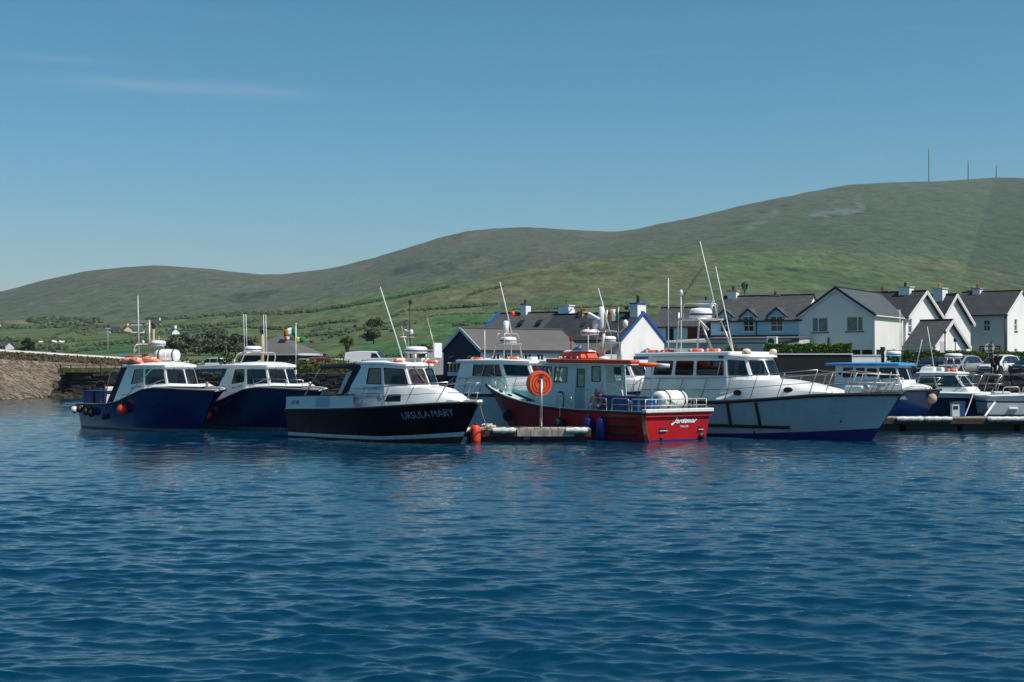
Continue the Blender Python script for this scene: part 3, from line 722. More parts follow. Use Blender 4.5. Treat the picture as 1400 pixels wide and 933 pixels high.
MB().box(-.45, -.3, -.55, .1, .9, 1.55).build('outboard_bracket', OFFWH, r, bevel=.03)
# roof gear: arch, aerials, radar
tubepart(r, 'gantry', bend([(4.0, -.85, 3.02), (4.0, -.8, 4.0), (4.0, .75, 4.0), (4.0, .85, 3.02)], .22), .03, ALLOY)
tubepart(r, 'gantry', [(4.0, -.83, 3.45), (4.0, .83, 3.45)], .018, ALLOY)
tubepart(r, 'mast', [(4.05, -.05, 3.05), (4.05, -.05, 5.15)], .045, ALLOY)
tubepart(r, 'exhaust_stack', [(4.15, .12, 3.05), (4.15, .12, 4.75)], .05, mat('tan_paint', (.45, .33, .18), .6, var=.2))
MB().lathe([(.06, 4.75), (.09, 4.8), (.09, 5.0), (.05, 5.05)], (4.15, .12, 0), 10).build('nav_light', DARKM, r)
radome(r, 4.35, .25, 3.92, .36, .26); whip(r, (4.0, -.55, 3.1), (3.85, -.55, 6.3), .028)
whip(r, (4.0, .5, 4.0), (4.0, .5, 4.4), .012); MB().lathe([(.02, 4.0), (.06, 4.05), (.06, 4.14), (.03, 4.18)], (4.0, -.35, 0), 10).build('gps_antenna', WPLAST, r, smooth=True)
MB().box(4.35, 4.9, -.62, -.15, 3.1, 3.55).build('wire_crate', mat('grey_wire_mesh', (.20, .19, .18), .7, var=.4, vscale=30), r)
raft('white life raft canister on the roof of the blue day boat', bA.world((5.25, .2, 3.10)), bA.a + R(35), 1.15, .29)
lj = bA.world((4.35, -.85, 3.06))
def jacket(label, pos, rz, sx=1.0):
    t = thing('life_jacket', label, 'life jacket', pos, rz, 'life jackets dumped on the day boat roof')
    mb = MB(); rr = random.Random(int(pos.x * 100)); rows = []
    for i in range(9):
        u = i / 8; w = .16 + .1 * math.sin(u * 3.1) + rr.uniform(-.02, .02); h = .09 + .07 * math.sin(u * 3.1 + .4) + rr.uniform(-.02, .02)
        rows.append([Vector(((u - .5) * .9 * sx, w * math.cos(a), max(0, h + h * math.sin(a)))) for a in [2 * math.pi * j / 10 for j in range(10)]])
    mb.grid(rows, close=True); mb.face(*rows[0]); mb.face(*rows[-1]); mb.build('foam_body', mat('faded_orange_cloth', (.72, .23, .13), .8, var=.3, vscale=6), t, smooth=True)
    MB().box(-.3 * sx, -.22 * sx, -.2, .2, .16, .24).build('strap', DARKM, t); MB().box(.1, .25, -.15, .15, .2, .27).build('reflective_patch', WPLAST, t)
jacket('faded orange life jacket heaped at the aft edge of the blue boat roof', bA.world((3.85, -.9, 3.06)), bA.a + .5, 1.2)
jacket('faded orange life jacket beside the gantry foot on the blue boat roof', bA.world((4.45, -.95, 3.08)), bA.a + .1, 1.0)
jacket('faded orange life jacket lying under the life raft canister', bA.world((5.0, -.55, 3.12)), bA.a + .2, 1.4)
for k, (x, y) in enumerate(((.35, -.85), (1.0, -.75))):
    t = thing('fish_bin', ('dark blue fish bin at the stern rail of the blue day boat', 'dark blue fish bin against the wheelhouse end of the blue day boat')[k], 'bin', bA.world((x + .3 * k, y, .95)), bA.a, 'blue fish bins on the day boat')
    MB().hexa([(-.4, -.35, 0), (.4, -.35, 0), (.4, .35, 0), (-.4, .35, 0), (-.46, -.4, .8), (.46, -.4, .8), (.46, .4, .8), (-.46, .4, .8)]).build('tub', mat('dark_blue_plastic', (.006, .015, .10), .5, var=.2), t, bevel=.06)
    MB().box(-.48, .48, -.42, .42, .78, .84).build('rim', MATS['dark_blue_plastic'], t, bevel=.02)
def hang(b, x, z, side, off): return b.world(b.at_x(x, z, side, off))
ball_fender('orange ball fender hung by a green rope on the royal blue hull', hang(bA, 4.5, .95, -1, .23), .25, BUOYO, hang(bA, 4.5, 1.42, -1, .06))
tubepart(bA.root, 'green_line', [(6.1, -1.12, 2.85), (4.55, -1.62, 1.5)], .02, ROPEG)
for k, (x, z, rr_) in enumerate(((.25, .88, .16), (.95, .78, .17), (1.5, .72, .17), (2.6, .55, .12))):
    ball_fender('small black fender hung along the stern quarter of the royal blue boat', hang(bA, x, z, -1, rr_), rr_, RUBBER, hang(bA, x, 1.1, -1, .05), DARKM, 'black fenders at the blue stern')
ball_fender('grey white round fender at the stern corner of the royal blue boat', hang(bA, -.25, .85, -1, .2) + Vector((.0, -.02, 0)), .16, OFFWH, hang(bA, -.2, 1.12, -1, .02), DARKM)

bB = blue_boat('day_boat', 'blue day boat with teal windows and long white aft canopy between two hulls', (-15.56, 71.45), -45, True)
r = bB.root
# long aft canopy with blue canvas drop
MB().hexa([(1.2, -1.22, 2.80), (4.0, -1.22, 2.86), (4.0, 1.22, 2.86), (1.2, 1.22, 2.80), (1.2, -1.22, 2.98), (4.0, -1.22, 3.06), (4.0, 1.22, 3.06), (1.2, 1.22, 2.98)]).build('aft_canopy', OFFWH, r, bevel=.03)
g = MB(); g.face((2.9, -1.24, 1.3), (3.15, -1.24, 1.3), (3.95, -1.18, 2.85), (3.6, -1.18, 2.85)); g.build('canvas_drop', BLUEC, r, solid=.02)
g = MB(); g.hexa([(1.3, -1.235, 2.70), (3.7, -1.235, 2.74), (3.7, -1.15, 2.74), (1.3, -1.15, 2.70), (1.3, -1.235, 2.80), (3.7, -1.235, 2.85), (3.7, -1.15, 2.85), (1.3, -1.15, 2.80)]); g.build('canvas_roll', BLUEC, r)
for y in (-1.1, 1.1): tubepart(r, 'canopy_post', [(1.35, y, 1.1), (1.35, y, 2.82)], .025, DARKM)
for xx in (4.1, 4.7):
    tubepart(r, 'gantry', bend([(xx, -1.0, 2.98), (xx + .35, -.88, 3.62), (xx + .35, .88, 3.62), (xx, 1.0, 2.98)], .25), .028, ALLOY)
radome(r, 4.8, -.28, 3.66, .42, .27)
for y0, xo in ((-.72, 0), (-.62, .05), (.42, 0), (.52, .05)): whip(r, (4.75 + xo, y0, 3.62), (4.75 + xo - .05, y0 - .03, 5.45), .022)
tubepart(r, 'exhaust_stack', [(4.4, .55, 3.0), (4.4, .55, 4.55)], .085, MATS['tan_paint'])
MB().lathe([(.1, 4.55), (.13, 4.58), (.13, 4.72), (.07, 4.8)], (4.4, .55, 0), 12).build('nav_light', DARKM, r)
MB().lathe([(.28, 2.98), (.2, 3.12), (.1, 3.22), (.03, 3.26)], (5.1, -.1, 0), 12).build('roof_vent', STEEL, r, smooth=True)
MB().lathe([(.03, 3.0), (.09, 3.1), (.09, 3.24), (.03, 3.3)], (4.2, -.95, 0), 10).build('horn', STEEL, r, smooth=True)
bB.rails([6.6, 7.6, 8.5, 9.2], .42, .05, False, -1, end0=False)
ball_fender('orange ball fender between the two blue hulls', hang(bB, 3.1, .62, -1, .22), .22, BUOYO, hang(bB, 3.1, 1.15, -1, .05), DARKM)

# ---------------------------------------------------------------- black boat
bC = Boat('cabin_cruiser', 'black hulled cruiser with white wheelhouse and navy canvas canopy', (-8.53, 60.95), -43, 9.9, 8.95,
          [(0, 1.40), (.25, 1.52), (.5, 1.55), (.7, 1.40), (.85, .98), (.94, .52), (1, .10)], [(0, 1.32), (.3, 1.40), (.55, 1.26), (.75, .86), (.9, .38), (1, .02)],
          [(0, 1.16), (.4, 1.28), (.7, 1.45), (.9, 1.58), (1, 1.62)], p=1.5, xt=-.12)
bC.hull([BLACKH, BOOTW, ANTIF], [(2, lambda t: .06 + .24 * max(0, t - .6) ** 1.3 * 3), (1, lambda t: .20 + .28 * max(0, t - .6) ** 1.3 * 3), (0, None)], cap=WHITE)
r = bC.root
# raised white bulwark aft
for sd in (-1, 1):
    g = MB(); xs = [-.1, 1, 2, 3, 4, 4.4]
    g.grid([[bC.edge(x, .03, -.01, sd) for x in xs], [bC.edge(x, .05, (.52 if x < 2.6 else .5) , sd) for x in xs], [bC.edge(x, .12, (.52 if x < 2.6 else .5), sd) for x in xs], [bC.edge(x, .14, -.01, sd) for x in xs]])
    o = g.build('bulwark', GREYWH, r)
    MB().tube([bC.edge(x, .08, .53, sd) for x in xs], .03, 6).build('capping', NAVYC, o)
    g = MB(); g.grid([[bC.edge(x, .022, .06, sd) for x in (2.0, 2.9)], [bC.edge(x, .042, .46, sd) for x in (2.0, 2.9)]]); g.build('access_panel', mat('blue_grey_panel', (.28, .42, .52), .5), o)
g = MB(); a_, b_ = bC.edge(-.1, .05, 0), bC.edge(-.1, .05, 0, 1); g.hexa([a_, a_ + Vector((.08, 0, 0)), b_ + Vector((.08, 0, 0)), b_, a_ + Vector((0, 0, .52)), a_ + Vector((.08, 0, .52)), b_ + Vector((.08, 0, .52)), b_ + Vector((0, 0, .52))]); g.build('stern_board', GREYWH, r)
ticks(r, lambda u, v, o: bC.edge(.25 + u * .6, .04 - o, .2 + v * .16), 0, 1, 0, 1, 5, INK, seed=3)
base = [(3.5, 1.28), (6.05, 1.28), (7.4, .80), (7.75, 0)]; top = [(4.35, 1.16), (5.75, 1.16), (6.6, .72), (6.85, 0)]
cabin(r, base, top, 1.3, [3.05, 3.05, 2.98, 2.98], {0: [(.46, .92, 2.28, 2.88)], 1: [(.06, .90, 2.28, 2.86)], 2: [(.08, .94, 2.26, 2.86)]}, WHITE, GL_CLEAR, roofm=WHITE, over=(.1, .07, .1), crown=.12, roof_h=.08)
MB().box(4.6, 6.6, -.8, .8, 1.4, 2.05).build('helm_console', INTER, r, bevel=.05); MB().box(4.8, 5.2, .1, .6, 1.4, 2.6).build('helm_seat', INTER, r, bevel=.08)
# forward coachroof
def coachroof(b, secs, m, name='coachroof'):
    """secs: x, half width low, z low, half width high, z high"""
    g = MB(); g.grid([[Vector((x, -w0, z0)), Vector((x, -w0 * .98, z0 + (z1 - z0) * .5)), Vector((x, -w1, z1)), Vector((x, -w1 * .5, z1 + .04)), Vector((x, 0, z1 + .05)), Vector((x, w1 * .5, z1 + .04)), Vector((x, w1, z1)), Vector((x, w0 * .98, z0 + (z1 - z0) * .5)), Vector((x, w0, z0))] for x, w0, z0, w1, z1 in secs])
    for q, d in ((secs[0], -1), (secs[-1], 1)):
        x, w0, z0, w1, z1 = q; g.face((x, -w0, z0), (x, w0, z0), (x, w1, z1), (x, 0, z1 + .05), (x, -w1, z1))
    return g.build(name, m, b.root, smooth=True, auto=38, weld=True)
coachroof(bC, [(3.7, 1.30, 1.2, 1.22, 1.75), (5.85, 1.30, 1.3, 1.20, 2.04), (6.6, 1.14, 1.34, .98, 2.14), (7.4, .96, 1.38, .76, 2.16), (8.1, .78, 1.42, .56, 2.06), (8.8, .56, 1.5, .36, 1.84), (9.2, .40, 1.52, .24, 1.70), (9.35, .26, 1.52, .16, 1.62)], WHITE)
f0, _ = quadmap(Vector((3.5, -1.28, 1.3)), Vector((6.1, -1.28, 1.3)), Vector((5.85, -1.16, 3.05)), Vector((4.35, -1.16, 3.05)))
ticks(r, f0, .36, .86, .42, .49, 13, mat('grey_lettering', (.30, .36, .40), .6), seed=11); ticks(r, f0, .36, .86, .32, .35, 15, INK, seed=12); ticks(r, f0, .36, .82, .26, .29, 15, INK, seed=13)
MB().lathe([(.02, 0), (.11, 0), (.13, .012), (.13, .03), (.0, .03)], (0, 0, 0), 18).build('porthole', STEEL, r, smooth=True).matrix_local = Matrix.Translation((5.75, -1.30, 1.72)) @ Matrix.Rotation(R(90), 4, 'X')
g = MB(); g.face((6.0, -1.295, 1.58), (6.85, -1.225, 1.60), (6.80, -1.15, 1.88), (6.15, -1.235, 1.86)); o = g.build('side_window', GL_DARK, r, solid=.02)
f1, _ = quadmap(Vector((7.4, -.80, 1.3)), Vector((7.75, 0, 1.3)), Vector((6.85, 0, 2.98)), Vector((6.6, -.72, 2.98)))
for s2 in (1, -1):
    mf = (lambda u, v, o, s2=s2: Vector((f1(u, v, o).x, s2 * f1(u, v, o).y, f1(u, v, o).z)))
    wipers(r, mf, .42, .62, 1.0, .3); wipers(r, mf, .46, .64, .98, .3)
# navy canvas cockpit cover
cv = MB(); cv.hexa([(1.7, -1.2, 2.86), (4.45, -1.2, 2.92), (4.45, 1.2, 2.92), (1.7, 1.2, 2.86), (1.85, -1.12, 3.04), (4.45, -1.14, 3.12), (4.45, 1.14, 3.12), (1.85, 1.12, 3.04)]); cv.build('canvas_canopy', NAVYC, r, bevel=.05)
for sd in (-1, 1):
    g = MB(); g.face((3.05, sd * 1.25, 1.75), (3.55, sd * 1.27, 1.7), (4.5, sd * 1.17, 2.95), (3.95, sd * 1.19, 2.95)); o = g.build('canvas_side', NAVYC, r, solid=.03)
    g = MB(); g.face((3.17, sd * 1.285, 1.85), (3.40, sd * 1.29, 1.85), (4.0, sd * 1.215, 2.8), (3.68, sd * 1.225, 2.75)); g.build('clear_panel', mat('cloudy_vinyl', (.45, .46, .42), .3, var=.2), o)
    tubepart(r, 'canopy_pole', [(.95, sd * 1.2, 1.75), (1.9, sd * 1.15, 2.9)], .022, STEEL)
g = MB(); g.box(4.55, 6.3, -.9, .9, 3.16, 3.30); g.build('roof_locker', OFFWH, r, bevel=.04)
# aerials, radar, lights
whip(r, (5.6, .1, 3.2), (4.2, .1, 6.2), .03); whip(r, (5.7, .35, 3.2), (5.15, .4, 4.6), .025, ALLOY); whip(r, (6.9, .8, 3.1), (6.3, .75, 4.9), .022, ALLOY)
tubepart(r, 'mast', bend([(5.35, .6, 3.1), (5.35, .6, 4.4), (5.3, .4, 4.45)], .1), .04, ALLOY)
tubepart(r, 'spreader', [(5.35, .15, 4.15), (5.35, .9, 4.15)], .03, ALLOY)
MB().lathe([(.06, 4.25), (.08, 4.3), (.08, 4.42), (.04, 4.46)], (5.5, .62, 0), 10).build('nav_light', OFFWH, r, smooth=True)
MB().box(5.75, 5.87, .45, .6, 3.1, 3.75).build('dan_flag_roll', mat('cream_canvas', (.72, .66, .42), .7), r, bevel=.03)
for x, y in ((6.15, -.25), (6.15, .35), (6.65, -.25), (6.65, .35)): tubepart(r, 'radar_leg', [(x, y, 3.05), (x, y, 3.48)], .035, ALLOY)
radome(r, 6.4, .05, 3.48, .46, .28)
MB().box(6.75, 6.85, .62, 1.05, 3.3, 3.9).build('radar_reflector', WPLAST, r, bevel=.02)
bC.rails([3.85, 4.7, 5.9, 7.15, 8.45], .78, .45, True, -1, r=.021); bC.rails([3.85, 4.7, 5.9, 7.15, 8.45], .78, .45, True, 1)
bC.pulpit(8.9, .75)
bC.letters('URSULA MARY', 6.95, 9.05, .90, 1.08, PALEINK, -1, .27, 0, .0)
MB().lathe([(.04, -.2), (.1, -.12), (.1, .12), (.04, .2)], (9.95, 0, 1.6), 10, 'y').build('bow_roller', STEEL, r, smooth=True)
MB().hexa([(9.2, -.2, 1.58), (10.05, -.08, 1.6), (10.05, .08, 1.6), (9.2, .2, 1.58), (9.2, -.2, 1.68), (10.05, -.1, 1.7), (10.05, .1, 1.7), (9.2, .2, 1.68)]).build('bow_sprit', WHITE, r, bevel=.02)
lifering('orange life ring beside the radar on the black cruiser roof', bC.world((6.1, -.62, 3.10)), .26); lifering('orange life ring at the front of the black cruiser roof', bC.world((6.75, .55, 3.08)), .26)

# ---------------------------------------------------------------- white cruisers (shared shape)
def white_cruiser(name, label, O, head, Lg, Lw, k, deep=False, hullm=None, sheer=None, p=1.5):
    return Boat(name, label, O, head, Lg, Lw, [(0, 1.55 * k), (.25, 1.68 * k), (.5, 1.72 * k), (.68, 1.60 * k), (.82, 1.22 * k), (.92, .70 * k), (1, .10)],
                [(0, 1.45 * k), (.3, 1.52 * k), (.55, 1.36 * k), (.75, .90 * k), (.9, .36 * k), (1, .02)], sheer or [(0, 1.42), (.4, 1.46), (.6, 1.62), (.8, 1.84), (1, 1.92)], p=p, xt=-.15)
bG = white_cruiser('motor_cruiser', 'large pale grey cruiser with black fender strips and blue boot stripe', (5.72, 65.94), -45, 13.75, 12.35, 1.05)
bG.hull([WHULL, BOOTB, ANTIF], [(2, lambda t: -.02), (1, lambda t: .10 + .95 * max(0, t - .42) ** 1.6), (0, None)], cap=RUBBER, sr=.07)
r = bG.root
for x in (6.55, 7.95):
    g = MB(); zs = [.48, .8, 1.1, 1.45]; g.tube([bG.at_x(x, z, -1, .03) for z in zs], .065, 6); g.build('fender_strip', RUBBER, r, smooth=True)
g = MB(); g.tube([bG.at_x(x, .45, -1, .03) for x in np.linspace(1.0, 9.2, 14)], .07, 6); g.build('fender_strip', RUBBER, r, smooth=True)
for x, z in ((7.6, .22), (11.3, .75)): MB().lathe([(.03, -.02), (.05, 0), (.05, .03), (.03, .04)], bG.at_x(x, z, -1, .0), 8, 'y').build('skin_fitting', DARKM, r)
base = [(1.5, 1.58), (6.4, 1.58), (7.75, 1.05), (8.05, 0)]; top = [(2.05, 1.50), (6.25, 1.50), (6.95, .98), (7.1, 0)]
cabin(r, base, top, 1.35, [3.42, 3.42, 3.36, 3.36], {0: [(.115, .335, 2.60, 3.18), (.385, .60, 2.60, 3.18), (.65, .965, 2.60, 3.18)], 1: [(.10, .86, 2.60, 3.20)], 2: [(.06, .92, 2.60, 3.20)]}, WHITE, {0: GL_DARK}, roofm=None, rz=.12)
for sd in (-1, 1): MB().bar((5.85, sd * 1.52, 2.62), (6.0, sd * 1.515, 3.17), .035).build('window_mullion', GREYWH, r)
# two-level roof
rf = MB(); rf.hexa([(1.35, -1.62, 3.42), (6.45, -1.60, 3.42), (6.45, 1.60, 3.42), (1.35, 1.62, 3.42), (1.25, -1.60, 3.56), (6.5, -1.56, 3.60), (6.5, 1.56, 3.60), (1.25, 1.60, 3.56)]); rf.build('cabin_roof', WHITE, r, bevel=.04)
rf = MB(); rf.hexa([(6.40, -1.50, 3.40), (7.2, -1.0, 3.35), (7.2, 1.0, 3.35), (6.40, 1.50, 3.40), (6.40, -1.46, 3.53), (7.15, -.95, 3.47), (7.15, .95, 3.47), (6.40, 1.46, 3.53)]); rf.build('pilothouse_roof', WHITE, r, bevel=.04)
tubepart(r, 'roof_handrail', [(2.3, -1.56, 3.37), (5.9, -1.56, 3.37)], .018, OFFWH)
MB().box(5.95, 6.15, -1.62, -1.5, 3.30, 3.42).build('deck_light', DARKM, r, bevel=.02)
MB().box(2.3, 6.2, -1.2, 1.2, 1.5, 2.2).build('saloon_furniture', INTER, r)
coachroof(bG, [(5.0, 1.66, 1.35, 1.56, 2.30), (7.0, 1.62, 1.50, 1.46, 2.42), (8.2, 1.42, 1.60, 1.18, 2.38), (9.4, 1.10, 1.70, .85, 2.24), (10.4, .82, 1.78, .60, 2.06), (10.9, .66, 1.80, .48, 1.98)], WHITE)
for x, y, z in ((6.95, -1.56, 1.86), (9.15, -1.08, 1.99)):
    o = MB().lathe([(.01, 0), (.17, 0), (.20, .015), (.20, .03), (.15, .035), (.01, .03)], (0, 0, 0), 18).build('porthole', RUBBER, r, smooth=True)
    o.matrix_local = Matrix.Translation((x, y - .045, z)) @ Matrix.Rotation(R(17 if x > 8 else 5), 4, 'Z') @ Matrix.Rotation(R(95), 4, 'X') @ Matrix.Diagonal((1, .62, 1, 1))
fa, _ = quadmap(Vector((6.45, -1.58, 1.35)), Vector((7.95, -1.20, 1.35)), Vector((7.05, -1.08, 3.36)), Vector((6.3, -1.50, 3.42)))
ff, _ = quadmap(Vector((7.95, -1.20, 1.35)), Vector((8.1, 0, 1.35)), Vector((7.15, 0, 3.36)), Vector((7.05, -1.08, 3.36)))
for f_, u in ((fa, .15), (fa, .22), (ff, .8)): wipers(r, f_, u + .25, .50, .80, -.2)
for x, y, s3 in ((6.9, -.9, .19), (7.05, .85, .16)):
    MB().lathe([(s3 * .6, 3.46), (s3, 3.5), (s3 * 1.05, 3.62), (s3 * .7, 3.7), (s3 * .2, 3.72)], (x, y, 0), 12).build('searchlight', mat('cream_plastic', (.72, .55, .38), .5), r, smooth=True)
# gantry with radar
for y in (-.75, .75):
    tubepart(r, 'gantry_leg', [(3.0, y, 3.55), (3.15, y, 5.35)], .04, STEEL); tubepart(r, 'gantry_leg', [(5.05, y, 3.55), (4.3, y, 5.05)], .045, STEEL)
tubepart(r, 'gantry_beam', bend([(3.1, -.95, 5.05), (4.35, -.95, 5.05), (4.9, -.9, 4.55)], .15), .05, ALLOY); tubepart(r, 'gantry_beam', [(3.1, .9, 5.05), (4.35, .9, 5.05)], .05, ALLOY)
for x in (3.15, 3.8, 4.3): tubepart(r, 'gantry_beam', [(x, -.95, 5.05), (x, .9, 5.05)], .045, ALLOY)
tubepart(r, 'gantry_hoop', bend([(3.2, -.5, 5.05), (3.2, -.5, 5.75), (4.25, .6, 5.75), (4.25, .6, 5.05)], .15), .035, STEEL)
radome(r, 3.75, .05, 5.10, .52, .46)
for a_, b_ in (((2.6, -.8, 3.5), (2.6, -.8, 6.9)), ((3.2, -.65, 3.6), (3.2, -.65, 6.2)), ((4.2, .75, 5.0), (3.3, .6, 8.6)), ((5.3, .4, 3.5), (4.25, .5, 7.4))): whip(r, a_, b_, .03)
MB().lathe([(.04, 6.1), (.08, 6.15), (.08, 6.3), (.03, 6.38)], (3.2, -.65, 0), 10).build('nav_light', OFFWH, r, smooth=True)
bG.rails([1.3, 2.4, 3.7, 5.0, 6.3, 7.6, 8.9, 10.3], 1.0, .38, True, -1, r=.02, inset=.14)
bG.rails([5.0, 6.3, 7.6, 8.9, 10.3], .95, .38, True, 1, r=.02, inset=.14)
for sd in (-1, 1):
    tubepart(r, 'bow_rail', [bG.edge(10.6, .14, .98, sd), bG.edge(12.0, .12, .82, sd), Vector((13.55, sd * .12, 2.62))], .022, ALLOY); tubepart(r, 'bow_rail', [bG.edge(10.6, .14, .5, sd), bG.edge(12.0, .12, .45, sd), Vector((13.5, sd * .12, 2.3))], .016, ALLOY)
    for x in (11.3, 12.2, 13.0): tubepart(r, 'bow_stanchion', [bG.edge(x - .35, .14, 0, sd), bG.edge(x, .12, .84, sd)], .018, ALLOY)
tubepart(r, 'bow_hoop', bend([(13.0, -.3, 1.9), (13.55, -.12, 2.62), (13.55, .12, 2.62), (13.0, .3, 1.9)], .1), .022, ALLOY)
MB().box(11.3, 12.1, -.35, .35, 1.82, 2.18).build('anchor_locker', GREYWH, r, bevel=.05); MB().lathe([(.1, -.35), (.16, -.3), (.1, -.1), (.1, .1), (.16, .3), (.1, .35)], (12.3, 0, 2.1), 12, 'y').build('windlass', STEEL, r, smooth=True)
MB().bar((12.6, 0, 2.0), (13.85, 0, 1.98), .09, .07).build('anchor_shank', STEEL, r); g = MB(); g.hexa([(13.6, -.22, 1.75), (13.95, -.03, 2.02), (13.95, .03, 2.02), (13.6, .22, 1.75), (13.58, -.2, 1.8), (13.9, -.02, 2.06), (13.9, .02, 2.06), (13.58, .2, 1.8)]); g.build('anchor_fluke', STEEL, r)
lifering('orange life ring at the aft edge of the large grey cruiser roof', bG.world((1.75, -.9, 3.57)), .32); lifering('orange life ring beside the aft one on the grey cruiser roof', bG.world((2.45, -.6, 3.575)), .3)
lifering('orange life ring under the gantry legs of the large grey cruiser', bG.world((4.3, -1.0, 3.59)), .3); lifering('orange life ring forward of the gantry on the grey cruiser roof', bG.world((5.2, -1.0, 3.595)), .3)

def mid_cruiser(name, label, O, head, sheer):
    b = white_cruiser(name, label, O, head, 10.4, 9.4, .92, sheer=sheer)
    b.hull([WHULL, BOOTB, ANTIF], [(2, lambda t: -.02), (1, lambda t: .12 + .2 * max(0, t - .5)), (0, None)], cap=RUBBER, sr=.06)
    r = b.root
    base = [(1.4, 1.45), (5.5, 1.45), (6.95, .90), (7.25, 0)]; top = [(2.0, 1.34), (4.7, 1.34), (6.0, .85), (6.25, 0)]
    cabin(r, base, top, 1.4, [3.16, 3.16, 3.10, 3.10], {0: [(.33, .93, 2.52, 3.02)], 1: [(.06, .88, 2.55, 3.0)], 2: [(.08, .94, 2.5, 3.0)]}, WHITE, GL_DARK, roofm=WHITE, over=(.3, .08, .1), crown=.06, roof_h=.09)
    for u in (.5, .72): MB().bar((1.4 + 4.1 * u, -1.41, 2.5), (2.0 + 2.7 * u + .3, -1.36, 3.02), .03).build('window_mullion', STEEL, r)
    MB().box(2.3, 5.5, -.9, .9, 1.5, 2.2).build('helm_console', INTER, r)
    coachroof(b, [(4.6, 1.50, 1.45, 1.40, 2.15), (6.2, 1.38, 1.52, 1.2, 2.30), (7.3, 1.12, 1.6, .92, 2.22), (8.4, .7, 1.68, .5, 1.95), (8.8, .5, 1.7, .36, 1.86)], WHITE)
    b.rails([1.2, 2.2, 3.3, 4.4, 5.5, 6.6, 7.7], .78, .3, True, -1); b.rails([4.4, 5.5, 6.6, 7.7], .78, .3, True, 1); b.pulpit(8.2, .75)
    f_, _ = quadmap(Vector((7.1, -1.05, 1.4)), Vector((7.25, 0, 1.4)), Vector((6.25, 0, 3.1)), Vector((6.15, -.98, 3.1)))
    wipers(r, f_, .3, .62, .98, .3)
    return b
def hoop_mast(r, x, z, m, w=.62, h=1.25):
    for dx, hh in ((0, h), (.75, h)):
        tubepart(r, 'radar_frame', bend([(x + dx, -w, z), (x + dx * .6 + .15, -w * .72, z + hh), (x + dx * .6 + .15, w * .72, z + hh), (x + dx, w, z)], .12), .028, m)
    tubepart(r, 'radar_shelf', [(x + .15, -w * .85, z + h * .62), (x + .75, -w * .85, z + h * .62)], .025, m); MB().box(x + .05, x + .8, -w * .85, w * .85, z + h * .60, z + h * .64).build('radar_shelf', m, r)
    radome(r, x + .42, 0, z + h * .645, .40, .30)
bD = mid_cruiser('motor_cruiser', 'white cruiser with dark tinted windows beside the black hull and navy shed', (-2.87, 69.45), -45, [(0, 1.62), (.4, 1.66), (.6, 1.72), (.8, 1.84), (1, 1.9)])
r = bD.root; hoop_mast(r, 3.4, 3.24, ALLOY)
whip(r, (3.0, -.75, 3.2), (3.0, -.75, 4.65), .03); whip(r, (4.05, 0, 4.5), (3.25, 0, 6.95), .03)
MB().lathe([(.08, 4.5), (.14, 4.55), (.14, 5.05), (.08, 5.1)], (3.75, -.1, 0), 12).build('radar_reflector', WPLAST, r, smooth=True)
MB().lathe([(.05, 5.3), (.1, 5.35), (.1, 5.5), (.05, 5.55)], (3.95, .15, 0), 10).build('nav_light', BUOYO, r, smooth=True)
lifering('orange life ring on the roof of the white cruiser before the navy shed', bD.world((2.55, -.8, 3.25)), .28); lifering('orange life ring by the radar frame of the white cruiser before the navy shed', bD.world((4.35, -.2, 3.28)), .26)
MB().box(5.35, 5.55, -.2, .2, 3.22, 3.4).build('roof_locker', WPLAST, r, bevel=.03)
bF = mid_cruiser('motor_cruiser', 'white cruiser glimpsed behind the red boat with angled wheelhouse windows', (2.3, 77.4), -45, [(0, 1.45), (.4, 1.5), (.6, 1.62), (.8, 1.78), (1, 1.85)])
r = bF.root; hoop_mast(r, 3.5, 3.24, STEEL, .7, 1.55)
whip(r, (3.2, -.8, 3.2), (3.2, -.8, 5.0), .03); whip(r, (4.0, 0, 4.8), (3.2, 0, 7.1), .035)
MB().lathe([(.08, 4.9), (.16, 5.0), (.16, 6.0), (.08, 6.1)], (3.5, -.1, 0), 12).build('radar_reflector', OFFWH, r, smooth=True)
tubepart(r, 'flag_staff', [(4.3, .35, 4.75), (4.3, .35, 6.1)], .018, STEEL)
fl_ = thing('ensign', 'small green white orange flag on the cruiser mast before the white gable', 'flag', bF.world((4.3, .35, 5.35)), bF.a)
for k, m_ in enumerate((mat('flag_green', (.015, .22, .09), .8), mat('flag_white', (.75, .75, .73), .8), mat('flag_orange', (.75, .22, .03), .8))):
    g = MB(); g.grid([[Vector((-(.02 + .2 * (k + q / 3)), .03 * math.sin((k + q / 3) * 2.2), z)) for q in range(4)] for z in (0, .62)]); g.build('stripe', m_, fl_, smooth=True, solid=.01)
g = MB(); g.grid([[Vector((2.9 - .25 * q, -1.0 - .2 * math.sin(q), 3.75 - .12 * q + z)) for q in range(4)] for z in (0, .32)]); g.build('blue_pennant', BLUEP, r, smooth=True, solid=.01)

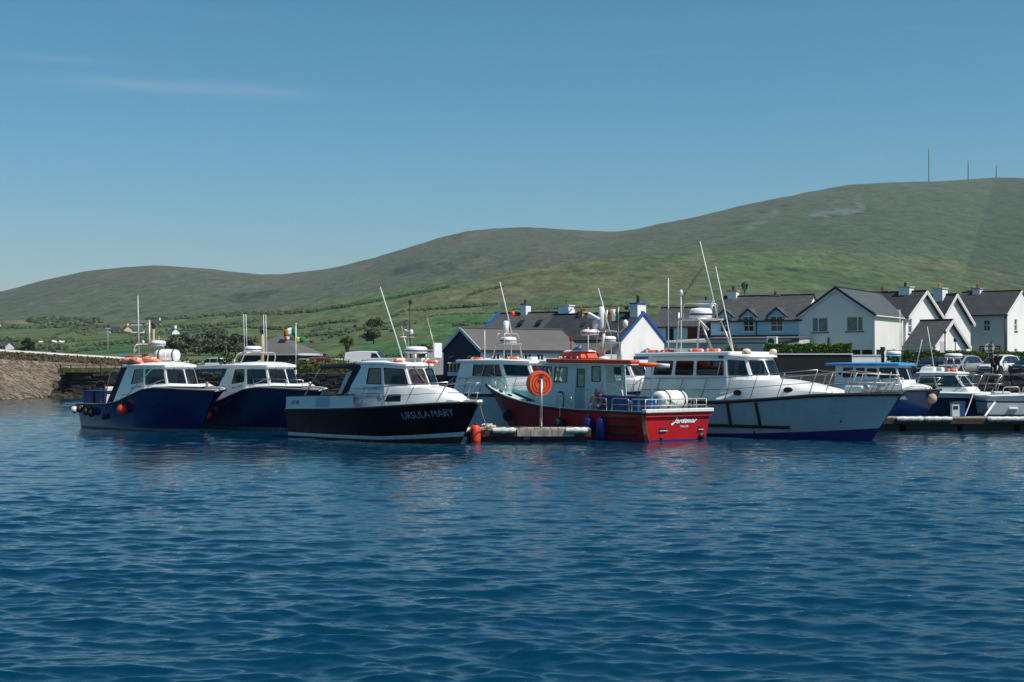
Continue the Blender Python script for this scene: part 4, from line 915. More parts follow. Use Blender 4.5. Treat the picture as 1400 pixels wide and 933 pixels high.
# ---------------------------------------------------------------- red boat (bow away from the viewer, port side and transom in view)
eh = 127.0
ea = R(eh); e0 = Vector((ax(884, 55.8), 55.8)); eO = (e0.x + 1.6 * math.sin(ea), e0.y - 1.6 * math.cos(ea))
bE = Boat('fishing_boat', 'red fishing boat with orange canopy roof and white script on its transom', eO, eh, 12.7, 11.6,
          [(0, 1.78), (.25, 1.88), (.5, 1.88), (.7, 1.70), (.84, 1.28), (.93, .78), (1, .12)], [(0, 1.62), (.3, 1.70), (.55, 1.50), (.75, 1.0), (.9, .42), (1, .03)],
          [(0, 1.16), (.25, 1.16), (.45, 1.24), (.62, 1.44), (.8, 1.80), (.92, 2.10), (1, 2.28)], p=1.35, xt=-.12)
bE.hull([REDH, BOOTB, ANTIF], [(2, lambda t: -.03), (1, lambda t: .06), (0, None)], cap=GREYWH, deck=TEALDK, sr=.06)
r = bE.root
for z, x1 in ((.88, 2.4), (.56, 2.6), (.26, 2.4)):
    MB().tube([bE.at_x(x, z, 1, .02) for x in np.linspace(.5, x1, 8)], .055, 6).build('side_rubber', RUBBER, r, smooth=True)
MB().tube([bE.at_x(-.02, z, 1, .03) for z in (-.1, .3, .7, 1.05)], .11, 4).build('corner_timber', TIMBER, r)
g = MB(); a_, b_ = bE.pt(0, bE.zg(0), 1), bE.pt(0, bE.zg(0), -1); g.bar(a_ + Vector((0, .08, .05)), b_ + Vector((0, -.08, .05)), .26, .15); g.build('transom_cap', OFFWH, r, bevel=.03)
g = MB(); g.bar(a_ + Vector((-.02, .02, -.17)), b_ + Vector((-.02, -.02, -.17)), .07, .06); g.build('transom_moulding', REDH, r, bevel=.015)
def tr(y, z, o=0):   # point on the transom, o outward (aft)
    p = bE.pt(0, z, 1); return Vector((p.x - o, y, z))
def transom_letters(body, y0, y1, z0, ht, m, shear, bold, off, slope=0, name='lettering'):
    me = text_mesh(body, 1, shear, bold, .004); vs_ = np.array([v.co[:] for v in me.vertices]); mn, mx = vs_.min(0), vs_.max(0)
    for v in me.vertices:
        u = (v.co.x - mn[0]) / (mx[0] - mn[0]); w = (v.co.y - mn[1]) / (mx[1] - mn[1]); v.co = tr(y0 + (y1 - y0) * u, z0 + slope * u + w * ht, off + v.co.z)
    me.materials.append(m); return link_mesh(name, me, r)
def script_strokes():
    """a flowing signwriter's hand, drawn as pen strokes: J e r d e m a r"""
    S = []
    def st(x, *pts): S.append([(x + p[0] + p[1] * .32, p[1]) for p in pts])
    st(0, (.25, 1.45), (.5, 1.55), (.75, 1.5), (.55, 1.0), (.35, .2), (.1, -.35), (-.25, -.4), (-.3, -.1), (.1, .15), (.6, .35))
    def e(x): st(x, (.0, .35), (.35, .5), (.5, .8), (.3, .9), (.08, .6), (.1, .2), (.35, .02), (.65, .25))
    def r_(x): st(x, (.0, .2), (.25, .85), (.2, .5), (.18, .0)); st(x, (.2, .5), (.4, .8), (.62, .85))
    def arch(x): st(x, (.0, .85), (.02, .0), (.1, .55), (.3, .88), (.42, .7), (.42, .0))
    e(.75); r_(1.4)
    st(2.05, (.55, .75), (.25, .88), (.02, .45), (.18, .03), (.5, .4), (.75, 1.5), (.6, .6), (.6, .05), (.8, .2))
    e(2.9); arch(3.55); arch(3.97)
    st(4.6, (.55, .75), (.25, .88), (.02, .45), (.18, .03), (.5, .4), (.58, .85), (.55, .05), (.75, .2)); r_(5.35)
    return S
def pen(y0, y1, z0, ht, rad, m, off, name):
    mb = MB()
    for s_ in script_strokes():
        q = [tr(y0 + (y1 - y0) * (x / 6.0), z0 + y * ht, off) for x, y in s_]
        sm = []
        for a, b, c in zip([q[0]] + q[:-1], q, q[1:] + [q[-1]]): sm += [(a + b * 3) / 4, b * .7 + (a + c) * .15, (c + b * 3) / 4]
        rows = []
        for i, p in enumerate(sm):
            d = (sm[min(i + 1, len(sm) - 1)] - sm[max(i - 1, 0)]); d = d.normalized() if d.length > 1e-6 else Vector((0, 1, 0))
            n_ = Vector((-1, 0, 0)).cross(d) * rad; rows.append([p + n_, p - n_])
        mb.grid(rows)
    return mb.build(name, m, r, solid=.003)
pen(.28, -.98, .70, .155, .040, BLACKINK, .010, 'lettering_outline'); pen(.28, -.98, .70, .155, .020, WINK, .018, 'lettering')
transom_letters('TRALEE', -.12, -.58, .53, .075, WINK, 0, .01, .012)
for y, w in ((.80, .36), (-1.25, .22)):
    o = MB().box(tr(y, .5).x - .04, tr(y, .5).x + .02, y - w / 2, y + w / 2, .44, .55).build('exhaust_port', DARKM, r, bevel=.01); MB().box(tr(y, .5).x - .06, tr(y, .5).x + .02, y - w / 2 - .02, y + w / 2 + .02, .41, .44).build('port_lip', GREYWH, o)
o = MB().lathe([(.12, -.14), (.13, .0), (.13, .02), (.09, .02), (.08, -.02)], (tr(-1.3, .12).x, -1.3, .16), 14, 'x').build('exhaust_pipe', DARKM, r, smooth=True)
MB().lathe([(.05, -.08), (.07, .0), (.04, .02)], (tr(.85, .1).x, .85, .13), 10, 'x').build('tow_eye', DARKM, r, smooth=True)
# wheelhouse
WH = mat('pale_teal_wheelhouse', (.50, .64, .64), .45, var=.05, vscale=3, dirt=(.38, .46, .45), dscale=2.4, dmin=.56)
base = [(3.1, .64), (6.7, .70), (8.0, .55), (8.35, 0)]; top = [(3.2, .60), (6.5, .62), (7.35, .50), (7.6, 0)]
cabin(r, base, top, 1.1, [3.10, 3.10, 3.12, 3.12], {0: [(.06, .22, 2.35, 2.95), (.36, .50, 2.1, 2.85), (.70, .95, 2.3, 2.92)], 1: [(.08, .46, 2.30, 2.95), (.54, .92, 2.30, 2.95)], 2: [(.08, .92, 2.30, 2.95)], }, WH, GL_CLEAR, roofm=None, aft=False, dy=.48)
fp, _ = quadmap(Vector((6.7, 1.18, 1.1)), Vector((3.1, 1.12, 1.1)), Vector((3.2, 1.08, 3.1)), Vector((6.5, 1.10, 3.1)))
g = MB(); 
for u0, u1, v0, v1 in ((.46, .475, .05, .98), (.665, .68, .05, .98), (.46, .68, .97, .985)): g.hexa([fp(u0, v0, .002), fp(u1, v0, .002), fp(u1, v1, .002), fp(u0, v1, .002), fp(u0, v0, .03), fp(u1, v0, .03), fp(u1, v1, .03), fp(u0, v1, .03)])
g.build('door_frame', GREYWH, r)
g = MB(); g.hexa([fp(.478, .05, .003), fp(.662, .05, .003), fp(.662, .48, .003), fp(.478, .48, .003), fp(.478, .05, .014), fp(.662, .05, .014), fp(.662, .48, .014), fp(.478, .48, .014)]); o = g.build('door', mat('teal_door_paint', (.20, .36, .38), .5, var=.1), r)
g = MB(); g.bar(fp(.69, .45, .04), fp(.73, .45, .04), .03); g.build('door_handle', STEEL, o)
g = MB(); g.lathe([(.02, 0), (.15, 0), (.15, .02), (.02, .02)], (0, 0, 0), 3); o = g.build('green_sticker', mat('green_sign', (.10, .28, .07), .6), r); o.matrix_local = Matrix.Translation(fp(.86, .42, .01)) @ Matrix.Rotation(R(90), 4, 'X') @ Matrix.Rotation(R(90), 4, 'Z')
MB().hexa([(6.55, -.2, 3.06), (7.75, .0, 3.10), (7.75, .98, 3.10), (6.55, 1.2, 3.06), (6.5, -.15, 3.2), (7.6, .05, 3.22), (7.6, .95, 3.22), (6.5, 1.15, 3.2)]).build('visor_roof', OFFWH, r, bevel=.03)
MB().hexa([(1.25, .82, 3.06), (6.75, -.25, 3.12), (6.75, 1.3, 3.12), (1.25, 1.3, 3.06), (1.25, .80, 3.22), (6.75, -.28, 3.30), (6.75, 1.34, 3.30), (1.25, 1.34, 3.22)]).build('canopy_roof', ORANGER, r, bevel=.06)
MB().hexa([(1.28, .86, 3.02), (6.6, -.2, 3.08), (6.6, 1.28, 3.08), (1.28, 1.28, 3.02), (1.28, .86, 3.058), (6.6, -.2, 3.115), (6.6, 1.28, 3.115), (1.28, 1.28, 3.058)]).build('canopy_lining', OFFWH, r)
for y in (1.15,):
    tubepart(r, 'canopy_post', [(1.95, y, 1.1), (1.95, y, 3.04)], .05, ALLOY); tubepart(r, 'canopy_brace', bend([(1.95, y, 2.7), (1.75, y, 2.95), (1.35, y, 3.04)], .1), .025, STEEL)
    tubepart(r, 'canopy_post', [(2.95, y, 1.1), (3.05, y, 3.04)], .04, OFFWH)
tubepart(r, 'brace_pole', [(3.75, 1.2, 1.3), (3.1, 1.16, 2.6)], .03, OFFWH)
for k in range(2): tubepart(r, 'handrail', bend([(2.85, 1.2, 2.25 - .05 * k), (2.3 - .15 * k, 1.2, 2.25 - .05 * k), (1.95 - .1 * k, 1.2, 1.9), (1.9 - .1 * k, 1.2, 1.25)], .3), .03, OFFWH)
tubepart(r, 'hose', bend([(6.0, 1.2, 1.85), (5.7, 1.24, 1.9), (5.55, 1.26, 1.6), (5.65, 1.25, 1.2)], .2), .03, RUBBER)
# roof gear
t = thing('float_box', 'orange red buoyant float box on the canopy roof of the red boat', 'float', bE.world((5.75, .25, 3.29)), ea)
MB().hexa([(-.75, -.5, 0), (.75, -.5, 0), (.75, .5, 0), (-.75, .5, 0), (-.6, -.42, .3), (.6, -.42, .3), (.6, .42, .3), (-.6, .42, .3)]).build('float_body', ORANGER, t, bevel=.06)
MB().hexa([(-.7, -.4, .302), (.7, -.4, .302), (.7, .4, .302), (-.7, .4, .302), (-.5, -.3, .38), (.5, -.3, .38), (.5, .3, .38), (-.5, .3, .38)]).build('float_lid', OFFWH, t, bevel=.02)
for x in (-.5, -.1, .3, .6): MB().lathe([(.03, 0), (.06, .02), (.06, .06), (.03, .08)], (x, .5, .05), 8, 'y').build('grab_knob', OFFWH, t)
tubepart(r, 'signal_post', [(6.2, .35, 3.68), (6.2, .35, 4.05)], .03, mat('dark_red_paint', (.22, .01, .012), .5)); MB().lathe([(.05, 4.05), (.07, 4.08), (.07, 4.22), (.03, 4.25)], (6.2, .35, 0), 10).build('signal_light', MATS['dark_red_paint'], r)
tubepart(r, 'mast', [(4.55, .1, 3.28), (4.3, .1, 4.35)], .075, ALLOY); tubepart(r, 'mast', [(4.3, .1, 4.35), (4.15, .05, 5.35)], .045, ALLOY)
tubepart(r, 'spreader', bend([(4.3, .1, 4.5), (3.7, -.3, 4.4), (3.5, -.4, 4.65)], .1), .03, OFFWH); MB().lathe([(.05, 4.6), (.11, 4.68), (.11, 4.84), (.05, 4.92)], (3.5, -.4, 0), 12).build('gps_antenna', WPLAST, r, smooth=True)
tubepart(r, 'radar_arm', [(4.35, .1, 4.1), (4.85, .3, 4.28)], .04, ALLOY); radome(r, 4.95, .35, 4.28, .40, .27)
MB().lathe([(.06, 4.56), (.11, 4.62), (.11, 4.85), (.05, 4.95)], (4.7, .25, 0), 12).build('floodlight', WPLAST, r, smooth=True)
MB().hexa([(4.5, .1, 4.95), (4.9, .4, 5.05), (4.75, .65, 5.02), (4.35, .4, 4.92), (4.48, .1, 5.0), (4.88, .4, 5.28), (4.72, .65, 5.25), (4.33, .4, 5.0)]).build('floodlight', GREYWH, r, bevel=.02)
MB().lathe([(.28, 3.25), (.22, 3.34), (.08, 3.38)], (3.6, .7, 0), 14).build('roof_vent', OFFWH, r, smooth=True)
# foredeck, rails
coachroof(bE, [(7.7, 1.0, 1.4, .85, 1.95), (8.9, .85, 1.65, .65, 2.02), (9.9, .6, 1.8, .4, 2.05), (10.4, .4, 1.9, .25, 2.03)], TEALDK, 'fore_hatch')
for x0, x1 in ((5.4, 4.4), (3.1, 2.2), (1.9, .9)):
    xs = [x0, (x0 + x1) / 2, x1]
    for sd in (1, -1):
        g = MB().tube(bend([bE.edge(x0, .1, .03, sd), bE.edge(x0 - .03, .1, .52, sd), bE.edge(x1 + .03, .1, .52, sd), bE.edge(x1, .1, .03, sd)], .12), .022); g.tube([bE.edge(x0, .1, .28, sd), bE.edge(x1, .1, .28, sd)], .016); g.build('guard_rail', STEEL, r, smooth=True)
sr_ = [bE.edge(.75, .1, .5, 1), bE.edge(.0, .12, .5, 1), bE.edge(.0, .12, .5, -1), bE.edge(.75, .1, .5, -1)]
g = MB().tube(bend([bE.edge(.75, .1, .03, 1)] + sr_ + [bE.edge(.75, .1, .03, -1)], .12), .024); dz = Vector((0, 0, -.25)); g.tube([p + dz for p in sr_], .018); o = g.build('stern_rail', ALLOY, r, smooth=True)
for k in range(7):
    q = sr_[1] * (1 - k / 6) + sr_[2] * k / 6; MB().tube([q + Vector((0, 0, -.47)), q], .018).build('stanchion', ALLOY, o, smooth=True)
for sd in (1, -1):
    tp = [bE.edge(9.4, .1, .5, sd), bE.edge(10.6, .1, .55, sd), bE.edge(11.7, .08, .55, sd), Vector((12.5, sd * .15, 2.72))]
    g = MB().tube([bE.edge(9.3, .1, .02, sd)] + tp, .02); o = g.build('bow_rail', STEEL, r, smooth=True)
    for x, q in ((10.4, tp[1]), (11.5, tp[2])): MB().tube([bE.edge(x, .1, 0, sd), q], .018).build('stanchion', STEEL, o, smooth=True)
for x in (9.9, 9.0, 7.4): MB().bar(bE.edge(x - .15, .12, .09, 1), bE.edge(x + .15, .12, .09, 1), .07).build('mooring_cleat', RUBBER, r)
f_, _ = quadmap(Vector((8.0, 1.03, 1.1)), Vector((6.7, 1.18, 1.1)), Vector((6.5, 1.10, 3.1)), Vector((7.35, .98, 3.12)))
ticks(r, f_, .35, .9, .36, .44, 6, BLACKINK, seed=21)
for k, (x, w_, m_) in enumerate(((3.0, .8, BLUEP), (2.15, .8, BLUEP), (1.25, .8, BLUEP), (.55, .35, BLUEP))):
    t = thing('fish_bin', ('blue fish bin beside the wheelhouse door of the red boat', 'blue fish bin behind the canopy post of the red boat', 'blue fish bin with white label on the red boat deck', 'narrow blue fish bin nearest the red transom')[k], 'bin', bE.world((x, .95, .98)), ea, 'blue bins on the red boat')
    MB().hexa([(-w_ / 2, -.3, 0), (w_ / 2, -.3, 0), (w_ / 2, .3, 0), (-w_ / 2, .3, 0), (-w_ / 2 - .04, -.34, .78), (w_ / 2 + .04, -.34, .78), (w_ / 2 + .04, .34, .78), (-w_ / 2 - .04, .34, .78)]).build('tub', m_, t, bevel=.05)
    MB().box(-w_ / 2 - .06, w_ / 2 + .06, -.36, .36, .74, .80).build('rim', m_, t, bevel=.02)
    if k == 2: MB().box(-.05, .15, .345, .36, .55, .62).build('label_plate', WPLAST, t)
for x in (.82, .15):
    t = thing('plastic_board', 'light blue plastic board upright at the red boat stern' if x > .5 else 'light blue plastic board leaning by the white canister', 'board', bE.world((x, 1.25, 1.0)), ea)
    MB().box(-.09, .09, -.03, .03, 0, .75).build('board_panel', LBLUE, t, bevel=.02); MB().box(-.1, .1, -.04, .04, .75, .79).build('board_edge', LBLUE, t)
raft('white ribbed life raft canister at the stern rail of the red boat', bE.world((.55, -.15, 1.12)), ea + R(90 + 12), 1.75, .40)
lifering('orange and white life ring standing against the red boat wheelhouse', bE.world((3.35, 1.28, 1.55)), .3, (R(70), 0, ea + R(185)), group='life rings on the red boat')
# boom with orange sleeve
bp = [bE.loc(at(px_, py_, d_)) for px_, py_, d_ in ((860, 498.5, 57.6), (899, 499.3, 57.0), (915, 500.5, 56.8), (891, 502, 57.1))]
tubepart(r, 'boom_post', [Vector((bp[3].x, bp[3].y, 1.1)), bp[3]], .022, STEEL)
tubepart(r, 'boom_sleeve', [bp[0], bp[1]], .09, ORANGE, 12); tubepart(r, 'boom_tip', [bp[1], bp[2]], .075, WPLAST, 12)
for x, z, n_ in ((3.1, .52, 'by the wheelhouse'), (2.35, .42, 'beside the stern timber')):
    long_fender('long royal blue fender hung on the red hull ' + n_, hang(bE, x, z, 1, .2), .2, .95 if z < .5 else .75, mat('blue_fender_vinyl', (.006, .012, .20), .4, var=.15), .45, 'blue fenders on the red hull')
ball_fender('dark blue ball fender half hidden behind the pontoon edge', hang(bE, 5.0, .55, 1, .22), .24, NAVYC, hang(bE, 5.0, 1.25, 1, .05), ROPEW, 'dark fenders on the red hull')
ball_fender('dark blue ball fender under the red bow', hang(bE, 9.6, .75, 1, .2), .22, NAVYC, hang(bE, 9.6, 1.6, 1, .05), DARKM, 'dark fenders on the red hull')

# ---------------------------------------------------------------- small boats on the right
bH = Boat('day_boat', 'mid blue boat with sky blue roof behind the grey cruiser bow', (13.9, 72.1), -40, 8.15, 7.1,
          [(0, 1.3), (.3, 1.42), (.6, 1.42), (.8, 1.1), (.92, .65), (1, .1)], [(0, 1.25), (.3, 1.3), (.55, 1.1), (.8, .6), (1, .02)], [(0, 1.35), (.4, 1.45), (.7, 1.75), (1, 1.88)], p=1.7)
bH.hull([TEALH, NAVYH, ANTIF], [(2, lambda t: 0), (1, lambda t: .12), (0, None)], cap=RUBBER)
r = bH.root
base = [(3.2, 1.15), (5.6, 1.15), (6.8, .9), (7.0, 0)]; top = [(3.3, 1.08), (5.5, 1.08), (6.3, .8), (6.4, 0)]
cabin(r, base, top, 1.4, 3.0, {0: [(.20, .42, 2.45, 2.88), (.50, .68, 2.5, 2.86), (.76, .96, 2.5, 2.84)], 1: [(.1, .9, 2.4, 2.86)], 2: [(.08, .92, 2.35, 2.86)]}, WHITE, GL_DARK, roofm=SKYROOF, over=(.5, .14, .2), crown=.06, roof_h=.10)
coachroof(bH, [(6.0, 1.0, 1.6, .8, 2.15), (7.0, .8, 1.7, .6, 2.1), (7.6, .4, 1.8, .3, 1.98)], WHITE)
bH.rails([2.0, 3.2, 4.4, 5.6, 6.6], .6, .1, True, -1); bH.pulpit(7.0, .6)
MB().lathe([(.03, 0), (.07, .02), (.07, .12), (.03, .14)], (3.55, -1.16, 2.55), 8).build('nav_light', DARKM, r)
tubepart(r, 'mast', [(5.2, .1, 3.15), (5.2, .1, 3.9)], .08, DARKM); MB().box(5.1, 5.3, 0, .2, 3.7, 3.9).build('searchlight', DARKM, r, bevel=.03); radome(r, 5.75, .15, 3.45, .36, .26); tubepart(r, 'radar_post', [(5.75, .15, 3.1), (5.75, .15, 3.46)], .05, DARKM)
whip(r, (6.0, .3, 3.15), (6.0, .3, 5.7), .022); whip(r, (6.6, .75, 2.9), (6.9, .8, 4.25), .022); whip(r, (5.1, -.4, 3.15), (5.1, -.4, 4.0), .018)
ball_fender('worn brown ball fender hung under the mid blue bow', hang(bH, 7.75, 1.45, -1, .2) + Vector((.12, -.1, 0)), .22, mat('worn_tan_vinyl', (.42, .30, .18), .7, var=.3), hang(bH, 7.8, 1.85, -1, .05), DARKM)

bI = Boat('day_boat', 'navy boat with white gunwale band and white wheelhouse at the service pontoon', (18.2, 76.1), -38, 8.0, 7.0,
          [(0, 1.35), (.3, 1.45), (.6, 1.45), (.8, 1.12), (.92, .68), (1, .1)], [(0, 1.3), (.3, 1.35), (.55, 1.15), (.8, .62), (1, .02)], [(0, 1.62), (.5, 1.66), (1, 1.62)], p=1.6)
bI.hull([NAVYH, WHITE, ANTIF], [(2, lambda t: 0), (0, lambda t: bI.zg(t) - .26), (1, None)], cap=WHITE, strake=WHITE, sr=.07)
r = bI.root
base = [(3.8, 1.18), (5.2, 1.18), (6.75, .92), (6.95, 0)]; top = [(4.2, 1.08), (4.9, 1.08), (5.95, .8), (6.05, 0)]
cabin(r, base, top, 1.5, 2.58, {0: [(.15, .95, 1.85, 2.42)], 1: [(.06, .9, 1.95, 2.46)], 2: [(.08, .92, 1.95, 2.46)]}, WHITE, GL_CLEAR, roofm=WHITE, over=(.2, .06, .1), crown=.08, roof_h=.06)
MB().box(4.4, 5.8, -.8, .8, 1.5, 1.9).build('helm_console', INTER, r)
MB().hexa([(4.0, -.8, 2.63), (4.8, -.8, 2.66), (4.8, .8, 2.66), (4.0, .8, 2.63), (4.15, -.7, 2.95), (4.8, -.7, 2.9), (4.8, .7, 2.9), (4.15, .7, 2.95)]).build('roof_hatch', WHITE, r, bevel=.04)
tubepart(r, 'radar_frame', bend([(5.3, -.6, 2.62), (5.4, -.5, 3.35), (5.4, .5, 3.35), (5.3, .6, 2.62)], .12), .03, STEEL); tubepart(r, 'radar_frame', bend([(5.9, -.6, 2.62), (5.7, -.5, 3.35), (5.7, .5, 3.35), (5.9, .6, 2.62)], .12), .03, STEEL); radome(r, 5.55, 0, 3.38, .45, .24)
whip(r, (4.7, -.4, 2.7), (4.35, -.45, 5.0), .025); tubepart(r, 'mast', [(5.6, .1, 3.6), (5.6, .1, 4.3)], .025, DARKM)
MB().lathe([(.05, 4.2), (.09, 4.24), (.09, 4.36), (.04, 4.4)], (5.6, .1, 0), 8).build('nav_light', DARKM, r)
g = MB(); g.box(2.9, 3.5, -.35, .35, 1.85, 2.35); g.build('outboard_cowl', BOOTB, r, bevel=.12); MB().box(3.05, 3.25, -.15, .15, 1.4, 1.86).build('outboard_leg', BOOTB, r, bevel=.03)
bI.rails([1.6, 2.3, 3.0, 3.7], .62, .2, True, -1); bI.rails([5.9, 6.8, 7.5], .95, .35, True, 1); bI.rails([6.0, 6.9], .9, .35, True, -1, end0=False); bI.pulpit(7.1, .9)
bI.letters('LADY C', 5.7, 6.6, 1.02, 1.05, PALEINK, -1, .10)
lifering('orange life ring on the roof of the navy boat behind the service pedestal', bI.world((5.65, -.55, 2.70)), .24)
bJ = Boat('workboat', 'grey white workboat with black strakes moored at the right picture end of the pontoon', (ax(1362, 67.6) , 69.2), -6, 7.5, 7.0,
          [(0, 1.25), (.5, 1.35), (.8, 1.0), (1, .1)], [(0, 1.2), (.5, 1.25), (.8, .7), (1, .02)], [(0, 1.56), (1, 1.75)], p=1.2)
bJ.root['label'] = 'grey white workboat with black strakes beyond the navy boat bow'
bJ.hull([WHULL, RUBBER, ANTIF], [(2, lambda t: 0), (0, lambda t: .56), (1, lambda t: .66), (0, lambda t: 1.22), (1, lambda t: 1.30), (0, None)], cap=WHITE, strake=WHITE)
r = bJ.root
for x in (.8, 2.1): MB().box(x, x + .42, -1.38, -1.26, .88, 1.0).build('hull_fitting', WPLAST, r, bevel=.04)
for x in (.55, 1.45): tubepart(r, 'rail_hoop', bend([bJ.edge(x, .12, .02), bJ.edge(x + .05, .12, .38), bJ.edge(x + .75, .12, .38), bJ.edge(x + .8, .12, .02)], .12), .03, ALLOY)
MB().box(.2, 1.0, -.9, -.2, 1.3, 1.75).build('gear_box', GREYWH, r, bevel=.06)

# ---------------------------------------------------------------- pontoons
CONC = mat('weathered_concrete', (.32, .30, .25), .9, var=.35, vscale=3, bump=.3, bscale=14, dirt=(.06, .06, .045), dscale=3.0, dmin=.48)
DARKF = mat('weedy_float', (.018, .017, .015), .8, var=.5, vscale=5, bump=.4, bscale=9)
DTIM = mat('dark_timber', (.045, .030, .022), .85, var=.4, vscale=7, bump=.25, bscale=18)
PLANK = mat('grey_deck_plank', (.30, .27, .22), .85, var=.3, vscale=6, bump=.2, bscale=22)
def pontoon(label, x0, y0, L, Wd, z, rz, group='pontoons'):
    t = thing('pontoon', label, 'pontoon', (x0, y0, 0), rz, group)
    n = int(L / .30); me = MB().box(-.143, .143, 0, Wd, -.05, 0).mesh('plank', PLANK)
    for k in range(n): link_mesh('plank', me, t, (.15 + k * L / n, .0, z + random.uniform(-.006, .006)))
    for y in (0, Wd - .1): MB().box(0, L, y - .05, y + .09, z - .30, z - .052).build('side_beam', DTIM if y else DTIM, t)
    k = max(2, int(L / 2.6))
    for q in range(k):
        a = L * q / k; MB().box(a + .12, a + L / k - .12, .08, Wd - .08, -.35, z - .06).build('float', DARKF, t, bevel=.05)
    return t
pz = .52
p1 = pontoon('weathered grey finger pontoon with orange reel post between the black and red boats', -1.9, 55.75, 5.0, 1.75, pz, 0)
for k, (a, b) in enumerate(((2.10, 2.62), (2.64, 3.45), (3.47, 4.35))):
    MB().box(a, b, -.075, -.048, pz - .30, pz - .035).build('face_panel', CONC, p1, bevel=.01)
def fender_roll(t, x0, x1, y, z, seed):
    rr = random.Random(seed); n = max(5, int((x1 - x0) / .11)); mb = MB(); rows = []
    for i in range(n + 1):
        u = i / n; rad = .115 * (1 + .16 * math.sin(i * 1.9 + seed) + rr.uniform(-.1, .1)) * (.72 if i in (0, n) else 1)
        rows.append([Vector((x0 + (x1 - x0) * u, y + rad * 1.0 * math.cos(a) * (1 + rr.uniform(-.06, .06)), z + rad * math.sin(a))) for a in [2 * math.pi * j / 10 for j in range(10)]])
    mb.grid(rows, close=True); mb.face(*rows[0]); mb.face(*rows[-1])
    return mb.build('fender_roll', mat('grubby_white_cover', (.62, .62, .58), .8, var=.2, vscale=5, dirt=(.30, .30, .26), dscale=4, dmin=.5), t, smooth=True)
fender_roll(p1, 1.15, 2.05, -.10, pz - .06, 1); fender_roll(p1, 4.02, 4.85, -.10, pz - .06, 2); fender_roll(p1, -.1, .3, -.10, pz - .05, 3)
t = thing('mooring_rope', 'pale mooring rope sagging from the black bow to the pontoon', 'rope')
a_ = bC.world((9.9, .05, 1.62)); b_ = Vector((-1.9 + 1.0, 55.95, pz + .04))
MB().tube(arc(a_, (a_ + b_) / 2 + Vector((0, 0, -.45)), b_, 12), .022, 6).build('rope_span', ROPEW, t, smooth=True)
mb = MB(); rr = random.Random(3)
for k in range(5): c = b_ + Vector((rr.uniform(-.15, .25), rr.uniform(-.05, .2), .03 * k)); mb.tube([c + Vector((.14 * math.cos(q) * (1 + .2 * k % .3), .11 * math.sin(q), .02 * math.sin(q * 3))) for q in np.linspace(0, 6.0, 14)], .026, 5)
mb.build('rope_heap', ROPEW, t, smooth=True)
t = thing('rescue_reel', 'round orange rescue line reel on a steel post on the pontoon', 'rescue reel', (ax(740, 56.0), 56.05, pz), R(24))
MB().tube([(0, 0, 0), (0, 0, 1.95)], .055, 10).build('post', STEEL, t, smooth=True); MB().box(-.16, .16, -.16, .16, 0, .025).build('base_plate', STEEL, t)
c = Vector((0, .0, 1.77)); RR = .50
MB().lathe([(.05, .02), (RR * .97, .02), (RR, .06), (RR, .34), (RR * .95, .38), (.05, .38)], (c.x, c.y, c.z), 36, 'y').build('housing', ORANGE, t, smooth=True, auto=45)
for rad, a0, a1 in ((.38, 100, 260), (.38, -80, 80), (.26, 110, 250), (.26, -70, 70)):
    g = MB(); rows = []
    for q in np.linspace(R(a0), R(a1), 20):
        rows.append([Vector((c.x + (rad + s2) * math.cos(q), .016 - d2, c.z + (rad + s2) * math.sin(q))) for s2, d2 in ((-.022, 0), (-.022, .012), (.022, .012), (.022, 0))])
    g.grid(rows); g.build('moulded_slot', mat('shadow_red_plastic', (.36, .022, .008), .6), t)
MB().lathe([(.01, 0), (.09, 0), (.09, .02), (.01, .02)], (c.x, -.012, c.z + .30), 16, 'y').build('grip_hole', mat('dark_red_plastic', (.10, .01, .006), .6), t); MB().bar((-.12, -.03, c.z + .18), (.12, -.03, c.z + .18), .05, .03).build('bracket', STEEL, t)
long_fender('orange long fender hanging at the pontoon corner by the black bow', Vector((ax(650, 55.3), 55.5, .30)), .20, .78, BUOYO, .35)
dl = Vector((math.cos(R(-1.5)), math.sin(R(-1.5)), 0))
p2 = pontoon('long service pontoon with white rolled covers under the navy boat', ax(1150, 66.3), 65.4, 10.4, 1.5, .62, R(-2.0))
for k, (a, b_) in enumerate(((2.0, 3.2), (3.25, 4.5), (6.1, 8.0), (8.6, 10.3))): fender_roll(p2, a + .3, b_ + .3, -.10, .55, 10 + k)
for k in range(3): MB().box(1.3 + k * 3.1, 1.38 + k * 3.1, -.09, -.05, .3, .56).build('face_bracket', DTIM, p2)
t = thing('service_pedestal', 'blue and white service pedestal standing on the long pontoon', 'pedestal', (ax(1306, 66.5), 66.2, .62))
MB().box(-.30, .30, -.14, .14, 0, .62).build('cabinet', GREYWH, t, bevel=.02); MB().box(.08, .305, -.16, -.142, .02, .62).build('blue_panel', BLUEP, t); MB().box(-.33, .33, -.17, .17, .62, .70).build('cap', DARKM, t, bevel=.03); MB().box(-.24, -.02, -.155, -.142, .35, .5).build('meter_plate', DARKM, t)
t = thing('mooring_rope', 'taut mooring rope from the navy boat to the service pedestal', 'rope'); a_ = bI.world((6.9, -.9, 1.65)); MB().tube(arc(a_, (a_ + Vector((ax(1318, 66.4), 66.3, .66))) / 2 + Vector((0, 0, -.1)), (ax(1318, 66.4), 66.3, .66), 8), .02, 5).build('rope_span', ROPEW, t)
t = thing('gangway_pole', 'white pole slanting from the pontoon to the navy hull', 'pole'); MB().tube([(ax(1344, 66.4), 66.2, .64), (ax(1360, 68.0), 68.0, 1.25)], .05, 8).build('pole_shaft', WPLAST, t, smooth=True); MB().box(ax(1344, 66.4) - .1, ax(1344, 66.4) + .1, 66.1, 66.3, .62, .66).build('pole_foot', STEEL, t)

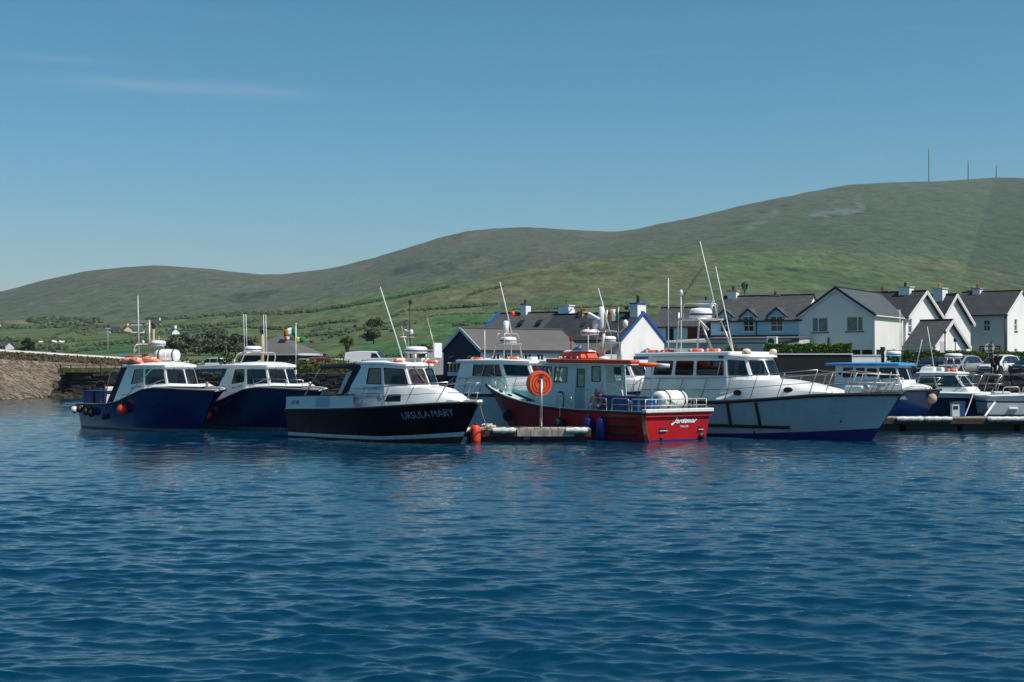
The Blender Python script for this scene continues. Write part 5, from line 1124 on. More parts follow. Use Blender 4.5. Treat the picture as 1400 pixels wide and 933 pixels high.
# ================================================================== shore
ASPH = mat('quay_tarmac', (.06, .06, .058), .9, var=.25, vscale=1.5)
STONED = mat('dark_slate_stone', (.028, .027, .026), .85, var=.6, vscale=2.5, bump=.6, bscale=6, dirt=(.11, .105, .095), dscale=1.6, dmin=.56)
STONEG = mat('grey_slate_stone', (.060, .056, .052), .85, var=.5, vscale=3, bump=.5, bscale=7)
STONEB = mat('warm_beach_stone', (.155, .122, .086), .9, var=.45, vscale=.8, bump=.5, bscale=8)
STONEP = mat('parapet_rubble', (.120, .092, .058), .95, var=.6, vscale=2.2, bump=.9, bscale=5, dirt=(.05, .045, .03), dscale=2.2, dmin=.5)
STONEW = mat('weedy_stone', (.042, .036, .018), .9, var=.5, vscale=2, bump=.6, bscale=8)
COPING = mat('white_coping', (.78, .76, .70), .8, var=.12, vscale=1)
GRASSY = mat('dry_grass', (.150, .140, .040), .9, var=.5, vscale=3); GRASSG = mat('lush_grass', (.060, .110, .022), .9, var=.5, vscale=3)
WROUGHT = mat('rusty_rail', (.035, .028, .024), .8, var=.4, vscale=6)

def rock_mesh(name, m, seed, k=.16, sub=1):
    bm = bmesh.new(); bmesh.ops.create_cube(bm, size=1); bmesh.ops.bevel(bm, geom=bm.edges[:], offset=.1, segments=1, affect='EDGES')
    rr = random.Random(seed)
    for v in bm.verts: v.co += Vector((rr.uniform(-k, k), rr.uniform(-k, k), rr.uniform(-k, k))) * .6
    me = bpy.data.meshes.new(name); bm.to_mesh(me); bm.free(); me.materials.append(m); return me
SM = [rock_mesh('stone', STONED if i % 3 else STONEG, 40 + i) for i in range(9)]
# quay walls of rough slate blocks: each visible block its own part
def block_wall(label, pa, pb, z0, z1, nrow, lo, hi, seed, stones=True, depth=.9, limit=300):
    pa, pb = Vector((*pa, 0)), Vector((*pb, 0)); d = (pb - pa); Lw = d.length; d.normalize(); nrm = Vector((d.y, -d.x, 0)); rz = math.atan2(d.y, d.x)
    t = thing('quay_wall', label, 'quay wall', (pa.x, pa.y, 0), rz, 'slate quay walls')
    MB().box(0, Lw, .10, depth + .6, z0 - 1.2, z1 - .03).build('core', STONED, t)
    rr = random.Random(seed); hrow = (z1 - z0) / nrow; cnt = 0
    for q in range(nrow):
        x = -rr.uniform(0, .3)
        while x < Lw:
            w = rr.uniform(lo, hi)
            h = hrow * rr.uniform(.72, 1.12)
            link_mesh('stone', rr.choice(SM), t, (x + w / 2, .12 + rr.uniform(-.16, .06) - .10 * (nrow - q) / nrow, z0 + hrow * (q + .5) + rr.uniform(-.05, .05)), (rr.uniform(-.12, .12), rr.uniform(-.10, .10), rr.uniform(-.1, .1)), (w * .97, rr.uniform(.4, .7), h)); cnt += 1
            x += w
    return t
wa, wb = (ax(84, 134.5), 134.5), (ax(655, 127.0), 127.0)
block_wall('dark slate quay wall topped with grass beside the stone pier', wa, wb, .55, 2.3, 5, .55, 1.25, 5)
toe = MB(); rr = random.Random(8)
for k in range(420):
    u = rr.uniform(70, 660); w = rr.uniform(.2, .6); dd = 134.5 - (u - 84) / 571 * 7.5 - rr.uniform(.4, 2.6); zz = .62 - (134.5 - (u - 84) / 571 * 7.5 - dd) * .28
    c = Vector((ax(u, dd), dd, zz)); o = [Vector((sx * w / 2 * rr.uniform(.6, 1.1), sy * w / 2, sz * w * .35 * rr.uniform(.6, 1.1))) for sz in (-1, 1) for sx, sy in ((-1, -1), (1, -1), (1, 1), (-1, 1))]
    toe.hexa([c + q for q in o])
tag(toe.build('rubble_toe', STONEW), 'weedy rubble stones along the foot of the quay', kind='stuff')
sb = MB(); sb.face((ax(60, 131), 131, -.6), (ax(700, 124), 124, -.6), (ax(700, 127.5), 127.5, .7), (ax(60, 135), 135, .7)); tag(sb.build('shore_bank', STONEW), 'muddy bank under the quay wall', kind='structure')
quay = MB(); quay.prism([(ax(600, 113.5), 113.5), (ax(1480, 110.5), 110.5), (ax(1900, 110), 110), (ax(1900, 140), 140), (ax(600, 140), 140)], -1, 2.22)
tag(quay.build('quay', ASPH), 'tarmac quay in front of the houses', kind='structure')
block_wall('dark boulder quay edge below the parked cars', (ax(1180, 113.0), 112.2), (ax(1500, 110.0), 110.0), .5, 2.30, 4, .7, 1.5, 15)
block_wall('dark quay face behind the white cruisers', (ax(598, 114.2), 113.0), (ax(690, 113.6), 112.9), .5, 2.25, 4, .7, 1.4, 25)

# ---- sloping stone pier at the left
def pier_top(u): return np.interp(u, (-260, -150, 0, 190, 262), (461, 469, 478, 490, 494.2)), np.interp(u, (-260, -150, 0, 190, 262), (120, 126, 134, 152, 160))
pr_ = thing('stone_pier', 'sloping stone pier with rubble parapet and white coping', 'pier', (ax(-100, 126), 126, 0))
o0 = Vector((ax(-100, 126), 126, 0)); cols = list(np.linspace(-260, 262, 60)); top_pts = []; sl0 = []; sl1 = []
for u in cols:
    y, d = pier_top(u); y, d = float(y), float(d); z = az(y, d); top_pts.append(Vector((ax(u, d), d, z)) - o0)
    db = min(float(np.interp(u, (-260, 0, 85, 262), (112, 124.0, 134.0, 150))), d - 2)
    sl0.append(Vector((ax(u, db), db, -.45)) - o0); sl1.append(Vector((ax(u, d - .25), d - .25, z - .92)) - o0)
g = MB(); g.grid([[p + Vector((0, -.15, -.10)) for p in top_pts], [p + Vector((0, -.15, -1.6)) for p in top_pts]]); g.grid([[p + Vector((0, -.15, -.10)) for p in top_pts], [p + Vector((0, .5, -.10)) for p in top_pts], [p + Vector((0, .5, -2.5)) for p in top_pts]]); g.build('parapet', STONEP, pr_)
g = MB(); g.grid([[p + Vector((0, a, b)) for p in top_pts] for a, b in ((-.22, -.17), (-.22, .0), (.55, .0), (.55, -.17))]); g.build('coping', COPING, pr_)
g = MB(); g.grid([[a * (1 - k / 8) + b * k / 8 for a, b in zip(sl0, sl1)] for k in range(9)]); g.build('slope_core', STONEB, pr_)
sb_ = MB(); rr = random.Random(12); nst = 0
for k in range(5600):
    u = rr.uniform(0, 58.99); i = int(u); f = u - i; v = rr.random()
    a = sl0[i].lerp(sl0[i + 1], f); b = sl1[i].lerp(sl1[i + 1], f); p = a.lerp(b, v)
    e1 = (sl1[i] - sl0[i]).normalized(); e0 = (sl0[i + 1] - sl0[i]).normalized(); n_ = e0.cross(e1).normalized()
    ang = R(-38 + rr.uniform(-14, 14)); dx = e0 * math.cos(ang) + e1 * math.sin(ang); dy = n_.cross(dx); w, h = rr.uniform(.35, .95), rr.uniform(.10, .21); t_ = rr.uniform(.02, .075)
    sb_.cur = 1 if v < .16 + rr.uniform(-.06, .06) else (2 if rr.random() < .28 else 0)
    cs = [p + dx * w / 2 * sx * rr.uniform(.8, 1.1) + dy * h / 2 * sy * rr.uniform(.7, 1.1) for sx, sy in ((-1, -1), (1, -1), (1, 1), (-1, 1))]
    sb_.hexa([q - n_ * .1 for q in cs] + [q + n_ * t_ * rr.uniform(.6, 1.2) for q in cs])
o = sb_.build('slope_stones', [STONEB, STONEW, mat('pale_beach_stone', (.25, .215, .17), .9, var=.3, vscale=1.5, bump=.3, bscale=9)], pr_); o['kind'] = 'stuff'
sb_ = MB()
for k in range(1500):
    u = rr.uniform(0, 58.99); i = int(u); f = u - i; p = top_pts[i].lerp(top_pts[i + 1], f) + Vector((0, -.16, -rr.uniform(.14, .92))); w, h = rr.uniform(.12, .42), rr.uniform(.07, .16); t_ = rr.uniform(.015, .05)
    sb_.cur = 1 if rr.random() < .35 else 0
    sb_.hexa([p + Vector((sx * w / 2, sy, sz * h / 2 * rr.uniform(.7, 1.1))) for sz in (-1, 1) for sx, sy in ((-1, -t_), (1, -t_), (1, .05), (-1, .05))])
o = sb_.build('parapet_rubble', [STONEP, MATS['warm_beach_stone']], pr_); o['kind'] = 'stuff'
# iron railing on the quay before the pier
t = thing('iron_railing', 'rusty iron railing on the grassy quay before the stone pier', 'railing', (ax(83, 134.9), 134.9, 2.28))
for x0_, (px0, px1) in enumerate(((83, 166),)):
    e_ = Vector((ax(px1, 133.8) - ax(px0, 134.9), -1.1, 0))
    for zz in (.75, .45): MB().bar((0, 0, zz), e_ + Vector((0, 0, zz)), .05).build('rail', WROUGHT, t)
    for q in (0, .17, .42, .66, .9, 1): MB().bar(e_ * q, e_ * q + Vector((0, 0, .85)), .07).build('post', WROUGHT, t)

# ---- vegetation helpers
def leafmat(name, col, var=.35, vscale=.8):
    return mat(name, col, .65, var=var, vscale=vscale, spec=.25)
LF = {k: leafmat('leaf_' + k, c) for k, c in dict(hedge=(.100, .190, .030), dark=(.022, .046, .018), grey=(.100, .132, .082), olive=(.060, .075, .026), yellow=(.150, .170, .032), lush=(.055, .120, .022), far=(.042, .066, .032), far2=(.066, .096, .042), red=(.30, .045, .02), palm=(.055, .085, .022)).items()}
BARK = mat('bark', (.085, .065, .045), .9, var=.4, vscale=8)
def leaves(mb, c, rad, n, size, rr, flat=1.0, shell=.5):
    c = Vector(c)
    for _ in range(n):
        while True:
            p = Vector((rr.uniform(-1, 1), rr.uniform(-1, 1), rr.uniform(-1, 1)))
            if shell * shell < p.length_squared < 1: break
        q = c + Vector((p.x * rad[0], p.y * rad[1], p.z * rad[2])); s = size * rr.uniform(.6, 1.4)
        a = Vector((rr.gauss(0, 1), rr.gauss(0, 1), rr.gauss(0, 1))).normalized(); b = a.orthogonal().normalized(); cc = a.cross(b)
        mb.face(q - b * s - cc * s * .5, q + b * s * .2 - cc * s * .7, q + b * s + cc * s * .3, q - b * s * .3 + cc * s * .8)
def tree(name, label, base, h, w, lf, rr, n=900, size=.16, cat='tree', group=None, lobes=7, trunk=.3, lf2=None):
    t = thing(name, label, cat, base, 0, group); mb = MB()
    mb.tube([(0, 0, -.4), (rr.uniform(-.1, .1), rr.uniform(-.1, .1), h * .35), (rr.uniform(-.2, .2), 0, h * .7)], h * .028 + .03, 7, .03)
    cs = []
    for k in range(lobes):
        a = k * 2.4 + rr.uniform(-.4, .4); rad = w * .5 * rr.uniform(.25, .72); z = h * rr.uniform(trunk + .12, .86); c = Vector((math.cos(a) * rad, math.sin(a) * rad, z)); cs.append(c)
        mb.tube([(0, 0, h * rr.uniform(.2, .5)), c * .6 + Vector((0, 0, h * .12)), c], .05, 5, .015)
    mb.build('trunk', BARK, t)
    cr = MB()
    for k, c in enumerate(cs):
        cr.cur = 1 if (lf2 and k % 3 == 0) else 0
        s = rr.uniform(.55, 1.0); leaves(cr, c, (w * .30 * s, w * .30 * s, h * .17 * s), n // lobes, size, rr, shell=.35)
    cr.cur = 0; leaves(cr, (0, 0, h * .82), (w * .2, w * .2, h * .17), n // lobes, size, rr, shell=.2)
    cr.build('crown', [lf, lf2 or lf], t)
    return t
def bush(name, label, base, w, dp, h, lf, rr, n=500, size=.1, cat='bush', group=None, lf2=None):
    t = thing(name, label, cat, base, 0, group); mb = MB(); cr = MB(); k = max(3, int(w / h * 2))
    for q in range(k):
        c = Vector(((q + .5) / k * w - w / 2, rr.uniform(-.2, .2) * dp, h * rr.uniform(.35, .6))); mb.tube([(c.x, c.y, -.2), c], .03, 5, .012)
        cr.cur = 1 if (lf2 and q % 2) else 0
        leaves(cr, c, (w / k * .8, dp * .5, h * rr.uniform(.38, .55)), n // k, size, rr, shell=.3)
    mb.build('stems', BARK, t); cr.build('foliage', [lf, lf2 or lf], t)
    return t
rv = random.Random(77)
# grass and weeds on the quay top
gr = MB()
for k in range(9000):
    u = rv.uniform(80, 470); d = 134.6 - (u - 84) / 571 * 7.5 + rv.uniform(.0, 2.2); x = ax(u, d); h = rv.uniform(.2, .62); w = .05
    gr.cur = 0 if vnoise(np.array(x * .9), np.array(d * .7), 4) > .5 else 1
    lx, ly = rv.uniform(-.15, .15), rv.uniform(-.15, .15); gr.face((x - w, d, 2.22), (x + w, d, 2.22), (x + lx, d + ly, 2.24 + h))
tag(gr.build('quay_grass', [GRASSY, GRASSG]), 'tufted dry grass along the quay top', kind='stuff')
for k, (px, w, h, lf, lf2, lab) in enumerate(((196, 2.6, .75, 'yellow', 'lush', 'low yellow green bush on the quay behind the royal blue wheelhouse'), (254, 3.2, 1.0, 'yellow', 'lush', 'yellow green bush on the quay between the two blue wheelhouses'), (286, 2.4, .7, 'lush', 'olive', 'small green bush under the white aft canopy'),
        (412, 2.4, .8, 'yellow', 'olive', 'yellow tinged bush between flagpole and black boat stern'), (432, 3.4, 1.25, 'lush', 'yellow', 'rounded green bush behind the black boat stern'), (452, 2.6, 1.0, 'yellow', 'lush', 'yellow green bush under the navy canvas canopy'), (478, 3.4, 1.2, 'yellow', 'lush', 'broad yellow green bush beside the canvas side panel'), (395, 2.0, 1.2, 'olive', 'dark', 'brownish bush at the flagpole foot'))):
    d = 134.8 - (px - 84) / 571 * 7.5; bush('quay_bush', lab, (ax(px, d), d + .6, 2.25), w, 1.4, h * 1.15, LF[lf], rv, 800, .075, group='bushes on the quay', lf2=LF[lf2])
bush('fuchsia_bush', 'green bush flecked with red flowers behind the life raft', (ax(222, 148), 148, 2.3), 5.2, 2.0, 2.0, LF['lush'], rv, 1500, .11, lf2=LF['red'])
bush('fuchsia_bush', 'reddish shrub beside the parked white car', (ax(268, 152), 152, 2.3), 3.0, 1.5, 1.3, LF['dark'], rv, 600, .10, lf2=LF['red'])
bush('garden_hedge', 'dark evergreen hedge behind the blue boat gantry', (ax(328, 146), 146, 2.35), 4.0, 1.8, 2.0, LF['dark'], rv, 1400, .10, lf2=LF['lush'])
bush('garden_hedge', 'dark hedge continuing to the hipped building', (ax(372, 143), 143, 2.35), 3.6, 1.6, 1.8, LF['dark'], rv, 1000, .10, lf2=LF['olive'])
bush('garden_bush', 'dark bush at the foot of the cabbage tree', (ax(455, 140), 140, 2.4), 2.6, 1.6, 2.0, LF['dark'], rv, 900, .10, lf2=LF['lush'])
bush('garden_bush', 'dark shrub between white van and lamp post', (ax(533, 142), 142, 2.4), 3.2, 1.6, 2.2, LF['dark'], rv, 1000, .10, lf2=LF['olive'])
bush('garden_bush', 'yellow brown shrub by the navy shed', (ax(592, 124), 124, 3.2), 2.6, 1.4, 1.7, LF['olive'], rv, 1000, .09, lf2=LF['yellow'])
bush('garden_bush', 'small green shrub between navy shed and slate house', (ax(786, 118), 118, 2.3), 1.8, 1.2, 2.2, LF['lush'], rv, 700, .08, lf2=LF['olive'])
# trees behind the pier and quay
for k, (px, top, w, lf, lab) in enumerate(((236, 458, 3.2, 'grey', 'grey green tree at the edge of the sycamore row'), (254, 455, 4.2, 'grey', 'grey green sycamore second in the row behind the pier'), (272, 452, 4.8, 'grey', 'tall grey green sycamore in the middle of the row'), (291, 450, 5.0, 'grey', 'tallest grey green sycamore of the row'),
        (308, 458, 4.0, 'far2', 'smaller sycamore beside bare grey trunks'), (322, 455, 3.6, 'far2', 'round topped tree near the blue boat aerials'), (335, 458, 3.6, 'grey', 'end tree of the row nearest the hipped roof'))):
    d = 245.0 + k * 4 % 11; tree('sycamore_tree', lab, (ax(px, d), d, ground_z(px, d) - .3), az(top, d) - ground_z(px, d) + .3, w * 1.15, LF[lf], rv, 1500, .17, group='trees behind the pier', lobes=9, trunk=.05, lf2=LF['far'])
d = 330.0; tree('sycamore_tree', 'bushy dark tree standing in the sloping pasture', (ax(511, d), d, ground_z(511, d) - .4), 6.2, 5.4, LF['far2'], rv, 1400, .22, lobes=8, trunk=.05, lf2=LF['olive'])
tree('sycamore_tree', 'dark round tree above the pier parapet', (ax(38, 300.), 300., ground_z(38, 300.) - .3), az(464, 300.) - ground_z(38, 300.) + .6, 3.4, LF['dark'], rv, 900, .2, trunk=.05)
# cabbage tree
t = thing('cabbage_tree', 'cabbage tree with spiky heads beside the white van', 'tree', (ax(475, 138), 138, 2.4)); mb = MB(); heads = []
for a, r_, z in ((0, .0, 3.2), (1.0, .45, 2.95), (2.2, .5, 3.05), (3.4, .5, 2.9), (4.5, .45, 3.1), (5.5, .55, 2.85)):
    h_ = Vector((math.cos(a) * r_, math.sin(a) * r_, z)); heads.append(h_); mb.tube([(0, 0, -.2), (0, 0, 1.5), h_ * .6 + Vector((0, 0, 1.0)), h_], .09, 6, .04)
mb.build('trunk', BARK, t); cr = MB()
for h_ in heads:
    for k in range(70):
        v = Vector((rv.gauss(0, 1), rv.gauss(0, 1), rv.gauss(.35, .7))).normalized(); s = v.orthogonal().normalized() * .03; e_ = h_ + v * rv.uniform(.4, .62) + Vector((0, 0, -.1)); m_ = h_ + v * .3; cr.face(h_ - s, h_ + s, m_ + s * 1.3, m_ - s * 1.3); cr.face(m_ - s * 1.3, m_ + s * 1.3, e_)
cr.build('crown', LF['palm'], t)
t = thing('cabbage_palm', 'spiky green palm in front of the blue dormer house', 'plant', (ax(1001, 132), 132, 2.3)); mb = MB().tube([(0, 0, 0), (0, 0, 2.4)], .12, 7, .08); mb.build('trunk', BARK, t); cr = MB()
for k in range(330):
    v = Vector((rv.gauss(0, 1), rv.gauss(0, 1), rv.gauss(.3, .6))).normalized(); h_ = Vector((rv.uniform(-.5, .5), rv.uniform(-.3, .3), rv.uniform(1.9, 2.5))); s = v.orthogonal().normalized() * .03; e_ = h_ + v * rv.uniform(.45, .8); cr.face(h_ - s, h_ + s, e_)
cr.build('crown', LF['palm'], t)
# clipped hedges by the car park
def hedge(label, pxa, pxb, d0, d1, z0, z1, dp, n):
    t = thing('clipped_hedge', label, 'hedge', (ax(pxa, d0), d0, z0), math.atan2(d1 - d0, ax(pxb, d1) - ax(pxa, d0)), 'clipped hedges by the car park')
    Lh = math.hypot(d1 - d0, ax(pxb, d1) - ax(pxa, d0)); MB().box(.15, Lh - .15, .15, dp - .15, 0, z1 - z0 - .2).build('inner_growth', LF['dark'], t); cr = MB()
    for _ in range(n):
        f = rv.random(); x, y, z = rv.uniform(0, Lh), rv.uniform(0, dp), rv.uniform(0, z1 - z0)
        if f < .45: y = rv.gauss(.06, .05)
        elif f < .85: z = z1 - z0 + rv.gauss(0, .05) - .12
        elif f < .93: x = rv.choice((0, Lh)) + rv.gauss(0, .06)
        q = Vector((x, y, z + .05 * math.sin(x * 2.1) + .04 * math.sin(x * 5.3))); s = rv.uniform(.05, .11); a = Vector((rv.gauss(0, 1), rv.gauss(0, 1), rv.gauss(0, 1))).normalized(); b = a.orthogonal().normalized(); c = a.cross(b); cr.cur = 1 if rv.random() < .3 else 0
        cr.face(q - b * s - c * s * .5, q + b * s * .2 - c * s * .7, q + b * s + c * s * .3, q - b * s * .3 + c * s * .8)
    cr.build('foliage', [LF['hedge'], LF['yellow']], t)
hedge('clipped bright green hedge above the black wall', 1046, 1163, 122.5, 121.0, 3.6, 4.85, 1.1, 9000)
hedge('clipped green hedge behind the parked cars', 1216, 1312, 125.5, 125.0, 2.6, 4.30, 1.1, 8000)
hedge('lower hedge run behind the white estate car', 1313, 1420, 126.0, 126.0, 2.6, 4.25, 1.0, 7000)
# hedgerows, scrub and conifer belts on the slopes
def clump(mb, c, r, rr, hgt=1.0):
    k = 5; ring = [[c + Vector((math.cos(2 * math.pi * j / 6 + i) * r * q * rr.uniform(.75, 1.25), math.sin(2 * math.pi * j / 6 + i) * r * q * rr.uniform(.75, 1.25), r * hgt * z * rr.uniform(.8, 1.2))) for j in range(6)] for i, (q, z) in enumerate(((.8, -.4), (1.05, .25), (.85, .8), (.35, 1.15)))]
    mb.grid(ring, close=True); mb.face(*ring[-1])
    for _ in range(7):
        v = Vector((rr.gauss(0, 1), rr.gauss(0, .7), abs(rr.gauss(0, .8)))).normalized() * r * rr.uniform(.9, 1.3); v.z *= hgt; s = Vector((rr.gauss(0, 1), rr.gauss(0, 1), rr.gauss(0, 1))).normalized() * r * .35; mb.face(c + v - s, c + v + s, c + v + s.orthogonal() * 1.2)
HR = MB()
def hrow(pts, step=1.6, size=.75, jit=.35, dens=.85, hgt=1.0, m=None):
    for (u0, y0), (u1, y1) in zip(pts[:-1], pts[1:]):
        n = max(2, int(abs(u1 - u0) / step * 1.45))
        for k in range(n):
            if rv.random() > dens: continue
            f = (k + rv.random()) / n; u = u0 + (u1 - u0) * f + rv.gauss(0, .4); y = y0 + (y1 - y0) * f + rv.gauss(0, jit); d = ground_d(u, y)
            HR.cur = rv.choice((0, 0, 1)) if m is None else m; clump(HR, Vector((ax(u, d), d, ground_z(u, d))), size * .62 * rv.uniform(.6, 1.3) * d / 420, rv, hgt)
hrow([(40, 441), (66, 440), (100, 438), (135, 442)], 1.0, 1.6, 1.2); hrow([(60, 445), (105, 444)], 1.2, 1.5, 1.5, .8); hrow([(200, 438), (260, 436), (330, 428)], 2.2, 1.0, .6, .7)
hrow([(0, 451), (60, 449), (118, 447)], 1.8, 1.2, 1.2, .6); hrow([(0, 466), (44, 467), (80, 468), (100, 466)], 1.2, 1.1, .5); hrow([(62, 467), (82, 459), (104, 452), (150, 449)], 1.4, 1.0, .5); hrow([(22, 477), (60, 478), (95, 477)], .9, 1.4, 1.0); hrow([(95, 476), (150, 470), (200, 466)], 1.5, .9, .6)
hrow([(90, 482), (140, 477), (190, 472), (240, 468)], 1.4, .9, .7); hrow([(112, 460), (135, 459)], 1.5, .9, .7); hrow([(180, 462), (230, 458), (270, 456)], 1.7, .9, .5); hrow([(150, 455), (165, 457), (180, 459), (200, 461)], 1.4, 1.0, .8)
hrow([(195, 448), (260, 447), (330, 443), (350, 438)], 1.5, .9, .5); hrow([(245, 452), (290, 450), (345, 446)], 1.7, .8, .5, .7); hrow([(310, 434), (335, 430), (380, 430), (422, 427)], 1.2, 1.1, .6)
hrow([(335, 447), (380, 450), (412, 449), (430, 445), (450, 441), (490, 440)], 1.3, .85, .6); hrow([(412, 460), (440, 457), (470, 454), (495, 450)], 1.6, .75, .5, .75); hrow([(500, 446), (525, 444), (540, 440)], 1.6, .7, .5); hrow([(430, 452), (445, 449)], 1.4, .8, .5)
hrow([(422, 428), (460, 421), (500, 415), (540, 408), (575, 401), (617, 393)], .8, .72, .3, .95, 1.25, 0)
hrow([(535, 433), (555, 426), (600, 422), (680, 417)], 1.5, .75, .5, .8); hrow([(567, 443), (582, 436), (600, 432.5), (640, 430.5), (760, 428)], 1.2, .7, .3, .9); hrow([(580, 445), (612, 443), (700, 441), (770, 441)], 1.6, .5, .3, .8); hrow([(562, 459), (600, 459.5), (640, 461), (700, 460)], 1.2, .6, .3, .9); hrow([(620, 444.5), (640, 444)], 1.2, .7, .4)
hrow([(500, 452), (528, 450), (562, 440)], 1.3, .8, .7, .8); hrow([(700, 424), (760, 422), (830, 420), (900, 421)], 1.8, .6, .6, .7); hrow([(640, 405), (660, 398), (690, 392)], 1.6, .7, .5, .7); hrow([(880, 424), (940, 418), (985, 412)], 1.7, .6, .7, .7); hrow([(933, 407), (950, 382), (962, 366)], .7, .4, .3, .7)
for _ in range(330):
    u = rv.uniform(0, 560); y = rv.uniform(442, 476); d = ground_d(u, y)
    if fbm(np.array(ax(u, d) / 20), np.array(d / 160), 3, 15) > .12: HR.cur = rv.choice((0, 1, 1)); clump(HR, Vector((ax(u, d), d, ground_z(u, d))), rv.uniform(.3, .7) * d / 420, rv)
tag(HR.build('hedgerows', [LF['far'], LF['far2']]), 'dark hedgerows and scrub lines between the hillside fields', kind='stuff')
sheep = mat('sheep_fleece', (.70, .66, .56), .95)
for k, (px, py) in enumerate(((55, 470.5), (73, 469.5), (76, 470.2), (82, 469.6), (84, 470.6), (87, 469.8))):
    d = ground_d(px, py); t = thing('sheep', 'cream sheep grazing in the green field above the pier', 'sheep', (ax(px, d), d, ground_z(px, d)), rv.uniform(0, 6), 'sheep in the field')
    mb = MB(); rows = [[Vector((x, q * math.cos(a), .55 + q * 1.05 * math.sin(a))) for a in [2 * math.pi * j / 8 for j in range(8)]] for x, q in ((-.62, .08), (-.5, .26), (-.2, .34), (.2, .34), (.45, .28), (.58, .16), (.75, .12), (.92, .13), (1.02, .05))]
    for i, row in enumerate(rows[5:]): rows[5 + i] = [p + Vector((0, 0, .06 * (i + 1) - .03 * i * i)) for p in row]
    mb.grid(rows, close=True)
    for sx, sy in ((-.4, .17), (-.4, -.17), (.38, .17), (.38, -.17)): mb.tube([(sx, sy, .5), (sx + .03, sy, .25), (sx, sy, 0)], .07, 5, .04)
    mb.build('body', sheep, t, smooth=True)

# ================================================================== houses
WALLW = mat('white_render', (.82, .81, .78), .9, var=.05, vscale=.5, dirt=(.55, .53, .48), dscale=.5, dmin=.55)
WALLC = mat('cream_render', (.72, .71, .66), .9, var=.05, vscale=.5, dirt=(.52, .50, .44), dscale=.5, dmin=.55)
WALLB = mat('pale_blue_render', (.36, .56, .68), .9, var=.06, vscale=.5)
WALLG = mat('grey_render', (.50, .52, .51), .9, var=.08, vscale=.5, dirt=(.36, .36, .33), dscale=.6)
WALLR = mat('oxblood_render', (.20, .022, .022), .85, var=.1)
WALLN = mat('navy_boarding', (.006, .012, .034), .7, var=.2, vscale=2)
WALLK = mat('dark_stone_wall', (.035, .034, .034), .9, var=.4, vscale=2, bump=.4, bscale=5)
def slate(name, col, rough=.75):
    if name in MATS: return MATS[name]
    m = mat(name, col, rough, var=.2, vscale=1.2); t = m.node_tree; b = t.nodes['Principled BSDF']
    tc = N(t, 'ShaderNodeTexCoord'); br = N(t, 'ShaderNodeTexBrick'); br.inputs['Scale'].default_value = 1.0; br.inputs['Brick Width'].default_value = .45; br.inputs['Row Height'].default_value = .22; br.inputs['Mortar Size'].default_value = .018
    br.inputs['Color1'].default_value = (1, 1, 1, 1); br.inputs['Color2'].default_value = (.68, .68, .70, 1); br.inputs['Mortar'].default_value = (.35, .35, .36, 1); br.offset = .5
    t.links.new(tc.outputs['UV'], br.inputs['Vector'])
    mx = N(t, 'ShaderNodeMix', data_type='RGBA', blend_type='MULTIPLY'); mx.inputs[0].default_value = 1
    l = b.inputs['Base Color'].links[0].from_socket; t.links.new(l, mx.inputs[6]); t.links.new(br.outputs['Color'], mx.inputs[7]); t.links.new(mx.outputs[2], b.inputs['Base Color'])
    bp = N(t, 'ShaderNodeBump'); bp.inputs['Strength'].default_value = .5; bp.inputs['Distance'].default_value = .02; t.links.new(br.outputs['Color'], bp.inputs['Height']); t.links.new(bp.outputs[0], b.inputs['Normal'])
    return m
SLD = slate('dark_slate_roof', (.034, .039, .042)); SLG = slate('grey_slate_roof', (.080, .086, .082)); SLB = slate('blue_grey_slate_roof', (.085, .100, .104), .6); SLN = slate('brown_grey_slate_roof', (.068, .072, .072))
FLATR = mat('smooth_grey_roofing', (.098, .094, .088), .85, var=.12, vscale=.7)
WFRAME = mat('white_window_frame', (.74, .74, .72), .5); NAVYT = mat('navy_fascia', (.010, .018, .045), .5); BLUET = mat('bright_blue_trim', (.012, .085, .36), .5); WTRIM = mat('white_fascia', (.70, .69, .66), .6); DGUT = mat('dark_gutter', (.012, .014, .022), .5); REDT = mat('red_trim', (.16, .015, .02), .6); CHCAP = mat('chimney_cap', (.42, .24, .18), .9, var=.2); POTT = mat('clay_pot', (.34, .13, .06), .9, var=.2); POTD = mat('dark_pot', (.06, .045, .04), .9); POTY = mat('buff_pot', (.50, .34, .14), .9)
PANE = mat('house_glass', (.012, .016, .020), .06, spec=.6); BLIND = mat('blind_behind_glass', (.15, .17, .13), .25, var=.1, vscale=2)
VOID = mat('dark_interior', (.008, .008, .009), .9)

class Face:
    """a straight facade between two points seen at px0 (distance d0) and px1 (distance d1)"""
    def __init__(s, px0, d0, px1, d1):
        s.a = Vector((ax(px0, d0), d0)); s.b = Vector((ax(px1, d1), d1)); s.W = (s.b - s.a).length; s.d = (s.b - s.a) / s.W; s.rz = math.atan2(s.d.y, s.d.x)
    def u(s, px):
        k = (px - 700) / F; return (k * s.a.y - s.a.x) / (s.d.x - k * s.d.y)
    def z(s, py, px): return az(py, s.a.y + s.u(px) * s.d.y)
    def hole(s, x0, y0, x1, y1): m = (x0 + x1) / 2; return (s.u(x0), s.u(x1), s.z(y1, m), s.z(y0, m))

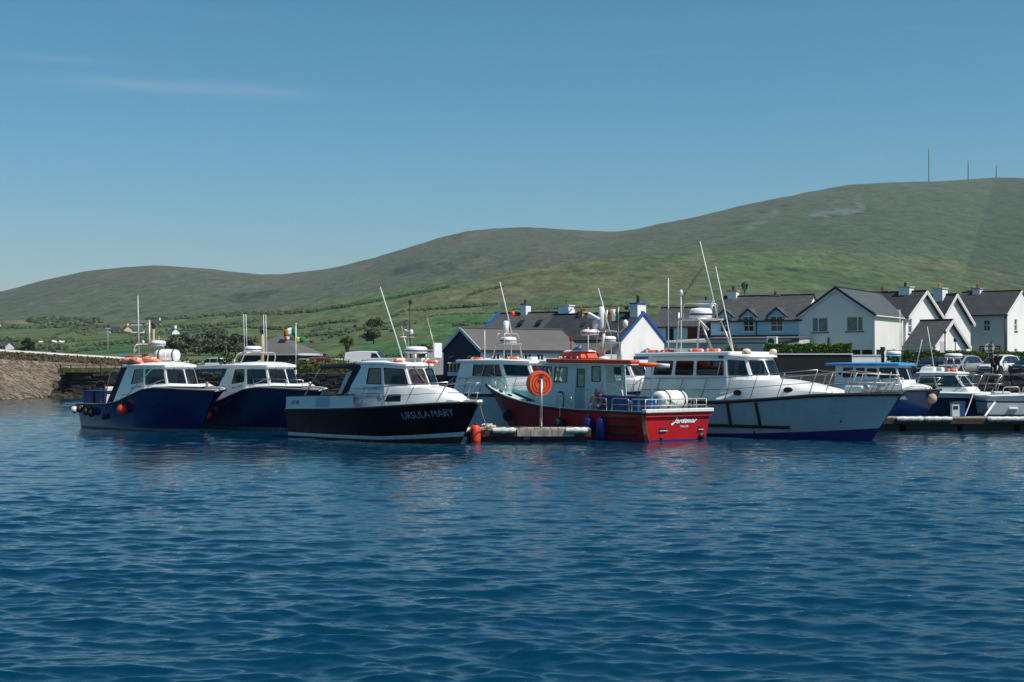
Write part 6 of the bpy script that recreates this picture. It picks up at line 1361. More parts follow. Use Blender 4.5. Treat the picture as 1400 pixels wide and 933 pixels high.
def hwall(root, name, a, b, z0, z1, holes, m, gable=None, th=.25, win=True, kinds=None):
    """wall from plan point a to b (outside on the right hand), openings in metres along and absolute height; returns frame fn"""
    a, b = Vector((*a, 0)), Vector((*b, 0)); L_ = (b - a).length; d = (b - a) / L_; n = Vector((d.y, -d.x, 0))
    f = lambda u, z, o=0: a + d * u + Vector((0, 0, z)) + n * o
    mb = MB(); uc = sorted({0, L_, *[q for h in holes for q in h[:2]]}); zc = sorted({z0, z1, *[q for h in holes for q in h[2:4]]})
    for u0, u1 in zip(uc[:-1], uc[1:]):
        for v0, v1 in zip(zc[:-1], zc[1:]):
            um, vm = (u0 + u1) / 2, (v0 + v1) / 2
            if any(h[0] < um < h[1] and h[2] < vm < h[3] for h in holes): continue
            mb.face(f(u0, v0), f(u1, v0), f(u1, v1), f(u0, v1))
    for h in holes:
        u0, u1, v0, v1 = h[:4]
        for p, q in (((u0, v0), (u1, v0)), ((u1, v0), (u1, v1)), ((u1, v1), (u0, v1)), ((u0, v1), (u0, v0))): mb.face(f(*p), f(*q), f(*q, -th), f(*p, -th))
    if gable: mb.face(f(0, z1), f(L_, z1), f(*gable))
    mb.build(name, m, root)
    for k, h in enumerate(holes): house_window(root, f, h, (kinds or {}).get(k, 'four'))
    return f
def bar_(mb, f, u0, u1, v0, v1, o0, o1): mb.hexa([f(u0, v0, o0), f(u1, v0, o0), f(u1, v0, o1), f(u0, v0, o1), f(u0, v1, o0), f(u1, v1, o0), f(u1, v1, o1), f(u0, v1, o1)])
def house_window(root, f, h, kind='four', sillm=None, framem=None):
    u0, u1, v0, v1 = h[:4]; w, hh = u1 - u0, v1 - v0; e = .07; framem = framem or WFRAME
    p = MB(); p.face(f(u0, v0, -.14), f(u1, v0, -.14), f(u1, v1, -.14), f(u0, v1, -.14))
    win = p.build('window' if kind != 'void' else 'opening', {'blind': BLIND, 'blindr': BLIND, 'void': VOID}.get(kind, PANE), root)
    if kind == 'void': return win
    g = MB()
    for q in ((u0, u0 + e, v0, v1), (u1 - e, u1, v0, v1), (u0 + e, u1 - e, v0, v0 + e), (u0 + e, u1 - e, v1 - e, v1)): bar_(g, f, *q, -.15, -.07)
    g.build('window_frame', framem, win)
    g = MB()
    if kind == 'four': bar_(g, f, u0 + e, u1 - e, v0 + hh * .52, v0 + hh * .52 + .07, -.148, -.06); bar_(g, f, u0 + w / 2 - .025, u0 + w / 2 + .025, v0 + e, v1 - e, -.146, -.075)
    elif kind == 'sash': bar_(g, f, u0 + e, u1 - e, v0 + hh * .5, v0 + hh * .5 + .06, -.148, -.06); [bar_(g, f, u0 + w * q - .015, u0 + w * q + .015, v0 + e, v1 - e, -.146, -.08) for q in (.36, .64)]
    elif kind == 'blind': bar_(g, f, u0 + w * .36, u0 + w * .36 + .08, v0 + e, v1 - e, -.146, -.07)
    elif kind == 'blindr': bar_(g, f, u0 + w * .64, u0 + w * .64 + .08, v0 + e, v1 - e, -.146, -.07)
    elif kind == 'two': bar_(g, f, u0 + w / 2 - .04, u0 + w / 2 + .04, v0 + e, v1 - e, -.146, -.07)
    if g.v: g.build('glazing_bar', framem, win)
    s = MB(); bar_(s, f, u0 - .1, u1 + .1, v0 - .1, v0 - .002, -.02, .09); s.build('sill', sillm or (DGUT if kind in ('blind', 'blindr', 'sash') else WFRAME), win)
    return win
def roof_slab(root, name, q, m, th=.14):
    """q: eave-left, eave-right, ridge-right, ridge-left (outer face); UVs in metres for the slates"""
    q = [Vector(p) for p in q]; n = (q[1] - q[0]).cross(q[3] - q[0]).normalized()
    if n.z < 0: n = -n
    me = bpy.data.meshes.new(name); lo = [p - n * th for p in q]; me.from_pydata([*q, *lo], [], [(0, 1, 2, 3), (7, 6, 5, 4), (0, 4, 5, 1), (1, 5, 6, 2), (2, 6, 7, 3), (3, 7, 4, 0)])
    uv = me.uv_layers.new(); e = (q[1] - q[0]).normalized(); fwd = n.cross(e)
    for l in me.loops: p = Vector(me.vertices[l.vertex_index].co) - q[0]; uv.data[l.index].uv = (p.dot(e), p.dot(fwd))
    me.materials.append(m); return link_mesh(name, me, root)
def strip(root, name, a, b, m, w=.06, h=.2): return MB().bar(a, b, w, h).build(name, m, root)
def chimney(root, x, y, z0, z1, w, dp, pots=(POTD,), m=None, capm=None, ph=.45):
    o = MB().box(x - w / 2, x + w / 2, y - dp / 2, y + dp / 2, z0, z1).build('chimney', m or WALLW, root); MB().box(x - w / 2 - .08, x + w / 2 + .08, y - dp / 2 - .08, y + dp / 2 + .08, z1 + .002, z1 + .12).build('chimney_cap', capm or CHCAP, o)
    for k, pm in enumerate(pots): MB().lathe([(.13, z1 + .12), (.16, z1 + .16), (.12, z1 + .12 + ph * .8), (.15, z1 + .12 + ph * .85), (.15, z1 + .12 + ph)], (x + (k - (len(pots) - 1) / 2) * .38, y, 0), 10).build('chimney_pot', pm, o, smooth=True)
    return o
def skylight(root, p, e, up, w, h):
    n = Vector(e).cross(Vector(up)).normalized(); e, up, p = Vector(e).normalized(), Vector(up).normalized(), Vector(p); n = n if n.z > 0 else -n
    o = MB().hexa([p, p + e * w, p + e * w + up * h, p + up * h, p + n * .08, p + e * w + n * .08, p + e * w + up * h + n * .08, p + up * h + n * .08]).build('skylight', DGUT, root)
    i = .09; MB().hexa([q + n * .082 for q in (p + e * i + up * i, p + e * (w - i) + up * i, p + e * (w - i) + up * (h - i), p + e * i + up * (h - i))] + [q + n * .09 for q in (p + e * i + up * i, p + e * (w - i) + up * i, p + e * (w - i) + up * (h - i), p + e * i + up * (h - i))]).build('pane', PANE, o)

def gable_front(name, label, fc, z0, ze, zr, Ll, Lr, Lk, wallm, roofm, holes=(), kinds=None, vergem=None, sidem=None, over=.18, rholes=(), rkinds=None, ux=None, soffit=None, lhole=(), zel=None, zer=None, group='village houses'):
    """house whose gable faces the front; ridge runs back Lk, side walls Ll / Lr long"""
    t = thing(name, label, 'house', (fc.a.x, fc.a.y, 0), fc.rz, group); Wd = fc.W; ux = ux or Wd / 2; zl, zr_ = zel or ze, zer or ze
    # front wall below the lower eave, then the gable polygon above
    zlow = min(zl, zr_); hwall(t, 'wall', (0, 0), (Wd, 0), z0, zlow, [h for h in holes if h[3] <= zlow], wallm, kinds=kinds)
    g = MB(); g.face((0, 0, zlow), (Wd, 0, zlow), (Wd, 0, zr_ + .001), (ux, 0, zr), (0, 0, zl + .001)); g.build('gable', wallm, t)
    hwall(t, 'wall', (Wd, 0), (Wd, Lr), z0, zr_, rholes, sidem or wallm, kinds=rkinds); hwall(t, 'wall', (0, Ll), (0, 0), z0, zl, lhole, sidem or wallm)
    g = MB(); g.face((Wd, Lr, z0), (0, Ll, z0), (0, Ll, zl), (ux, Lk, zr), (Wd, Lr, zr_)); g.build('back_wall', wallm, t)
    o = over; sl_l = (zr - zl) / ux; sl_r = (zr - zr_) / (Wd - ux); dz = .16
    eL0, eL1 = Vector((-.2, -o, zl - .2 * sl_l + dz)), Vector((-.2, Ll + .1, zl - .2 * sl_l + dz)); r0, r1 = Vector((ux, -o, zr + dz)), Vector((ux, Lk + .1, zr + dz)); eR0, eR1 = Vector((Wd + .2, -o, zr_ - .2 * sl_r + dz)), Vector((Wd + .2, Lr + .1, zr_ - .2 * sl_r + dz))
    roof_slab(t, 'roof', (eL1, eL0, r0, r1), roofm); roof_slab(t, 'roof', (eR0, eR1, r1, r0), roofm)
    vm = vergem or NAVYT; dn = Vector((0, -.03, -.07))
    strip(t, 'verge_board', eL0 + dn, r0 + dn, vm, .05, .24); strip(t, 'verge_board', r0 + dn, eR0 + dn, vm, .05, .24)
    if soffit:
        dn2 = Vector((0, -.005, -.25)); strip(t, 'barge_board', eL0 + dn2, r0 + dn2, soffit, .05, .16); strip(t, 'barge_board', r0 + dn2, eR0 + dn2, soffit, .05, .16)
    strip(t, 'gutter', eR0 + Vector((.03, 0, -.1)), eR1 + Vector((.03, 0, -.1)), WTRIM if soffit else DGUT, .12, .12); strip(t, 'ridge_tile', r0 + Vector((0, 0, .04)), r1 + Vector((0, 0, .04)), roofm, .22, .1)
    return t
def eaves_front(name, label, fc, z0, ze, zr, Dp, segs, roofm, holes=(), kinds=None, left=None, right=None, group='village houses', rholes=(), over=.12, rkinds=None, gut=None, ridge=None):
    """house whose eaves face the front; segs: [(u0,u1,material)]"""
    t = thing(name, label, 'house', (fc.a.x, fc.a.y, 0), fc.rz, group); Wd = fc.W
    for u0, u1, m in segs: hwall(t, 'wall', (u0, 0), (u1, 0), z0, ze, [(h[0] - u0, h[1] - u0, *h[2:]) for h in holes if u0 <= h[0] < u1], m, kinds={i: (kinds or {}).get(holes.index(h), 'four') for i, h in enumerate([h for h in holes if u0 <= h[0] < u1])})
    wm_ = right or segs[-1][2]; hwall(t, 'wall', (Wd, 0), (Wd, Dp), z0, ze, rholes, wm_, gable=(Dp / 2, zr), kinds=rkinds); hwall(t, 'wall', (0, Dp), (0, 0), z0, ze, [], left or segs[0][2], gable=(Dp / 2, zr))
    g = MB(); g.face((Wd, Dp, z0), (0, Dp, z0), (0, Dp, ze), (Wd, Dp, ze)); g.build('back_wall', wm_, t)
    s = (zr - ze) / (Dp / 2); dz = .15; e0, e1 = Vector((-over, -.25, ze - .25 * s + dz)), Vector((Wd + over, -.25, ze - .25 * s + dz)); r0, r1 = Vector((-over, Dp / 2, zr + dz)), Vector((Wd + over, Dp / 2, zr + dz)); b0, b1 = Vector((-over, Dp + .25, ze - .25 * s + dz)), Vector((Wd + over, Dp + .25, ze - .25 * s + dz))
    roof_slab(t, 'roof', (e0, e1, r1, r0), roofm); roof_slab(t, 'roof', (b1, b0, r0, r1), roofm); strip(t, 'ridge_tile', r0 + Vector((0, 0, .04)), r1 + Vector((0, 0, .04)), roofm, .22, .1)
    strip(t, 'gutter', e0 + Vector((0, -.03, -.08)), e1 + Vector((0, -.03, -.08)), gut or DGUT, .12, .13)
    return t
GZ = 2.2
# --- navy shed with white side
fc = Face(606, 112.3, 657, 108.0)
t = gable_front('boat_shed', 'navy gabled shed with white side wall and smooth grey roof', fc, GZ, 4.15, 5.75, 9.6, 9.6, 9.6, WALLN, FLATR, [(fc.u(638), fc.u(655), 2.9, 3.75)], {0: 'two'}, WTRIM, None, .12)
for o in [c for c in t.children if c.name.startswith('wall')][1:2]: o.data.materials[0] = WALLW
fs = lambda u, z, o=0: Vector((fc.W + o, u, z))
for u in (1.0, 2.1, 4.0, 5.2, 7.4): house_window(t, lambda q, z, o=0: Vector((fc.W + .16 + o, q, z)), (u, u + .75, 3.25, 3.95), 'two')
MB().bar((1.0, -.12, 3.6), (1.7, -.12, 3.75), .03).build('wall_lamp', WFRAME, t); MB().bar((1.35, -.1, 2.9), (1.35, -.1, 3.6), .03).build('lamp_arm', DARKM, t)
t = thing('balustrade', 'low white baluster rail below the navy shed', 'railing', (ax(612, 110), 110, GZ)); MB().box(0, 2.0, -.08, .08, .95, 1.05).build('top_rail', WALLG, t); MB().box(0, 2.0, -.06, .06, .0, .3).build('plinth', WALLG, t)
for k in range(7): MB().lathe([(.05, .3), (.09, .45), (.05, .65), (.07, .9), (.05, .95)], (.15 + k * .28, 0, 0), 8).build('baluster', POTY, t, smooth=True)
t = thing('garden_wall', 'grey rendered wall beside the navy shed gable', 'wall', (ax(584, 116), 116, GZ)); MB().box(0, 1.6, 0, .25, 0, 2.0).build('wall_face', WALLG, t); MB().box(-.05, 1.65, -.05, .3, 2.0, 2.08).build('wall_coping', WALLG, t)
# --- grey roofed house with blue trim behind the shed
fc = Face(655, 139.0, 752, 134.5)
t = eaves_front('cottage', 'grey roofed cottage with blue trimmed chimneys behind the navy shed', fc, GZ, 5.9, 8.05, 8.0, [(0, fc.W, WALLW)], SLG)
chimney(t, fc.u(688), 4.0, 7.6, 9.0, .62, .9, (POTT,), capm=BLUET); chimney(t, fc.u(744), 4.0, 7.6, 8.75, 1.2, 1.0, (), capm=WTRIM)
g = MB(); g.face((fc.W, -.25, 5.8), (fc.W, 4, 8.4), (fc.W, 4, 7.6), (fc.W, -.25, 5.0)); g.build('party_wall', WALLW, t, solid=.35); strip(t, 'blue_verge', (fc.W - .17, -.25, 5.88), (fc.W - .17, 4, 8.48), BLUET, .4, .1); strip(t, 'blue_verge', (-.2, -.25, 5.95), (-.2, 4, 8.3), BLUET, .2, .14)
for px in (697, 722): skylight(t, (fc.u(px), 1.2, 7.0), (1, 0, 0), (0, 4, 2.15), .55, .8)
MB().tube([(fc.u(744), 4, 8.8), (fc.u(744), 4, 9.4)], .03, 5).build('tv_aerial', DARKM, t)
# --- long slate roofed house with white gable
fc = Face(849, 128.0, 908, 133.3)
t = gable_front('slate_cottage', 'long dark slate cottage with white gable edged in bright blue', fc, GZ, 5.3, 7.75, 10.2, 10.2, 10.2, WALLW, SLD, (), None, BLUET, None, .10)
chimney(t, fc.W / 2, .55, 6.8, 8.65, 1.35, .85, (POTD,), capm=BLUET, ph=.7)
for o_, s_ in ((3.2, .5), (5.5, .35)): skylight(t, (1.6, o_, 6.45 + .16), (0, 1, 0), (fc.W / 2, 0, 2.45), s_, .7)
chimney(t, fc.W / 2, 6.9, 7.6, 8.0, .9, .5, (POTT, POTT), CHCAP, ph=.25)
MB().lathe([(.03, -.16), (.2, -.1), (.3, 0), (.31, .02)], (fc.W / 2 - .9, 1.2, 8.4), 16, 'y').build('satellite_dish', DARKM, t, smooth=True); MB().tube([(fc.W / 2 - .9, 1.2, 8.4), (fc.W / 2 - .4, 1.2, 8.0)], .03, 5).build('dish_arm', DARKM, t)
MB().box(-2.4, 0, .4, 8.6, GZ, 4.0).build('lean_to', WALLG, t); roof_slab(t, 'lean_to_roof', ((-2.7, 8.8, 4.05), (-2.7, .2, 4.05), (.02, .2, 5.15), (.02, 8.8, 5.15)), FLATR)
# --- house with oxblood wall
fc = Face(893, 152.5, 992, 149.5)
t = eaves_front('townhouse', 'grey roofed townhouse with oxblood painted wall and white chimney', fc, GZ, 7.15, 9.15, 7.0, [(0, fc.u(940), WALLW), (fc.u(940), fc.W, WALLR)], SLN, [fc.hole(910.5, 449, 921, 466), fc.hole(955.5, 450.5, 966, 464)], {0: 'void', 1: 'sash'})
chimney(t, fc.u(954), 3.5, 8.6, 9.9, 1.5, .9, (POTD,), capm=WTRIM); MB().lathe([(.2, 8.2), (.3, 8.3), (.2, 8.5)], (fc.u(950), 3.3, 0), 10).build('roof_cowl', DARKM, t)
t = thing('flat_annexe', 'low white annexe below the oxblood wall', 'annexe', (ax(905, 143), 143, GZ)); MB().box(0, 6.2, 0, 5, 0, 3.1).build('wall_face', WALLG, t); MB().hexa([(-.1, -.2, 3.1), (6.3, -.2, 3.1), (6.3, 5, 3.1), (-.1, 5, 3.1), (-.1, -.2, 3.22), (6.3, -.2, 3.5), (6.3, 5, 3.7), (-.1, 5, 3.3)]).build('annexe_roof', WALLG, t)
# --- blue terrace with dormers
fc = Face(972, 146.0, 1096, 141.5)
hs = [fc.hole(984.4, 435.5, 998.3, 454), fc.hole(1016.4, 435, 1030.8, 453.5), fc.hole(1053.6, 434, 1070.7, 453.5)]
zev = 7.55
t = eaves_front('dormer_house', 'pale blue house with three gabled dormers and grey slate roof', fc, GZ, zev, 10.1, 8.4, [(0, fc.W, WALLB)], SLN, [(h[0], h[1], h[2], zev - .002) for h in hs], {k: 'four' for k in range(3)}, left=WALLW, right=WALLW, gut=DGUT)
for k, h in enumerate(hs):
    cx = (h[0] + h[1]) / 2; w = h[1] - h[0] + .55; zt = zev + .42; zp = zt + w * .42
    g = MB(); g.face((cx - w / 2, -.03, zev - .05), (cx + w / 2, -.03, zev - .05), (cx + w / 2, -.03, zt), (cx, -.03, zp), (cx - w / 2, -.03, zt)); g.face((cx - w / 2, -.03, zev - .05), (cx - w / 2, -.03, zt), (cx - w / 2, 2.2, zt), (cx - w / 2, .6, zev)); g.face((cx + w / 2, -.03, zev - .05), (cx + w / 2, -.03, zt), (cx + w / 2, 2.2, zt), (cx + w / 2, .6, zev)); o = g.build('dormer', WALLB, t)
    if k < 3:
        hb = (h[0], h[1], zev + .0, min(h[3], zt + .1)); p = MB(); p.face((h[0], -.045, zev - .3), (h[1], -.045, zev - .3), (h[1], -.045, zt - .02), (h[0], -.045, zt - .02)); p.build('dormer_window', PANE, o)
        g = MB()
        for a_, b_ in (((h[0], zev - .3), (h[0], zt)), ((h[1], zev - .3), (h[1], zt)), ((h[0], zt - .02), (h[1], zt - .02)), ((cx, zev - .3), (cx, zt))): g.bar((a_[0], -.06, a_[1]), (b_[0], -.06, b_[1]), .07, .05, (0, 1, 0))
        g.build('dormer_frame', WFRAME, o)
    roof_slab(o, 'dormer_roof', ((cx - w / 2 - .12, 3.4, zt - .02), (cx - w / 2 - .12, -.22, zt - .02), (cx, -.22, zp + .1), (cx, 3.4, zp + .1)), SLN, .08); roof_slab(o, 'dormer_roof', ((cx + w / 2 + .12, -.22, zt - .02), (cx + w / 2 + .12, 3.4, zt - .02), (cx, 3.4, zp + .1), (cx, -.22, zp + .1)), SLG, .08)
    strip(o, 'dormer_verge', (cx - w / 2 - .12, -.25, zt - .06), (cx, -.25, zp + .06), NAVYT, .05, .16); strip(o, 'dormer_verge', (cx, -.25, zp + .06), (cx + w / 2 + .12, -.25, zt - .06), NAVYT, .05, .16)
chimney(t, fc.u(977) + .55, 4.2, 8.6, 10.75, .95, .95, (POTD,), capm=CHCAP); chimney(t, fc.u(1042), 4.4, 9.8, 10.15, 1.0, .8, (POTT,), CHCAP)
for px in (1034.5, 1094): tubepart(t, 'downpipe', [(fc.u(px), -.06, zev - .1), (fc.u(px), -.06, 5.9)], .05, NAVYT)
strip(t, 'string_course', (0, -.06, 6.0), (fc.W, -.06, 6.0), DGUT, .1, .16)
ex = thing('shop_extension', 'grey flat roofed extension under the blue dormer house', 'extension', (ax(966, 141.5), 141.5, 0), fc.rz); MB().box(0, 9.4, 0, 3.6, GZ, 5.55).build('wall_face', WALLG, ex); MB().hexa([(-.1, -.15, 5.55), (9.5, -.15, 5.55), (9.5, 3.5, 5.75), (-.1, 3.5, 5.75), (-.1, -.15, 5.68), (9.5, -.15, 5.68), (9.5, 3.5, 5.88), (-.1, 3.5, 5.88)]).build('extension_roof', FLATR, ex)
house_window(ex, lambda u, z, o=0: Vector((u, -.02 + o + .16, z)), (3.2, 4.1, 4.0, 4.7), 'void'); strip(ex, 'blue_band', (.0, -.04, 5.2), (6.5, -.04, 5.2), mat('slate_blue_band', (.10, .15, .22), .7), .06, .14)
strip(ex, 'lean_roof_edge', (7.2, -.25, 5.05), (9.5, -.25, 5.45), NAVYT, .12, .3); MB().box(7.0, 9.4, -1.2, -.02, GZ, 4.75).build('side_store', WALLW, ex)
for k, (x, w, h_) in enumerate(((6.0, .9, .85),)):
    a = thing('air_conditioner', 'white air conditioning unit with fan grille on the extension roof', 'air conditioner', Vector((ax(1048, 136.5), 136.5, 4.82)), fc.rz); MB().box(0, 1.0, 0, .4, 0, .95).build('casing', WALLW, a, bevel=.03); MB().lathe([(.3, -.005), (.32, -.02), (.3, -.03), (.05, -.03)], (.45, 0, .5), 18, 'y').build('fan_grille', DARKM, a, smooth=True); MB().box(-.4, 1.4, -.1, .3, -.12, -.001).build('support_frame', OFFWH, a); MB().box(.2, .3, .0, .2, -2.7, -.12).build('support_leg', OFFWH, a)
# --- cream house
fc = Face(1092, 141.5, 1196, 137.5)
hs = [fc.hole(1110.2, 434.5, 1132, 454.5), fc.hole(1157.2, 433, 1180, 453.2), fc.hole(1112, 478, 1127, 487), fc.hole(1142, 478.5, 1157.5, 496), fc.hole(1160, 478.5, 1176, 496), fc.hole(1178.5, 478.5, 1193, 496)]
fr = Face(1196, 137.5, 1233.5, 145.4)
t = gable_front('gable_house', 'cream rendered house with blue grey roof and two wide gable windows', fc, GZ, 7.9, 10.55, 13.0, 9.2, 15.4, WALLC, SLB, hs, {0: 'blind', 1: 'blindr', 2: 'two', 3: 'void', 4: 'void', 5: 'void'}, NAVYT, None, .22, [(.5, 3.1, GZ + .4, 4.55), (4.0, 7.6, GZ + .4, 4.55)], {0: 'void', 1: 'void'}, soffit=WALLC)
strip(t, 'far_verge', (fc.W + .2, 9.3, 7.8), (fc.W / 2, 15.5, 10.75), WTRIM, .12, .1); skylight(t, (fc.W - .75, 5.0, 8.42), (0, 1, 0), (-fc.W / 2, 0, 2.8), 1.0, .75)
chimney(t, fc.W / 2 + .1, 15.0, 10.3, 10.85, 1.3, .6, (POTT,), CHCAP); tubepart(t, 'downpipe', [(fc.W + .12, 8.9, 7.6), (fc.W + .12, 8.9, GZ)], .07, WTRIM); tubepart(t, 'flue_pipe', [(fc.u(1133), -.12, 4.2), (fc.u(1133), -.12, 5.75)], .09, mat('rusty_flue', (.14, .06, .035), .8, var=.3))
# --- white gabled pair with porch
fc = Face(1238.5, 146.0, 1286, 151.5)
t = gable_front('white_house', 'white gabled house with tall chimney beside the cream house', fc, GZ, 7.95, 10.65, 9, 9, 9, WALLW, SLD, [fc.hole(1242, 436, 1247, 456)], {0: 'sash'}, WTRIM, None, .45, soffit=WTRIM)
chimney(t, fc.W / 2 - .1, 1.9, 9.6, 11.2, .95, 1.25, (POTD, POTY), capm=WALLG)
fc = Face(1289, 153.0, 1327, 156.4)
t = gable_front('white_house', 'white gabled house with two clay pots behind the small slate porch', fc, GZ, 7.6, 10.6, 7.4, 7.4, 7.4, WALLW, SLD, (), None, WTRIM, None, .45, zel=8.39, zer=7.57, ux=2.1, soffit=WTRIM)
chimney(t, 1.85, 1.5, 9.6, 11.34, 1.0, 1.2, (POTY, POTY), capm=WALLG); chimney(t, 2.05, 6.2, 10.2, 11.05, .85, .85, (POTD,), capm=WALLG)
fc = Face(1274.5, 127.7, 1321, 132.0)
t = gable_front('porch_house', 'small white porch wing with green grey slate roof', fc, GZ, 4.68, 7.02, 2.85, 2.85, 2.85, WALLW, SLG, [(2.6, 3.6, 3.4, 4.4)], {0: 'two'}, WTRIM, None, .4, soffit=WTRIM)
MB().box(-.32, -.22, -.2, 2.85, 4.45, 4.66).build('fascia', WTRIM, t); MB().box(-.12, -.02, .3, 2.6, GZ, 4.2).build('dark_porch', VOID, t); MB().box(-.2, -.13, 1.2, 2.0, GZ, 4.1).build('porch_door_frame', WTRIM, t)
# --- corner house at the right: white front coloured grey for its shade
fc = Face(1296, 162.0, 1377.5, 158.0)
hs = [fc.hole(1344.6, 437.5, 1353.8, 453), fc.hole(1341, 475, 1366, 497)]
t = eaves_front('corner_house', 'white corner house with shaded front coloured grey and dark red door surround', fc, GZ, 8.67, 11.4, 10.3, [(0, fc.W, WALLG)], SLD, hs, {0: 'four', 1: 'two'}, right=WALLW, rholes=[(2.5, 3.5, 6.9, 8.2), (2.5, 3.5, 3.5, 4.9)], rkinds={0: 'sash', 1: 'sash'}, over=.08)
g = MB(); h = hs[1]; f_ = lambda u, z, o=0: Vector((u, -o, z)); [bar_(g, f_, *q, .0, .06) for q in ((h[0] - .14, h[0] - .01, h[2], h[3] + .14), (h[1] + .01, h[1] + .14, h[2], h[3] + .14), (h[0] - .01, h[1] + .01, h[3] + .01, h[3] + .14))]; g.build('door_surround', REDT, t)
tubepart(t, 'downpipe', [(fc.W - .2, -.08, 8.5), (fc.W - .2, -.08, GZ)], .08, DGUT); chimney(t, 1.75, 5.0, 11.0, 11.85, .85, 1.0, (POTT,), capm=CHCAP); chimney(t, .75, 6.2, 10.8, 11.7, .9, .8, (POTY,), capm=CHCAP)
strip(t, 'gable_verge', (fc.W + .1, -.25, 8.6), (fc.W + .1, 5.15, 11.48), WTRIM, .1, .2)
# --- hipped building behind the blue boats
t = thing('hipped_building', 'dark walled building with grey hipped roof beside the flagpole', 'building', (ax(384, 139), 139, 0), R(-14)); w = 3.1
MB().box(-w + .3, w - .3, -w + .3, w - .3, GZ, 4.2).build('wall', WALLK, t)
ap = Vector((0, 0, 5.95)); cn_ = [Vector((-w, -w, 4.2)), Vector((w, -w, 4.2)), Vector((w, w, 4.2)), Vector((-w, w, 4.2))]
for k in range(4): g = MB(); g.face(cn_[k], cn_[(k + 1) % 4], ap); g.build('roof', FLATR, t, solid=.1)
for k in range(4): strip(t, 'fascia', cn_[k] + Vector((0, 0, -.12)), cn_[(k + 1) % 4] + Vector((0, 0, -.12)), WALLG, .06, .2)
skylight(t, (.3, -1.35, 5.22), (1, 0, 0), (0, 3.1, 1.75), .7, .55)
for x in (-2.2, -.9, .4, 1.6): house_window(t, lambda u, z, o=0: Vector((u, -w + .3 + .16 + o, z)), (x, x + .8, 3.0, 3.9), 'two' if x != .4 else 'void')
MB().box(w - .3, w + 3.2, -w + .8, w - 1, GZ, 3.55).build('side_wing', WALLK, t); MB().box(w - .28, w + 3.4, -w + .6, w - .8, 3.55, 3.68).build('wing_roof', WALLG, t)
t = thing('quay_shed_counter', 'dark low kiosk wall beside the flagpole', 'kiosk', (ax(398, 132.5), 132.5, GZ)); MB().box(0, 2.6, 0, 1.0, 0, 1.1).build('wall_face', WALLK, t); MB().box(-.1, 2.7, -.1, 1.1, 1.1, 1.2).build('counter_top', DGUT, t)
# --- far farmhouses
def farm(label, px, py, w, h, dp, wallm, roofm, rz=0, ch=True):
    d = ground_d(px, py); z = ground_z(px, d); t = thing('farmhouse', label, 'house', (ax(px, d), d, z), rz, 'farmhouses on the slope')
    hwall(t, 'wall', (-w / 2, 0), (w / 2, 0), -1, h, [(w * .15, w * .15 + 1, h * .35, h * .75), (w * .7, w * .7 + 1, h * .35, h * .75)], wallm, kinds={0: 'void', 1: 'void'}); hwall(t, 'wall', (w / 2, 0), (w / 2, dp), -1, h, [], wallm, gable=(dp / 2, h + dp * .42)); hwall(t, 'wall', (-w / 2, dp), (-w / 2, 0), -1, h, [], wallm, gable=(dp / 2, h + dp * .42))
    zr = h + dp * .42 + .15; roof_slab(t, 'roof', ((-w / 2 - .2, -.3, h), (w / 2 + .2, -.3, h), (w / 2 + .2, dp / 2, zr), (-w / 2 - .2, dp / 2, zr)), roofm); roof_slab(t, 'roof', ((w / 2 + .2, dp + .3, h), (-w / 2 - .2, dp + .3, h), (-w / 2 - .2, dp / 2, zr), (w / 2 + .2, dp / 2, zr)), roofm)
    if ch: chimney(t, w / 2 - .6, dp / 2, h, zr + 1.1, .9, .9, (), wallm)
CREAMW = mat('buff_render', (.62, .46, .28), .9, var=.1)
farm('buff gabled farmhouse beside a long white barn', 167, 456.5, 3.4, 1.7, 3.8, CREAMW, SLG, R(-50)); farm('long white barn on the slope beyond the pier', 184, 456, 7.5, 1.3, 3.4, WALLW, SLG, R(8), False); farm('grey roofed farmhouse beside the thin grey pole', 156, 456, 4.4, 1.5, 3.6, WALLG, SLD, R(10), False)
farm('long grey roofed bungalow high on the slope', 190, 445, 8.5, 1.3, 3.6, WALLG, FLATR, R(5), False); farm('dark roofed farmhouse with white chimney on the slope', 212, 446, 6.0, 1.5, 4.2, WALLW, SLD, R(12)); farm('white gabled cottage above the sycamore row', 232, 459.5, 3.4, 1.4, 3.4, WALLW, SLG, R(-48)); farm('white cottage just above the pier coping', 2, 478, 2.4, .7, 2.6, WALLG, SLG, R(-35), False)
farm('buff cottage at the edge of the stubble field', -1, 447, 5, 1.8, 4, CREAMW, SLG, R(20), False)

